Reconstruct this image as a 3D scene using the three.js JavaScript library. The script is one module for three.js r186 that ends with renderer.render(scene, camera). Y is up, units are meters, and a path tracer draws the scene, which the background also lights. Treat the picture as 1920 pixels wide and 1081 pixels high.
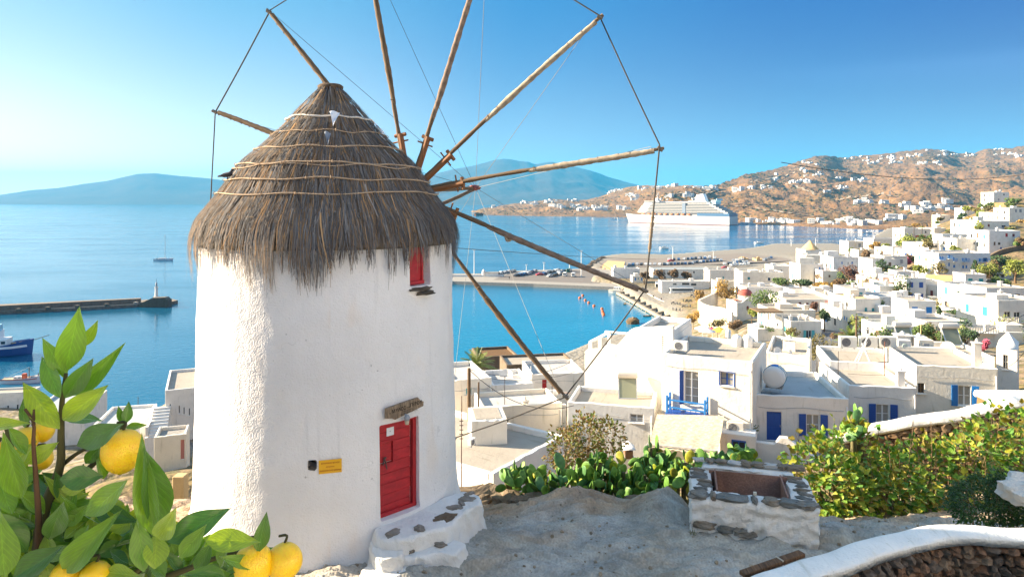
import * as THREE from 'three';
import { mergeGeometries } from 'three/addons/utils/BufferGeometryUtils.js';
import { RoundedBoxGeometry } from 'three/addons/geometries/RoundedBoxGeometry.js';
import { MarchingCubes } from 'three/addons/objects/MarchingCubes.js';
import { Brush, Evaluator, SUBTRACTION } from 'three-bvh-csg';
import { createNoise2D, createNoise3D } from 'simplex-noise';

// ---------- camera, sky, sun, exposure ----------
const F = 1280, CX = 960, HZ = 378, H = 42;              // focal length and horizon in picture units; the eye is 42 m above the sea
const scene = new THREE.Scene();
const camera = new THREE.PerspectiveCamera(2 * Math.atan(540.5 / F) * 180 / Math.PI, 1920 / 1081, 0.1, 60000);
camera.position.set(0, H, 0);
camera.setViewOffset(1920, 1081, 0, 162.5, 1920, 1081);   // shifted lens: verticals stay upright
const renderer = new THREE.WebGLRenderer();
renderer.toneMapping = THREE.LinearToneMapping;
const EXPOSURE = 6.2; renderer.toneMappingExposure = EXPOSURE;
renderer.shadowMap.enabled = true;
const R = (d) => d * Math.PI / 180;
const SUNAZ = R(80), SUNEL = R(21);                        // to the left of the view axis, above the horizon
const sunDir = new THREE.Vector3(-Math.sin(SUNAZ) * Math.cos(SUNEL), Math.sin(SUNEL), -Math.cos(SUNAZ) * Math.cos(SUNEL));
const sun = new THREE.DirectionalLight(new THREE.Color().setRGB(1.0, 0.83, 0.60), 3.5);
sun.position.copy(sunDir).multiplyScalar(300).add(new THREE.Vector3(0, 20, -120));
sun.target.position.set(0, 20, -120);
sun.castShadow = true; sun.shadow.mapSize.set(4096, 4096);
Object.assign(sun.shadow.camera, { left: -260, right: 260, top: 160, bottom: -160, near: 1, far: 900 });
scene.add(sun, sun.target);
{
  const W = 640, h = 320, data = new Float32Array(W * h * 4);
  // sky by sun angle (degrees), high and low; unseen far side brightened as fill
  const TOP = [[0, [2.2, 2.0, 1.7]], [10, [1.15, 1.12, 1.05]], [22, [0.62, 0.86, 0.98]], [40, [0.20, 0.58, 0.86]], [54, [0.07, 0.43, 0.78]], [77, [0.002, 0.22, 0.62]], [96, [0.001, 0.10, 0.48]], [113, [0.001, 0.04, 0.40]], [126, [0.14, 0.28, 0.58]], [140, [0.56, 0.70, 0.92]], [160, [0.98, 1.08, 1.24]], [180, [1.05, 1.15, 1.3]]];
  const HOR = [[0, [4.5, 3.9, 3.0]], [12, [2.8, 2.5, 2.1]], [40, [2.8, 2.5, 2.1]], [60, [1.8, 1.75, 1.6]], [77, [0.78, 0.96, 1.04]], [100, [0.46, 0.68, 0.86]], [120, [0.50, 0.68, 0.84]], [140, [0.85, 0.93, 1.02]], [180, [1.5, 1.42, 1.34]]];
  const pick = (list, x) => { for (let i = 1; i < list.length; i++) if (x <= list[i][0]) { const t = (x - list[i - 1][0]) / (list[i][0] - list[i - 1][0]), s = t * t * (3 - 2 * t) * 0.5 + t * 0.5; return list[i - 1][1].map((v, k) => v + (list[i][1][k] - v) * s); } return list[list.length - 1][1]; };
  for (let r = 0; r < h; r++) for (let c = 0; c < W; c++) {
    const up = ((r + 0.5) / h - 0.5) * Math.PI, az = ((c + 0.5) / W - 0.5) * 2 * Math.PI;
    const x = Math.cos(az) * Math.cos(up), y = Math.sin(up), z = Math.sin(az) * Math.cos(up), el = Math.max(0, up) * 180 / Math.PI;
    const ang = Math.acos(Math.max(-1, Math.min(1, x * sunDir.x + y * sunDir.y + z * sunDir.z))) * 180 / Math.PI;
    const zen = 0.85 / (1 + Math.exp(-(el - 40) / 6)), A = pick(TOP, ang).map((v, i) => v + ([0.66, 0.84, 1.08][i] - v) * zen * (v < [0.66, 0.84, 1.08][i] ? 1 : 0)), B = pick(HOR, ang), t = 1 - Math.exp(-((el / 7.5) ** 1.25));  // overhead sky out of frame lifted as added fill
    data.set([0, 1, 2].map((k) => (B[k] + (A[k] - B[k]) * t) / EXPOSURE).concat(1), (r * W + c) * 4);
  }
  const t = new THREE.DataTexture(data, W, h, THREE.RGBAFormat, THREE.FloatType);
  t.mapping = THREE.EquirectangularReflectionMapping; t.magFilter = THREE.LinearFilter; t.needsUpdate = true;
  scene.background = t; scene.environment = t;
}
scene.fog = new THREE.FogExp2(new THREE.Color().setRGB(0.08, 0.54, 1.0), 0.00006);

// ---------- helpers ----------
function rng(seed) { let s = seed | 0; return () => { s = (s + 0x6d2b79f5) | 0; let t = Math.imul(s ^ (s >>> 15), 1 | s); t = (t + Math.imul(t ^ (t >>> 7), 61 | t)) ^ t; return ((t ^ (t >>> 14)) >>> 0) / 4294967296; }; }
const rnd = rng(7), rr = (a, b, f = rnd) => a + (b - a) * f();
const n2 = createNoise2D(rng(11)), n3 = createNoise3D(rng(12));
const fbm2 = (x, y, o = 4) => { let s = 0, a = 0.5; for (let i = 0; i < o; i++) { s += a * n2(x, y); x = x * 2.03 + 5.1; y = y * 2.03 + 1.7; a *= 0.5; } return s; };
const fbm3 = (x, y, z, o = 3) => { let s = 0, a = 0.5; for (let i = 0; i < o; i++) { s += a * n3(x, y, z); x *= 2.03; y *= 2.03; z *= 2.03; a *= 0.5; } return s; };
const clamp = (x, a = 0, b = 1) => Math.max(a, Math.min(b, x)), lerp = (a, b, t) => a + (b - a) * t;
const sst = (a, b, x) => { const t = clamp((x - a) / (b - a)); return t * t * (3 - 2 * t); };
const V = (x, y, z) => new THREE.Vector3(x, y, z);
const P = (u, v, d) => V((u - CX) / F * d, H - (v - HZ) / F * d, -d);       // a point of the place, seen at (u, v), d metres ahead
const PY = (u, v, y) => P(u, v, (H - y) * F / (v - HZ));                    // the same on the level y
function pl(list, x) { // piecewise linear
  if (x <= list[0][0]) return list[0][1];
  for (let i = 1; i < list.length; i++) if (x <= list[i][0]) { const [a, b] = list[i - 1], [c, d] = list[i]; return b + (d - b) * (x - a) / (c - a); }
  return list[list.length - 1][1];
}
const names = new Map();
function numbered(n) { const k = names.get(n) || 0; names.set(n, k + 1); return k ? n + '_' + String(k).padStart(3, '0') : n; }
function tag(o, label, category, group, kind) {
  if (label) o.userData.label = label; if (category) o.userData.category = category;
  if (group) o.userData.group = group; if (kind) o.userData.kind = kind; return o;
}
function thing(name, label, category, pos, ry = 0, group) {
  const o = new THREE.Group(); o.name = numbered(name); if (pos) o.position.copy(pos); o.rotation.y = ry; scene.add(o);
  return tag(o, label, category, group);
}
function mesh(name, geo, mat, parent = scene) {
  const m = new THREE.Mesh(geo, mat); m.name = parent === scene ? numbered(name) : name; m.castShadow = m.receiveShadow = true; parent.add(m); return m;
}
function copyOf(o, label, group) {
  const c = o.clone(); c.name = numbered(o.name.replace(/_\d{3}$/, '')); c.userData = { ...o.userData };
  if (label) c.userData.label = label; if (group) c.userData.group = group; scene.add(c); return c;
}
function prep(g) { let q = g.index ? g.toNonIndexed() : g; for (const k of Object.keys(q.attributes)) if (!['position', 'normal', 'uv', 'color'].includes(k)) q.deleteAttribute(k); return q; }
function merge(list) {
  list = list.map(prep); const col = list.every((g) => g.attributes.color);
  for (const g of list) { if (!col && g.attributes.color) g.deleteAttribute('color'); if (!g.attributes.uv) g.setAttribute('uv', new THREE.BufferAttribute(new Float32Array(g.attributes.position.count * 2), 2)); g.morphAttributes = {}; }
  return list.length === 1 ? list[0] : mergeGeometries(list);
}
function boxUV(g, s = 1) { // uv in metres, by the way a face points
  g = prep(g); const p = g.attributes.position, uv = new Float32Array(p.count * 2), a = V(), b = V(), c = V();
  for (let i = 0; i < p.count; i += 3) {
    a.fromBufferAttribute(p, i); b.fromBufferAttribute(p, i + 1); c.fromBufferAttribute(p, i + 2);
    const n = b.clone().sub(a).cross(c.clone().sub(a)), ax = Math.abs(n.x), ay = Math.abs(n.y), az = Math.abs(n.z);
    [a, b, c].forEach((q, k) => { const w = ay >= ax && ay >= az ? [q.x, q.z] : ax >= az ? [q.z, q.y] : [q.x, q.y]; uv[(i + k) * 2] = w[0] * s; uv[(i + k) * 2 + 1] = w[1] * s; });
  }
  g.setAttribute('uv', new THREE.BufferAttribute(uv, 2)); return g;
}
const box = (w, h, d, x = 0, y = 0, z = 0) => new THREE.BoxGeometry(w, h, d).translate(x, y, z);
const rbox = (w, h, d, r, x = 0, y = 0, z = 0, seg = 2) => new RoundedBoxGeometry(w, h, d, seg, Math.min(r, w / 2.01, h / 2.01, d / 2.01)).translate(x, y, z);
function tube(pts, rad, seg = 6, n = 0, caps = true) { // rad: number or t -> radius
  const c = pts.length > 2 ? new THREE.CatmullRomCurve3(pts) : new THREE.LineCurve3(pts[0], pts[1]); n = n || (pts.length > 2 ? pts.length * 3 : 2);
  const f = c.computeFrenetFrames(n, false), pos = [], nor = [], uv = [], idx = [], L = c.getLength();
  for (let i = 0; i <= n; i++) {
    const t = i / n, p = c.getPointAt(t), r = typeof rad === 'function' ? rad(t) : rad;
    for (let j = 0; j <= seg; j++) { const a = j / seg * 2 * Math.PI, d = f.normals[i].clone().multiplyScalar(Math.cos(a)).addScaledVector(f.binormals[i], Math.sin(a)); pos.push(p.x + d.x * r, p.y + d.y * r, p.z + d.z * r); nor.push(d.x, d.y, d.z); uv.push(j / seg * r * 6.28, t * L); }
  }
  for (let i = 0; i < n; i++) for (let j = 0; j < seg; j++) { const a = i * (seg + 1) + j, b = a + seg + 1; idx.push(a, a + 1, b, b, a + 1, b + 1); }
  if (caps) for (const [i, s] of [[0, -1], [n, 1]]) { const p = c.getPointAt(i / n), k = pos.length / 3, d = f.tangents[i]; pos.push(p.x, p.y, p.z); nor.push(d.x * s, d.y * s, d.z * s); uv.push(0, 0); for (let j = 0; j < seg; j++) { const a = i * (seg + 1) + j; s > 0 ? idx.push(a, a + 1, k) : idx.push(a, k, a + 1); } }
  const g = new THREE.BufferGeometry(); g.setAttribute('position', new THREE.Float32BufferAttribute(pos, 3)); g.setAttribute('normal', new THREE.Float32BufferAttribute(nor, 3)); g.setAttribute('uv', new THREE.Float32BufferAttribute(uv, 2)); g.setIndex(idx); return prep(g);
}
const bar = (a, b, r, seg = 5) => tube([a, b], r, seg);
const lathe = (pts, seg = 16) => new THREE.LatheGeometry(pts.map((p) => new THREE.Vector2(p[0], p[1])), seg);
function grid(nx, ny, fn, uvf) { // fn(i/nx, j/ny) -> Vector3
  const pos = [], uv = [], idx = [];
  for (let j = 0; j <= ny; j++) for (let i = 0; i <= nx; i++) { const p = fn(i / nx, j / ny); pos.push(p.x, p.y, p.z); const q = uvf ? uvf(p, i / nx, j / ny) : [p.x, p.z]; uv.push(q[0], q[1]); }
  for (let j = 0; j < ny; j++) for (let i = 0; i < nx; i++) { const a = j * (nx + 1) + i, b = a + 1, c = a + nx + 1, d = c + 1; idx.push(a, b, c, b, d, c); }
  const g = new THREE.BufferGeometry(); g.setAttribute('position', new THREE.Float32BufferAttribute(pos, 3)); g.setAttribute('uv', new THREE.Float32BufferAttribute(uv, 2)); g.setIndex(idx); g.computeVertexNormals(); return g;
}
function paint(g, fn) { // vertex colours (linear) from position
  const p = g.attributes.position, c = new Float32Array(p.count * 3); for (let i = 0; i < p.count; i++) c.set(fn(p.getX(i), p.getY(i), p.getZ(i), i), i * 3);
  g.setAttribute('color', new THREE.BufferAttribute(c, 3)); return g;
}
function rough(g, amp, fr, seed = 0) { // push vertices in and out, welded by position
  const p = g.attributes.position, n = g.attributes.normal; 
  for (let i = 0; i < p.count; i++) { const x = p.getX(i), y = p.getY(i), z = p.getZ(i); p.setXYZ(i, x + amp * fbm3(x * fr + seed, y * fr, z * fr), y + amp * fbm3(x * fr, y * fr + seed + 9, z * fr), z + amp * fbm3(x * fr, y * fr, z * fr + seed + 17)); }
  g.computeVertexNormals(); return g;
}
// an irregular stone: a low sphere pushed in and out (unit size)
function stoneGeo(seed, flat = 0.7, det = 1) {
  const g = new THREE.IcosahedronGeometry(1, det), p = g.attributes.position;
  for (let i = 0; i < p.count; i++) { const v = V(p.getX(i), p.getY(i), p.getZ(i)), k = 1 + 0.38 * n3(v.x * 0.9 + seed * 7.3, v.y * 0.9, v.z * 0.9) + 0.12 * n3(v.x * 2.4, v.y * 2.4 + seed, v.z * 2.4); v.x = Math.sign(v.x) * Math.abs(v.x) ** 0.75; v.y = Math.sign(v.y) * Math.abs(v.y) ** 0.75; p.setXYZ(i, v.x * k, v.y * k * flat, v.z * k); }
  g.computeVertexNormals(); return prep(boxUV(g));
}
const STONES = [0, 1, 2, 3, 4, 5, 6, 7].map((i) => stoneGeo(i, 0.8, 2));

// ---------- textures (tile by tile, computed) ----------
function pnoise(seed) { // periodic gradient noise
  const f = rng(seed), perm = Array.from({ length: 256 }, (_, i) => i); for (let i = 255; i > 0; i--) { const j = Math.floor(f() * (i + 1)); [perm[i], perm[j]] = [perm[j], perm[i]]; }
  const hsh = (x, y) => perm[(perm[x & 255] + y) & 255];
  return (x, y, per) => { const xi = Math.floor(x), yi = Math.floor(y), xf = x - xi, yf = y - yi, g = (a, b, dx, dy) => { const t = hsh(((a % per) + per) % per, ((b % per) + per) % per) / 256 * 6.2832; return Math.cos(t) * dx + Math.sin(t) * dy; }; const s = xf * xf * xf * (xf * (xf * 6 - 15) + 10), t = yf * yf * yf * (yf * (yf * 6 - 15) + 10); return 1.4 * lerp(lerp(g(xi, yi, xf, yf), g(xi + 1, yi, xf - 1, yf), s), lerp(g(xi, yi + 1, xf, yf - 1), g(xi + 1, yi + 1, xf - 1, yf - 1), s), t); };
}
const pn = pnoise(3), pfbm = (x, y, per, o, gain = 0.5) => { let s = 0, a = 0.5; for (let i = 0; i < o; i++) { s += a * pn(x + i * 17, y + i * 31, per); x *= 2; y *= 2; per *= 2; a *= gain; } return s; };
function tex(n, fn, color = false, rep = 1) { // fn(s, t) in 0..1 -> grey or [r, g, b] in 0..1 (colours sRGB)
  const d = new Uint8Array(n * n * 4);
  for (let j = 0; j < n; j++) for (let i = 0; i < n; i++) { let k = fn(i / n, j / n); if (!Array.isArray(k)) k = [k, k, k]; const o = (j * n + i) * 4; d[o] = clamp(k[0]) * 255; d[o + 1] = clamp(k[1]) * 255; d[o + 2] = clamp(k[2]) * 255; d[o + 3] = 255; }
  const t = new THREE.DataTexture(d, n, n); t.wrapS = t.wrapT = THREE.RepeatWrapping; t.magFilter = THREE.LinearFilter; if (color) t.colorSpace = THREE.SRGBColorSpace; t.repeat.set(rep, rep); t.needsUpdate = true; return t;
}
function again(t, rep, repY = rep) { const c = t.clone(); c.repeat.set(rep, repY); c.needsUpdate = true; return c; }
const ridge = (x) => 1 - Math.abs(x);
const T = {};
T.plaster = tex(448, (s, t) => 0.5 + 0.35 * pfbm(s * 6, t * 6, 6, 5, 0.6) + 0.10 * pn(s * 60, t * 60, 60), false, 1 / 1.6);
T.lime = tex(384, (s, t) => { const a = pfbm(s * 4, t * 4, 4, 5), b = sst(0.2, 0.5, pfbm(s * 16 + 3, t * 2, 16, 4)), sp = 0.14 * sst(0.66, 0.8, pn(s * 60, t * 60, 60)); const k = 0.96 + 0.07 * a - 0.09 * b - sp; return [k, k * 0.995, k * (0.985 - 0.02 * b)]; }, true, 1 / 5);
T.mill = tex(448, (s, t) => { const a = pfbm(s * 3, t * 3, 3, 5), b = sst(0.2, 0.5, pfbm(s * 5 + 3, t * 2, 2 + 3, 4)), sp = sst(0.62, 0.8, pn(s * 70, t * 70, 70)) * sst(0.0, 0.4, pfbm(s * 4 + 2, t * 4, 4, 3) + 0.1) * 0.22, cr = sst(0.985, 1, ridge(pfbm(s * 3 + 7, t * 4, 12, 4) * 1.6)) * sst(0.1, 0.3, pfbm(s * 4 + 6, t * 4, 4, 2)) * 0.07, dr = 0.07 * sst(0.15, 0.5, pfbm(s * 22, t * 1 + 4, 22, 3)) * sst(-0.1, 0.3, a); const k = 0.955 + 0.06 * a - sp - cr - dr; return [k, k * (0.985 - 0.02 * b), k * (0.965 - 0.04 * b)]; }, true, 1 / 4);
T.rockB = tex(512, (s, t) => { const wx = 0.35 * pn(s * 3, t * 3, 3); return 0.5 + 0.42 * pfbm(s * 4 + wx, t * 8 + wx, 4, 6, 0.58) + 0.10 * pn(s * 64, t * 64, 64); }, false, 1 / 3);
T.rock = tex(512, (s, t) => { const a = pfbm(s * 4, t * 4, 4, 6, 0.62), b = pfbm(s * 3 + 9, t * 3, 3, 4), g = pn(s * 80, t * 80, 80), l = sst(0.25, 0.5, pfbm(s * 7 + 3, t * 9, 7, 4)); const k = 0.68 + 0.17 * a + 0.07 * g + 0.08 * l; return [k, k * (0.95 + 0.04 * b), k * (0.88 + 0.10 * b)]; }, true, 1 / 3);
T.dirt = tex(384, (s, t) => { const a = pfbm(s * 8, t * 8, 8, 5, 0.65), g = pn(s * 70, t * 70, 70); const k = 0.62 + 0.3 * a + 0.07 * g; return [k, k * 0.86, k * 0.66]; }, true, 1 / 2);
T.paint = tex(256, (s, t) => { const a = pfbm(s * 3, t * 8, 24, 5, 0.6), c = sst(0.42, 0.5, pfbm(s * 9 + 2, t * 9, 9, 4)); const k = 0.9 + 0.22 * a; return [k * lerp(1, 0.8, c), k * lerp(1, 1.0, c), k * lerp(1, 1.0, c)]; }, true, 1.1);
T.wind = tex(384, (s, t) => { const k = 0.55 + 0.9 * pfbm(s * 3, t * 8, 24, 5, 0.6); return k; }, false, 1 / 420);
T.wood = tex(256, (s, t) => { const g = pfbm(s * 24, t * 2, 24, 4, 0.6) + 0.3 * pn(s * 60, t * 3, 60); const k = 0.62 + 0.35 * g; return [k, k * 0.9, k * 0.78]; }, true, 1);
T.woodB = tex(256, (s, t) => 0.5 + 0.5 * pfbm(s * 24, t * 2, 24, 4, 0.6), false, 1);
T.sea = tex(640, (s, t) => { const w = pfbm(s * 9 + 0.5 * pn(s * 3, t * 3, 3), t * 18, 9, 5, 0.58); return 0.5 + 0.42 * w + 0.18 * (ridge(pn(s * 14 + 3, t * 28, 28 * 14) * 1.4) - 0.5); }, false, 1 / 26);
T.grain = tex(256, (s, t) => { const k = 0.86 + 0.25 * pfbm(s * 8, t * 8, 8, 5, 0.7); return [k, k, k]; }, true, 1 / 2);
T.hill = tex(640, (s, t) => {
  const a = pfbm(s * 6, t * 6, 6, 6, 0.6), b = pfbm(s * 14 + 7, t * 14, 14, 4, 0.6), sh = sst(0.18, 0.34, pfbm(s * 60, t * 60, 60, 2) + 0.5 * pfbm(s * 5 + 3, t * 5, 5, 2)), rk = sst(0.25, 0.45, pfbm(s * 26 + 3, t * 26, 26, 3));
  let k = [0.70 + 0.18 * a + 0.1 * b, 0.51 + 0.15 * a + 0.08 * b, 0.34 + 0.11 * a + 0.07 * b];
  k = k.map((x, i) => lerp(x, [0.86, 0.67, 0.42][i], rk * 0.65)); return k.map((x, i) => lerp(x, [0.36, 0.33, 0.20][i], sh * 0.6));
}, true, 1 / 420);
T.hillB = tex(384, (s, t) => 0.5 + 0.45 * pfbm(s * 12, t * 12, 12, 6, 0.62), false, 1 / 200);
T.leafB = tex(256, (s, t) => { const m = Math.abs(s - 0.5), vein = ridge(((t * 9 + m * 5) % 1) * 2 - 1); return 0.6 - 0.5 * Math.exp(-m * 40) - 0.1 * (vein > 0.85 ? 1 : 0) + 0.06 * pn(s * 20, t * 20, 20); });
T.leafC = tex(256, (s, t) => { const m = Math.abs(s - 0.5), q = ((t * 9 + m * 6) % 1), vein = Math.exp(-((q - 0.5) ** 2) * 120); const k = 0.86 + 0.12 * pfbm(s * 5, t * 5, 5, 4) + 0.10 * vein + 0.16 * Math.exp(-m * 45); return [k * 0.95, k, k * 0.7]; }, true);
T.peel = tex(256, (s, t) => { const c = pn(s * 34, t * 34, 34); return 0.7 - 0.5 * sst(0.15, 0.5, c); }, false, 1);
T.peelC = tex(256, (s, t) => { const c = sst(0.1, 0.5, pn(s * 34, t * 34, 34)), a = pfbm(s * 4, t * 4, 4, 4); return [1, 0.93 - 0.09 * c + 0.08 * a, 0.72]; }, true, 1);

// ---------- materials (linear base colours) ----------
const C = (r, g, b) => new THREE.Color().setRGB(r, g, b);
function mat(rgb, roughness = 0.9, o = {}) { const p = o.transmission || o.clearcoat || o.sheen; const m = new (p ? THREE.MeshPhysicalMaterial : THREE.MeshStandardMaterial)({ color: C(...rgb), roughness, ...o }); return m; }
const lime = (rgb, o = {}) => mat(rgb, 0.92, { map: T.lime, bumpMap: T.plaster, bumpScale: 0.03, ...o });
const M = {
  white: lime([0.83, 0.80, 0.76]), cream: lime([0.80, 0.73, 0.62]), ochre: lime([0.62, 0.44, 0.22]), pink: lime([0.72, 0.55, 0.48]),
  roof: lime([0.40, 0.355, 0.30]), roofW: lime([0.50, 0.48, 0.46]), roofB: lime([0.38, 0.42, 0.44]),
  blue: mat([0.012, 0.075, 0.33], 0.55), blue2: mat([0.01, 0.17, 0.50], 0.55), turq: mat([0.10, 0.45, 0.50], 0.6), teal: mat([0.02, 0.26, 0.30], 0.6), red: mat([0.50, 0.016, 0.024], 0.6, { map: T.paint, bumpMap: T.woodB, bumpScale: 0.003 }), maroon: mat([0.17, 0.03, 0.03], 0.6),
  grey: mat([0.30, 0.31, 0.33], 0.7), dark: mat([0.025, 0.025, 0.028], 0.6), glass: mat([0.035, 0.045, 0.055], 0.12), curtain: mat([0.30, 0.29, 0.27], 0.4), frame: mat([0.72, 0.72, 0.72], 0.6), brown: mat([0.16, 0.09, 0.05], 0.7),
  wood: mat([0.36, 0.28, 0.20], 0.85, { map: T.wood, bumpMap: T.woodB, bumpScale: 0.006 }), spar: mat([0.42, 0.33, 0.24], 0.8, { map: again(T.wood, 6, 1), bumpMap: again(T.woodB, 6, 1), bumpScale: 0.008 }), canvas: mat([0.46, 0.37, 0.27], 0.95, { map: T.grain, bumpMap: T.plaster, bumpScale: 0.02 }), wire: mat([0.02, 0.02, 0.022], 0.6), cable: mat([0.22, 0.22, 0.21], 0.6), rope: mat([0.06, 0.055, 0.05], 0.9), iron: mat([0.07, 0.05, 0.045], 0.6),
  stone: mat([0.27, 0.24, 0.21], 0.95, { map: T.rock, bumpMap: T.rockB, bumpScale: 0.03 }), concrete: mat([0.40, 0.37, 0.33], 0.95, { map: again(T.grain, 0.25), bumpMap: T.plaster, bumpScale: 0.02 }), asphalt: mat([0.105, 0.105, 0.11], 0.95, { map: again(T.grain, 0.2) }),
  steel: mat([0.55, 0.55, 0.54], 0.35, { metalness: 0.6 }), ac: mat([0.66, 0.64, 0.59], 0.6), plastic: mat([0.74, 0.73, 0.70], 0.55), orange: mat([0.55, 0.12, 0.02], 0.6), soil: mat([0.40, 0.28, 0.16], 1, { map: T.dirt, bumpMap: T.plaster, bumpScale: 0.05 }),
};
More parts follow.
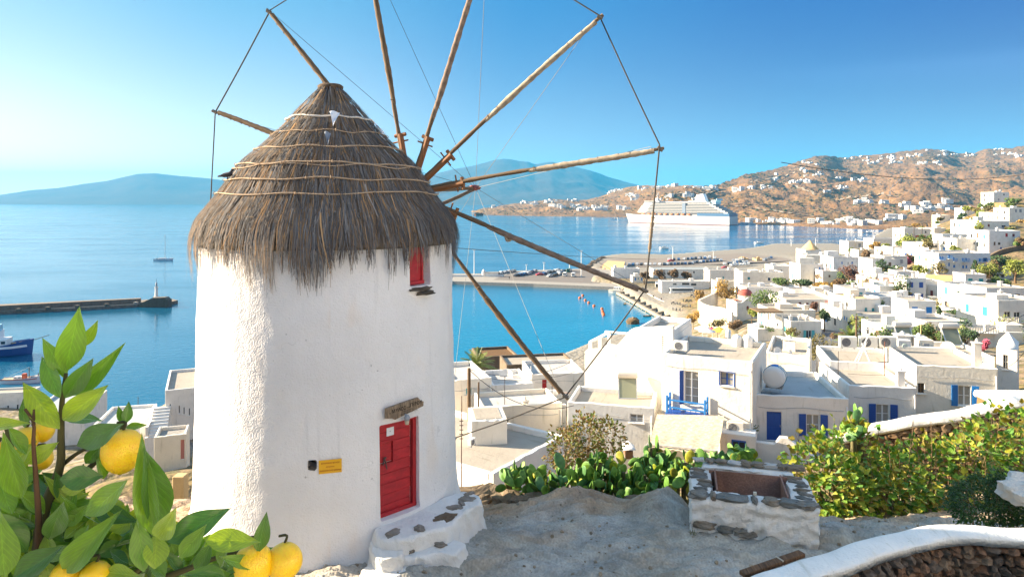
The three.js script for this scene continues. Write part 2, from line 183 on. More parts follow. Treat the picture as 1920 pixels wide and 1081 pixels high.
// ---------- the houses of the town: [name, label, u left, u right, v top, v base, distance, depth, turn, options] ----------
const HS = [
  // row below the terrace
  ['house', 'white flat roofed house with a solar water heater on its roof and one small window', 1064, 1226, 753, 905, 46, 4.4, -15, { w: [['w', 1181, 775, 26, 16, 'frame', 2]], roof: 'roof' }],
  ['house', 'white house with a blue wooden balcony and tall blue shuttered window', 1241, 1412, 662, 905, 45, 7, -27, { w: [['s1', 1283, 694, 28, 62, 'blue', 2], ['w', 1350, 696, 26, 26, 'blue', 2]], roof: 'roof', lowf: 1 }],
  ['house', 'low white house with a solid blue door and blue shuttered window', 1414, 1592, 740, 905, 44, 7, -9, { w: [['d', 1437, 770, 30, 56, 'blue'], ['s', 1512, 776, 26, 40, 'blue', 2]], roof: 'roofB' }],
  ['house', 'white house with a sunlit terrace roof and blue shutters beside brown curtains', 1592, 1719, 722, 850, 46, 7, -9, { w: [['s', 1643, 757, 26, 36, 'blue', 2]], roof: 'roof', ch: [[0.86, 0.12, 0.5, 1.2]] }],
  ['house', 'white house with bright blue shutters and a small dark window, right of the terrace roof', 1718, 1872, 684, 850, 47, 7, -13, { w: [['w', 1720, 717, 15, 20, 'dark'], ['s', 1797, 722, 25, 38, 'blue2', 2], ['p', 1841, 738, 17, 40, 'blue2']], roof: 'roof', ch: [[0.9, 0.25, 0.5, 1.7]] }],
  ['tower_house', 'narrow white tower house with a low pyramid cap at the right picture edge', 1869, 1909, 652, 790, 52, 3.2, -38, { w: [['w', 1881, 664, 11, 28, 'cream', 1]], cap: 1 }],
  ['house', 'plain white roof building with three air conditioners along its back parapet', 1556, 1702, 676, 745, 52, 6, -15, { roof: 'roof' }],
  ['house', 'white house with a stepped parapet and satellite dishes behind the balcony house', 1436, 1518, 660, 730, 57, 8, -25, { roof: 'roof', ch: [[0.5, 0.4, 1.0, 1.0]] }],
  ['house', 'low white roof house with a round satellite dish beside the conical chimney', 1702, 1866, 662, 720, 56, 6, -12, { roof: 'roof', ch: [[0.1, 0.5, 1.1, 1.3], [0.3, 0.5, 0.9, 1.2]] }],
  // left cluster, right of the windmill
  ['house', 'white house with a broad bare sunlit roof nearest the windmill', 926, 1060, 888, 980, 33, 10, 55, { roof: 'roof' }],
  ['shed', 'white roof shed with a row of rubble stones along its top', 884, 951, 790, 833, 37.8, 2.6, 8, { noPar: 1 }],
  ['house', 'pale cream walled house with a chimney post behind the bare roof', 905, 1054, 764, 830, 47, 4, 12, { m: 'cream', roof: 'roofW', ch: [[0.55, 0.05, 0.4, 0.5]] }],
  ['house', 'white house with a sloping parapet in front of the big satellite dish', 923, 1000, 722, 790, 54, 5, 12, { roof: 'roofW' }],
  ['house', 'white house with a small turquoise window behind the wooden pole', 845, 922, 714, 800, 51, 6, 18, { w: [['w', 873, 727, 12, 13, 'turq']], roof: 'roofW' }],
  ['house', 'white house with a red door near the shore behind the lowest sail', 997, 1098, 702, 750, 66, 6, 8, { w: [['d', 1016, 711, 10, 21, 'red']], roof: 'roofW' }],
  ['stone_house', 'long low grey stone building at the shore behind the satellite dish', 950, 1078, 684, 715, 92, 6, 10, { m: 'stone', roof: 'roof' }],
  ['stone_house', 'brown stone ruin at the water edge behind the palm', 900, 971, 669, 700, 108, 7, 14, { m: 'stone', roof: 'soil' }],
  // left of the windmill
  ['house', 'tall white house with four narrow windows at the left side of the windmill', 309, 372, 732, 812, 90, 12, 24, { w: [['w', 317, 757, 3, 15, 'dark'], ['w', 334, 760, 3, 15, 'dark'], ['w', 343, 763, 3, 14, 'dark'], ['w', 353, 765, 3, 14, 'dark']], roof: 'roof' }],
  ['shed', 'beige plaster shed with a faded pink door left of the windmill', 288, 349, 820, 864, 60, 3, 20, { m: 'cream', w: [['d', 337, 824, 9, 38, 'pinkd']], roof: 'concrete' }],
  ['house', 'long white waterfront house at the left picture edge under the fishing boat', -40, 56, 738, 790, 135, 4, 10, { w: [['w', 12, 760, 4, 10, 'dark'], ['w', 30, 758, 4, 10, 'dark'], ['w', 44, 757, 4, 10, 'dark']], roof: 'roof' }],
  ['house', 'white waterfront house half hidden by the lemon leaves', 52, 158, 774, 840, 112, 12, 15, { roof: 'roofB', w: [['w', 80, 795, 5, 12, 'dark']] }],
  ['house', 'low white house with a grey roof between the lemon and the stairs', 170, 262, 800, 860, 88, 9, 15, { roof: 'roofB', w: [['w', 215, 818, 5, 14, 'dark'], ['w', 238, 818, 5, 14, 'dark']] }],
  // middle of the town
  ['house', 'white house with turquoise shutters and a turquoise door on the main street', 1483, 1541, 602, 640, 118, 8, 0, { w: [['s', 1512, 619, 10, 20, 'turq', 1]], roof: 'roof', ch: [[0.2, 0.3, 0.5, 0.8], [0.5, 0.3, 0.5, 0.8], [0.75, 0.3, 0.5, 0.8]] }],
  ['house', 'cream house with a stepped roof above the turquoise shuttered house', 1450, 1530, 581, 632, 128, 8, 0, { m: 'cream', roof: 'roof', w: [['w', 1487, 600, 10, 5, 'dark'], ['w', 1488, 610, 10, 20, 'turq']], ch: [[0.9, 0.3, 0.8, 0.9], [0.5, 0.6, 2.6, 0.9]] }],
  ['house', 'large white house with teal doors and an outside stair beside the main street', 1604, 1702, 590, 640, 132, 10, 8, { w: [['w', 1623, 597, 4, 12, 'brown'], ['w', 1629, 597, 4, 13, 'teal'], ['w', 1634, 597, 4, 13, 'brown'], ['w', 1640, 602, 4, 9, 'brown'], ['w', 1651, 605, 2, 3, 'dark'], ['w', 1655, 605, 2, 3, 'dark'], ['d', 1648, 579, 7, 11, 'teal']], roof: 'roof' }],
  ['house', 'white upper storey with two teal doors and a bamboo awning', 1604, 1652, 560, 592, 138, 9, 8, { w: [['d', 1622, 576, 5, 9, 'teal'], ['d', 1635, 577, 6, 9, 'teal']], roof: 'ochre' }],
  ['house', 'white corner house with blue windows at the foot of the main street', 1579, 1606, 580, 630, 128, 9, 0, { w: [['w', 1583, 592, 3, 8, 'blue2'], ['w', 1587, 594, 3, 8, 'blue2'], ['w', 1590, 602, 9, 7, 'blue2']], roof: 'roof' }],
  ['house', 'white penthouse block above the teal doored house', 1648, 1712, 556, 592, 145, 8, 5, { roof: 'roofW', w: [['w', 1677, 580, 2, 4, 'dark'], ['w', 1698, 580, 3, 5, 'dark'], ['w', 1703, 580, 3, 5, 'dark']], ch: [[0.7, 0.2, 1.4, 1.2], [0.9, 0.2, 1.2, 1.4]] }],
  ['house', 'low blue white house with a flat roof behind the street palm', 1660, 1738, 612, 650, 104, 7, 0, { roof: 'roofB', w: [['w', 1700, 622, 6, 8, 'grey']] }],
  ['house', 'plain white gabled wall house behind the leafy courtyard trees', 1738, 1813, 602, 650, 104, 7, 4, { roof: 'roof', w: [['w', 1755, 612, 4, 8, 'teal']] }],
  ['house', 'white house with a wide glazed porch in front of the balcony apartments', 1815, 1880, 586, 632, 118, 7, 4, { w: [['w', 1830, 597, 16, 11, 'cream', 1], ['w', 1850, 599, 4, 9, 'grey'], ['w', 1865, 601, 6, 7, 'grey']], roof: 'roof' }],
  ['apartment_house', 'white apartment house with an open balcony at the right picture edge', 1872, 1960, 563, 640, 108, 9, 5, { w: [['w', 1884, 584, 12, 12, 'cream', 1], ['w', 1902, 585, 12, 12, 'cream', 1], ['w', 1887, 608, 5, 9, 'cream'], ['w', 1897, 608, 5, 9, 'cream'], ['w', 1908, 608, 8, 10, 'cream']], bal: [[1872, 1960, 604]] }],
  ['terrace_wall_house', 'long low white terrace house with a balustrade below the apartments', 1800, 1950, 620, 650, 98, 6, -8, { roof: 'roof', bal: [[1800, 1868, 622]] }],
  ['house', 'white house with red outside stairs and brown shutters', 1816, 1891, 537, 588, 140, 9, 4, { w: [['w', 1821, 543, 3, 7, 'red'], ['w', 1826, 544, 3, 7, 'red'], ['w', 1838, 545, 5, 8, 'brown'], ['w', 1852, 545, 10, 15, 'brown', 1], ['w', 1868, 545, 5, 8, 'brown'], ['w', 1870, 567, 5, 6, 'blue']], roof: 'roof', bal: [[1848, 1868, 560]], ch: [[0.1, 0.2, 0.6, 0.7], [0.55, 0.4, 1.2, 0.7]] }],
  ['house', 'two storey pale house with a row of blue ground floor doors', 1697, 1772, 527, 568, 165, 9, 0, { w: [['w', 1707, 534, 6, 7, 'brown'], ['w', 1715, 535, 6, 7, 'dark'], ['w', 1728, 536, 5, 6, 'brown'], ['w', 1741, 535, 4, 6, 'dark'], ['w', 1756, 535, 6, 10, 'maroon'], ['w', 1713, 553, 8, 10, 'blue2'], ['w', 1728, 554, 5, 8, 'teal'], ['w', 1741, 553, 5, 12, 'teal'], ['w', 1752, 554, 5, 11, 'blue2']], roof: 'roof', ch: [[0.62, 0.5, 5.6, 0.5]] }],
  ['house', 'long white house with maroon windows and a faded pink wall panel', 1474, 1570, 561, 586, 176, 12, 0, { w: [['w', 1498, 566, 5, 4, 'maroon'], ['w', 1512, 567, 5, 4, 'maroon'], ['w', 1527, 567, 6, 4, 'maroon'], ['p', 1547, 563, 11, 12, 'pinkp']], roof: 'roof' }],
  ['house', 'white back wing with a courtyard plant behind the maroon windows', 1490, 1588, 544, 566, 196, 8, 0, { w: [['w', 1521, 550, 4, 5, 'blue']], roof: 'roof' }],
  ['house', 'white street side wing with a line of small windows running uphill', 1566, 1594, 560, 586, 174, 26, -6, { roof: 'roof' }],
  ['chapel', 'small white church with a red dome by the harbour', 1382, 1424, 567, 600, 172, 7, 4, { w: [['a', 1400, 573, 5, 9, 'maroon']], dome: 1 }],
  ['house', 'white house with blue windows behind the leafy tree at the church', 1400, 1470, 538, 560, 205, 10, 0, { w: [['w', 1454, 549, 6, 6, 'blue2'], ['w', 1461, 550, 4, 7, 'teal']], roof: 'roof' }],
  ['house', 'white harbour house with a square blue window left of the palm', 1393, 1433, 509, 545, 235, 9, 0, { w: [['w', 1402, 519, 5, 5, 'teal']], roof: 'roof', ch: [[0.6, 0.2, 3.2, 0.8]] }],
  ['house', 'white house with two blue shuttered windows in the garden trees', 1433, 1470, 510, 540, 240, 8, 0, { w: [['w', 1440, 520, 5, 6, 'blue2'], ['w', 1452, 520, 7, 5, 'blue2']], roof: 'roof' }],
  ['house', 'pale cubic white block at the right of the harbour houses', 1450, 1487, 498, 530, 255, 9, -2, { roof: 'roofW', w: [['w', 1464, 505, 3, 4, 'grey']], ch: [[0.2, 0.4, 1.5, 1]] }],
  ['house', 'white house with a tall blank front and a blue window, left of the walled garden', 1501, 1543, 495, 530, 228, 9, 0, { w: [['w', 1536, 500, 3, 7, 'blue2'], ['w', 1535, 514, 5, 6, 'roofW']], roof: 'roof', ch: [[0.5, 0.5, 5, 2.2]] }],
  ['house', 'white cube house with one brown window covered by a red vine', 1543, 1572, 507, 538, 222, 8, 0, { w: [['w', 1554, 515, 4, 5, 'brown']], roof: 'pink' }],
  ['house', 'white upper house with two blue windows above the red vine', 1563, 1612, 482, 533, 236, 10, 0, { w: [['w', 1578, 490, 3, 5, 'blue2'], ['w', 1590, 491, 2, 4, 'dark'], ['w', 1597, 490, 3, 5, 'blue2']], roof: 'roof', ch: [[0.3, 0.7, 4, 2], [0.85, 0.5, 1, 1.2]] }],
  ['house', 'white terraced house climbing behind the blank front house', 1512, 1566, 478, 500, 252, 9, 0, { roof: 'roofW', w: [['w', 1523, 477, 2, 4, 'cream'], ['w', 1556, 482, 3, 4, 'grey']] }],
  ['octagonal_house', 'white eight sided house with a beige pointed roof at the harbour', 1511, 1540, 468, 500, 268, 9, 0, { cap: 2 }],
  ['house', 'isolated white house with two tall chimneys against the sea', 1591, 1624, 452, 470, 420, 11, 0, { w: [['w', 1603, 456, 4, 6, 'cream'], ['w', 1610, 456, 5, 7, 'grey'], ['w', 1619, 457, 3, 6, 'grey']], ch: [[0.08, 0.3, 0.7, 1.4], [0.6, 0.3, 0.7, 1.4]] }],
  ['house', 'long white terrace house with columns left of the brown tree', 1610, 1662, 468, 500, 292, 8, -3, { m: 'cream', w: [['w', 1642, 472, 3, 5, 'grey'], ['w', 1647, 472, 3, 5, 'grey'], ['w', 1652, 472, 3, 5, 'grey']], roof: 'roof' }],
  ['house', 'white house with a dark blue window between two brown trees', 1660, 1695, 464, 488, 275, 8, 0, { w: [['w', 1685, 468, 4, 3, 'blue']], roof: 'roof' }],
  ['house', 'broad white villa stepping down to the inner bay', 1638, 1700, 447, 468, 330, 9, 0, { w: [['w', 1680, 449, 3, 4, 'grey'], ['w', 1688, 450, 4, 4, 'grey']], roof: 'roof', ch: [[0.2, 0.5, 0.9, 1.4]] }],
  ['house', 'tall white angular house with a red awning over its terrace', 1696, 1746, 428, 466, 292, 9, 0, { w: [['w', 1735, 433, 3, 4, 'dark'], ['p', 1717, 441, 20, 5, 'red']], roof: 'roofW' }],
  ['house', 'white house with two tall maroon shuttered windows', 1706, 1759, 468, 495, 238, 10, -3, { w: [['w', 1726, 474, 5, 8, 'maroon'], ['w', 1740, 474, 5, 8, 'maroon'], ['w', 1708, 473, 3, 8, 'pinkd']], roof: 'roof' }],
  ['hotel', 'white two storey hotel with many blue balconies and shutters on the hillside', 1760, 1858, 474, 517, 188, 11, 0, { w: [['w', 1763, 480, 3, 6, 'blue2'], ['w', 1767, 480, 3, 6, 'blue2'], ['w', 1779, 477, 3, 7, 'blue2'], ['w', 1788, 482, 3, 7, 'blue2'], ['w', 1762, 493, 3, 5, 'blue2'], ['w', 1767, 493, 3, 5, 'blue2'], ['w', 1779, 492, 3, 7, 'blue2'], ['w', 1788, 496, 4, 6, 'blue2'], ['w', 1805, 483, 3, 6, 'blue2'], ['w', 1811, 483, 3, 6, 'blue2'], ['w', 1805, 497, 4, 6, 'blue2'], ['w', 1811, 497, 4, 6, 'blue2'], ['w', 1836, 484, 4, 6, 'blue2'], ['w', 1844, 483, 8, 8, 'blue'], ['w', 1845, 497, 6, 6, 'blue']], bal: [[1760, 1771, 488, 'blue2'], [1776, 1784, 485, 'blue2'], [1786, 1793, 490, 'blue2'], [1803, 1816, 491, 'blue2'], [1834, 1854, 491, 'blue2']], roof: 'roof', ch: [[0.05, 0.3, 0.7, 0.8], [0.68, 0.2, 0.9, 1.0]] }],
  ['house', 'white cube house above the blue balcony hotel with a stone terrace', 1795, 1848, 447, 478, 216, 9, 0, { w: [['w', 1826, 454, 3, 4, 'dark'], ['w', 1837, 453, 3, 4, 'dark']], roof: 'roof', ch: [[0.05, 0.3, 0.8, 1], [0.35, 0.3, 0.7, 0.9]] }],
  ['house', 'low white arcade house left of the cube above the hotel', 1742, 1796, 455, 470, 226, 7, 0, { w: [['w', 1754, 459, 4, 5, 'dark'], ['w', 1783, 458, 5, 8, 'brown'], ['w', 1745, 460, 9, 4, 'dark']], roof: 'roof' }],
  ['house', 'white house with two red shuttered windows on the brown slope', 1855, 1914, 432, 468, 210, 10, 0, { w: [['w', 1886, 437, 5, 7, 'red'], ['w', 1899, 438, 5, 6, 'maroon'], ['w', 1864, 453, 4, 7, 'brown'], ['w', 1872, 454, 5, 5, 'dark'], ['w', 1876, 463, 4, 6, 'blue']], roof: 'roof', ch: [[0.5, 0.3, 0.8, 1.0]] }],
  ['house', 'white house with two small red windows above the red shuttered house', 1840, 1893, 414, 440, 250, 9, 0, { w: [['w', 1841, 421, 3, 4, 'red'], ['w', 1853, 420, 4, 5, 'maroon'], ['w', 1879, 422, 8, 4, 'blue']], roof: 'roof', ch: [[0.1, 0.3, 2.4, 1.8]] }],
  ['house', 'slim white house beside the green shrub on the upper slope', 1808, 1834, 412, 432, 262, 8, 0, { w: [['w', 1817, 415, 3, 2, 'grey'], ['w', 1814, 425, 3, 4, 'brown'], ['w', 1821, 425, 3, 4, 'brown']], roof: 'roof', ch: [[0.8, 0.3, 0.6, 0.8]] }],
  ['house', 'white house with pale green balcony screens high on the right', 1861, 1900, 398, 415, 285, 8, 0, { w: [['w', 1866, 400, 6, 7, 'green'], ['w', 1877, 400, 10, 6, 'green']], roof: 'roof' }],
  ['house', 'white villa with a stepped terrace at the right edge under the ridge', 1893, 1960, 389, 415, 275, 9, 0, { w: [['w', 1904, 392, 4, 6, 'grey'], ['w', 1912, 392, 5, 6, 'grey']], roof: 'roof' }],
  ['house', 'white house with turret corners on top of the right slope', 1864, 1893, 360, 380, 330, 9, 0, { w: [['w', 1882, 363, 3, 3, 'dark'], ['w', 1872, 372, 3, 4, 'grey']], roof: 'roof', ch: [[0.5, 0.3, 1.4, 1.0], [0.7, 0.3, 0.8, 1.4]] }],
  ['house', 'small white house with battlement chimneys on the slope edge', 1809, 1834, 390, 404, 400, 9, 0, { roof: 'roof', ch: [[0.05, 0.3, 0.8, 1.4], [0.55, 0.3, 0.7, 1.2], [0.7, 0.3, 0.7, 1.4]] }],
  ['house', 'little white house low among the slope shrubs', 1763, 1782, 403, 414, 420, 8, 0, { roof: 'roof', w: [['w', 1770, 406, 3, 3, 'grey']] }],
  ['house', 'white walled house half sunk in the shrubs below the villas', 1752, 1774, 427, 438, 330, 7, 0, { roof: 'roof' }],
  ['house', 'small white house with teal windows under the leafy tree row', 1662, 1682, 504, 521, 206, 7, 0, { w: [['w', 1665, 511, 4, 5, 'teal'], ['w', 1673, 511, 5, 5, 'teal']], roof: 'roof', ch: [[0.1, 0.4, 0.5, 0.6]] }],
  ['house', 'glazed white annex right of the small teal windowed house', 1681, 1702, 506, 522, 208, 6, 0, { w: [['w', 1683, 510, 4, 6, 'grey'], ['w', 1689, 510, 4, 6, 'grey']], roof: 'roofB' }],
  ['house', 'white chapel like house with a curved gable in the street shade', 1643, 1672, 512, 548, 190, 6, 0, { roof: 'roofW', w: [['w', 1650, 526, 4, 6, 'grey']] }],
  ['house', 'brown stone walled house in front of the parked red car', 1658, 1697, 528, 560, 168, 7, 0, { m: 'pink', roof: 'roof', w: [['w', 1671, 532, 4, 4, 'brown'], ['w', 1683, 532, 4, 4, 'brown']] }],
  ['house', 'white single storey house with a round dome shaped roof beside the poles', 1650, 1690, 536, 562, 156, 7, 0, { roof: 'roofB' }],
  ['house', 'small cream house with arches in front of the yellow stairs', 1758, 1788, 568, 590, 150, 6, 0, { m: 'cream', w: [['w', 1767, 570, 5, 6, 'brown'], ['w', 1774, 570, 5, 6, 'brown']], roof: 'roof' }],
  ['house', 'white shop house on the hill road at the right edge', 1858, 1900, 511, 530, 182, 6, 0, { m: 'cream', w: [['w', 1868, 514, 6, 6, 'brown'], ['w', 1878, 514, 6, 6, 'dark']], roof: 'roof' }],
  // harbour front
  ['warehouse', 'long low white harbour warehouse with three small dark openings', 1225, 1334, 504, 521, 345, 10, 0, { roof: 'roofB', w: [['w', 1281, 508, 3, 4, 'dark'], ['w', 1300, 508, 3, 4, 'dark'], ['w', 1319, 508, 3, 4, 'dark']] }],
  ['house', 'white house with a saw tooth gable beside the red awnings', 1331, 1392, 506, 528, 300, 9, 0, { roof: 'concrete', w: [['w', 1355, 518, 3, 5, 'teal']] }],
  ['house', 'white ticket house with a tall chimney end on the pier', 1150, 1200, 503, 519, 340, 7, 0, { roof: 'concrete', ch: [[0.1, 0.3, 1.2, 1.8], [0.5, 0.3, 1.2, 1.6]], w: [['w', 1190, 509, 8, 7, 'roofB']] }],
  ['house', 'small white house with three blue windows behind the wharf', 1186, 1206, 517, 528, 322, 6, 0, { roof: 'roofW', w: [['w', 1190, 520, 3, 6, 'blue2'], ['w', 1196, 520, 2, 4, 'teal'], ['w', 1202, 520, 3, 6, 'blue2']] }],
  ['bus_station', 'low white bus station shelter behind the coach', 1241, 1330, 527, 549, 297, 7, 0, { roof: 'roofW', w: [['w', 1262, 531, 7, 3, 'dark'], ['w', 1279, 530, 14, 4, 'dark'], ['w', 1296, 531, 10, 4, 'dark']] }],
  ['house', 'white low block with yellow gable at the parking road, left one', 1393, 1404, 484, 494, 470, 8, 0, { m: 'ochre', roof: 'ochre' }],
  ['house', 'yellow gabled kiosk at the parking road, right one', 1419, 1431, 485, 495, 465, 8, 0, { m: 'ochre', roof: 'ochre' }],
  ['house', 'white shop house with a sun roof behind the golden tree', 1344, 1394, 527, 548, 262, 7, 0, { m: 'cream', roof: 'roof', w: [['w', 1356, 532, 5, 8, 'dark']] }],
  ['house', 'white flat house in the gardens left of the blank front house', 1418, 1502, 540, 557, 212, 6, 0, { roof: 'roofB', w: [['w', 1480, 545, 5, 5, 'blue2']] }],
];
// ground of the land: depth below the eye along a few bearings (u), by distance
const GT = [
  [300, [[15, 6.4], [30, 15], [60, 28.4], [90, 38], [112, 40.6], [140, 41.2], [400, 43]]],
  [850, [[15, 6.4], [17, 7.5], [30, 14.5], [45, 19], [70, 25], [95, 32], [112, 37], [130, 41.3], [400, 42]]],
  [1050, [[15, 6.4], [17, 7.5], [30, 14], [45, 19], [70, 25], [95, 31], [120, 38], [150, 41.3], [400, 41]]],
  [1250, [[15, 6.4], [17, 7.5], [30, 13], [45, 19], [60, 23], [100, 30], [160, 38], [220, 40.4], [400, 40.3], [1300, 40.3]]],
  [1400, [[15, 6.4], [17, 7.5], [30, 12.5], [45, 17.5], [100, 22.5], [160, 28.5], [200, 32], [285, 39.3], [330, 40.3], [1300, 40.2]]],
  [1600, [[15, 6.4], [17, 7.5], [30, 12], [45, 16.5], [100, 21.5], [160, 25.5], [230, 27.5], [280, 29], [330, 31], [420, 34], [560, 39.5], [1300, 40.2]]],
  [1750, [[15, 6.4], [17, 7.5], [30, 11], [45, 15.5], [100, 21], [150, 23.5], [200, 23], [250, 20.5], [300, 17], [420, 16], [520, 26], [700, 38], [1300, 40]]],
  [1900, [[15, 6.4], [17, 7.5], [30, 10], [45, 15], [100, 20.5], [140, 21.5], [185, 19.5], [210, 15.5], [250, 10.5], [290, 5], [330, 0.5], [420, -3], [600, 8], [900, 34], [1300, 39]]],
  [2300, [[15, 6.4], [17, 7.5], [45, 12], [100, 15], [200, 10], [330, -4], [420, -8], [700, 5], [1300, 39]]],
];
const bumps = HS.map((h) => { const d = h[6] + Math.min(h[7], 8) * 0.35, u = (h[2] + h[3]) / 2; return { x: (u - CX) / F * d, z: -d, drop: (h[5] - HZ) / F * h[6], d, s: 0.045 * d + 3 }; }).filter((b, i) => !['shed'].includes(HS[i][0]) || HS[i][2] < 400).filter((b) => b.d > 60);
function tableDrop(u, d) { let i = 1; while (i < GT.length - 1 && GT[i][0] < u) i++; const t = clamp((u - GT[i - 1][0]) / (GT[i][0] - GT[i - 1][0])); return lerp(pl(GT[i - 1][1], d), pl(GT[i][1], d), t); }
for (const b of bumps) b.res = b.drop - tableDrop(CX + b.x / b.d * F, b.d);
// the coast, as points on the water line (seen from the eye), closed round the land behind
const COAST = [[-900, 760], [-60, 765], [50, 772], [150, 792], [240, 795], [300, 765], [420, 735], [600, 712], [840, 688], [905, 676], [965, 672], [980, 684], [1050, 668], [1120, 640], [1200, 622], [1246, 610], [1262, 600], [1240, 588], [1160, 545], [1158, 538], [1108, 534], [1106, 497], [1112, 490], [1130, 482], [1166, 477.5], [1250, 480], [1310, 475.5], [1400, 468.5], [1432, 463], [1448, 459.5], [1500, 460], [1560, 459], [1585, 463], [1622, 455], [1644, 441], [1662, 431], [1690, 424]].map(([u, v]) => { const p = PY(u, v, 0); return [p.x, p.z]; });
COAST.push([1400, -1400], [1400, 300], [-300, 300], [-300, -110]);
function coastDist(x, z) { // positive inside the land
  let best = 1e9, ins = false; for (let i = 0, j = COAST.length - 1; i < COAST.length; j = i++) { const [ax, az] = COAST[j], [bx, bz] = COAST[i], dx = bx - ax, dz = bz - az, t = clamp(((x - ax) * dx + (z - az) * dz) / (dx * dx + dz * dz)), ex = x - ax - t * dx, ez = z - az - t * dz, q = ex * ex + ez * ez; if (q < best) best = q; if ((az > z) !== (bz > z) && x < (bx - ax) * (z - az) / (bz - az) + ax) ins = !ins; }
  return Math.sqrt(best) * (ins ? 1 : -1);
}
const ledge = (q) => Math.floor(q) + sst(0.86, 1, q - Math.floor(q));
function nearDrop(x, d) {
  let k = pl([[-8, 1.75], [1.6, 1.75], [3, 2.35], [5, 3.4], [6, 4.3], [7, 4.9], [8, 5.6], [9.5, 6.15], [10.5, 6.2], [12.9, 6.22], [15.3, 7.0], [17.5, 7.6]], d);
  if (d > 9) {
    k -= 0.62 * Math.exp(-(((x - 1.5) / 1.1) ** 2) - (((d - 14.9) / 0.75) ** 2)) + 0.62 * Math.exp(-(((x - 3.25) / 0.65) ** 2) - (((d - 14.6) / 0.6) ** 2)) + 0.2 * Math.exp(-(((x - 0.2) / 1.0) ** 2) - (((d - 15.6) / 0.7) ** 2));
    { const c1 = fbm2(x * 0.42 + 20, d * 0.7 + 3, 3), c2 = fbm2(x * 0.8 + 50, d * 0.5 + 13, 3), wob = 0.012 * n2(x * 9, d * 9); k += 0.05 * Math.exp(-(((c1 + wob) / 0.016) ** 2)) * sst(-0.1, 0.3, n2(x * 0.4, d * 0.4 + 7)) + 0.04 * Math.exp(-(((c2 + wob) / 0.014) ** 2)) * sst(-0.1, 0.3, n2(x * 0.5 + 30, d * 0.4)) + 0.012 * fbm2(x * 7, d * 9, 3); }
    k += 0.065 * fbm2(x * 0.6, d * 0.8, 5) - 0.05 * ledge(2.6 * fbm2(x * 0.35 + 4, d * 0.8, 4)) - 0.02 * ledge(6 * fbm2(x * 0.8 + 9, d * 1.5, 4));
  }
  return k;
}
function landY(x, z) {
  const d = -z;
  if (d < 15) return H - nearDrop(x, d);
  const u = CX + x / d * F; let k = tableDrop(u, d);
  if (d < 40) k = lerp(nearDrop(x, Math.min(d, 17.5)) + Math.max(0, tableDrop(u, d) - tableDrop(u, 17.5)), k, sst(22, 40, d));
  else { let w = 0.25, s = 0; for (const b of bumps) { const q = (x - b.x) ** 2 + (z - b.z) ** 2; if (q > b.s * b.s * 9) continue; const g = Math.exp(-q / (b.s * b.s)); w += g; s += g * b.res; } k += s / w; }
  let y = H - k; if (d > 60) y += 0.12 * fbm2(x * 0.08, z * 0.08, 3);
  const cd = coastDist(x, z); return cd < 4 ? lerp(-4, Math.max(y, 1.1), sst(-3, 1.5, cd)) : Math.max(y, 1.1);
}
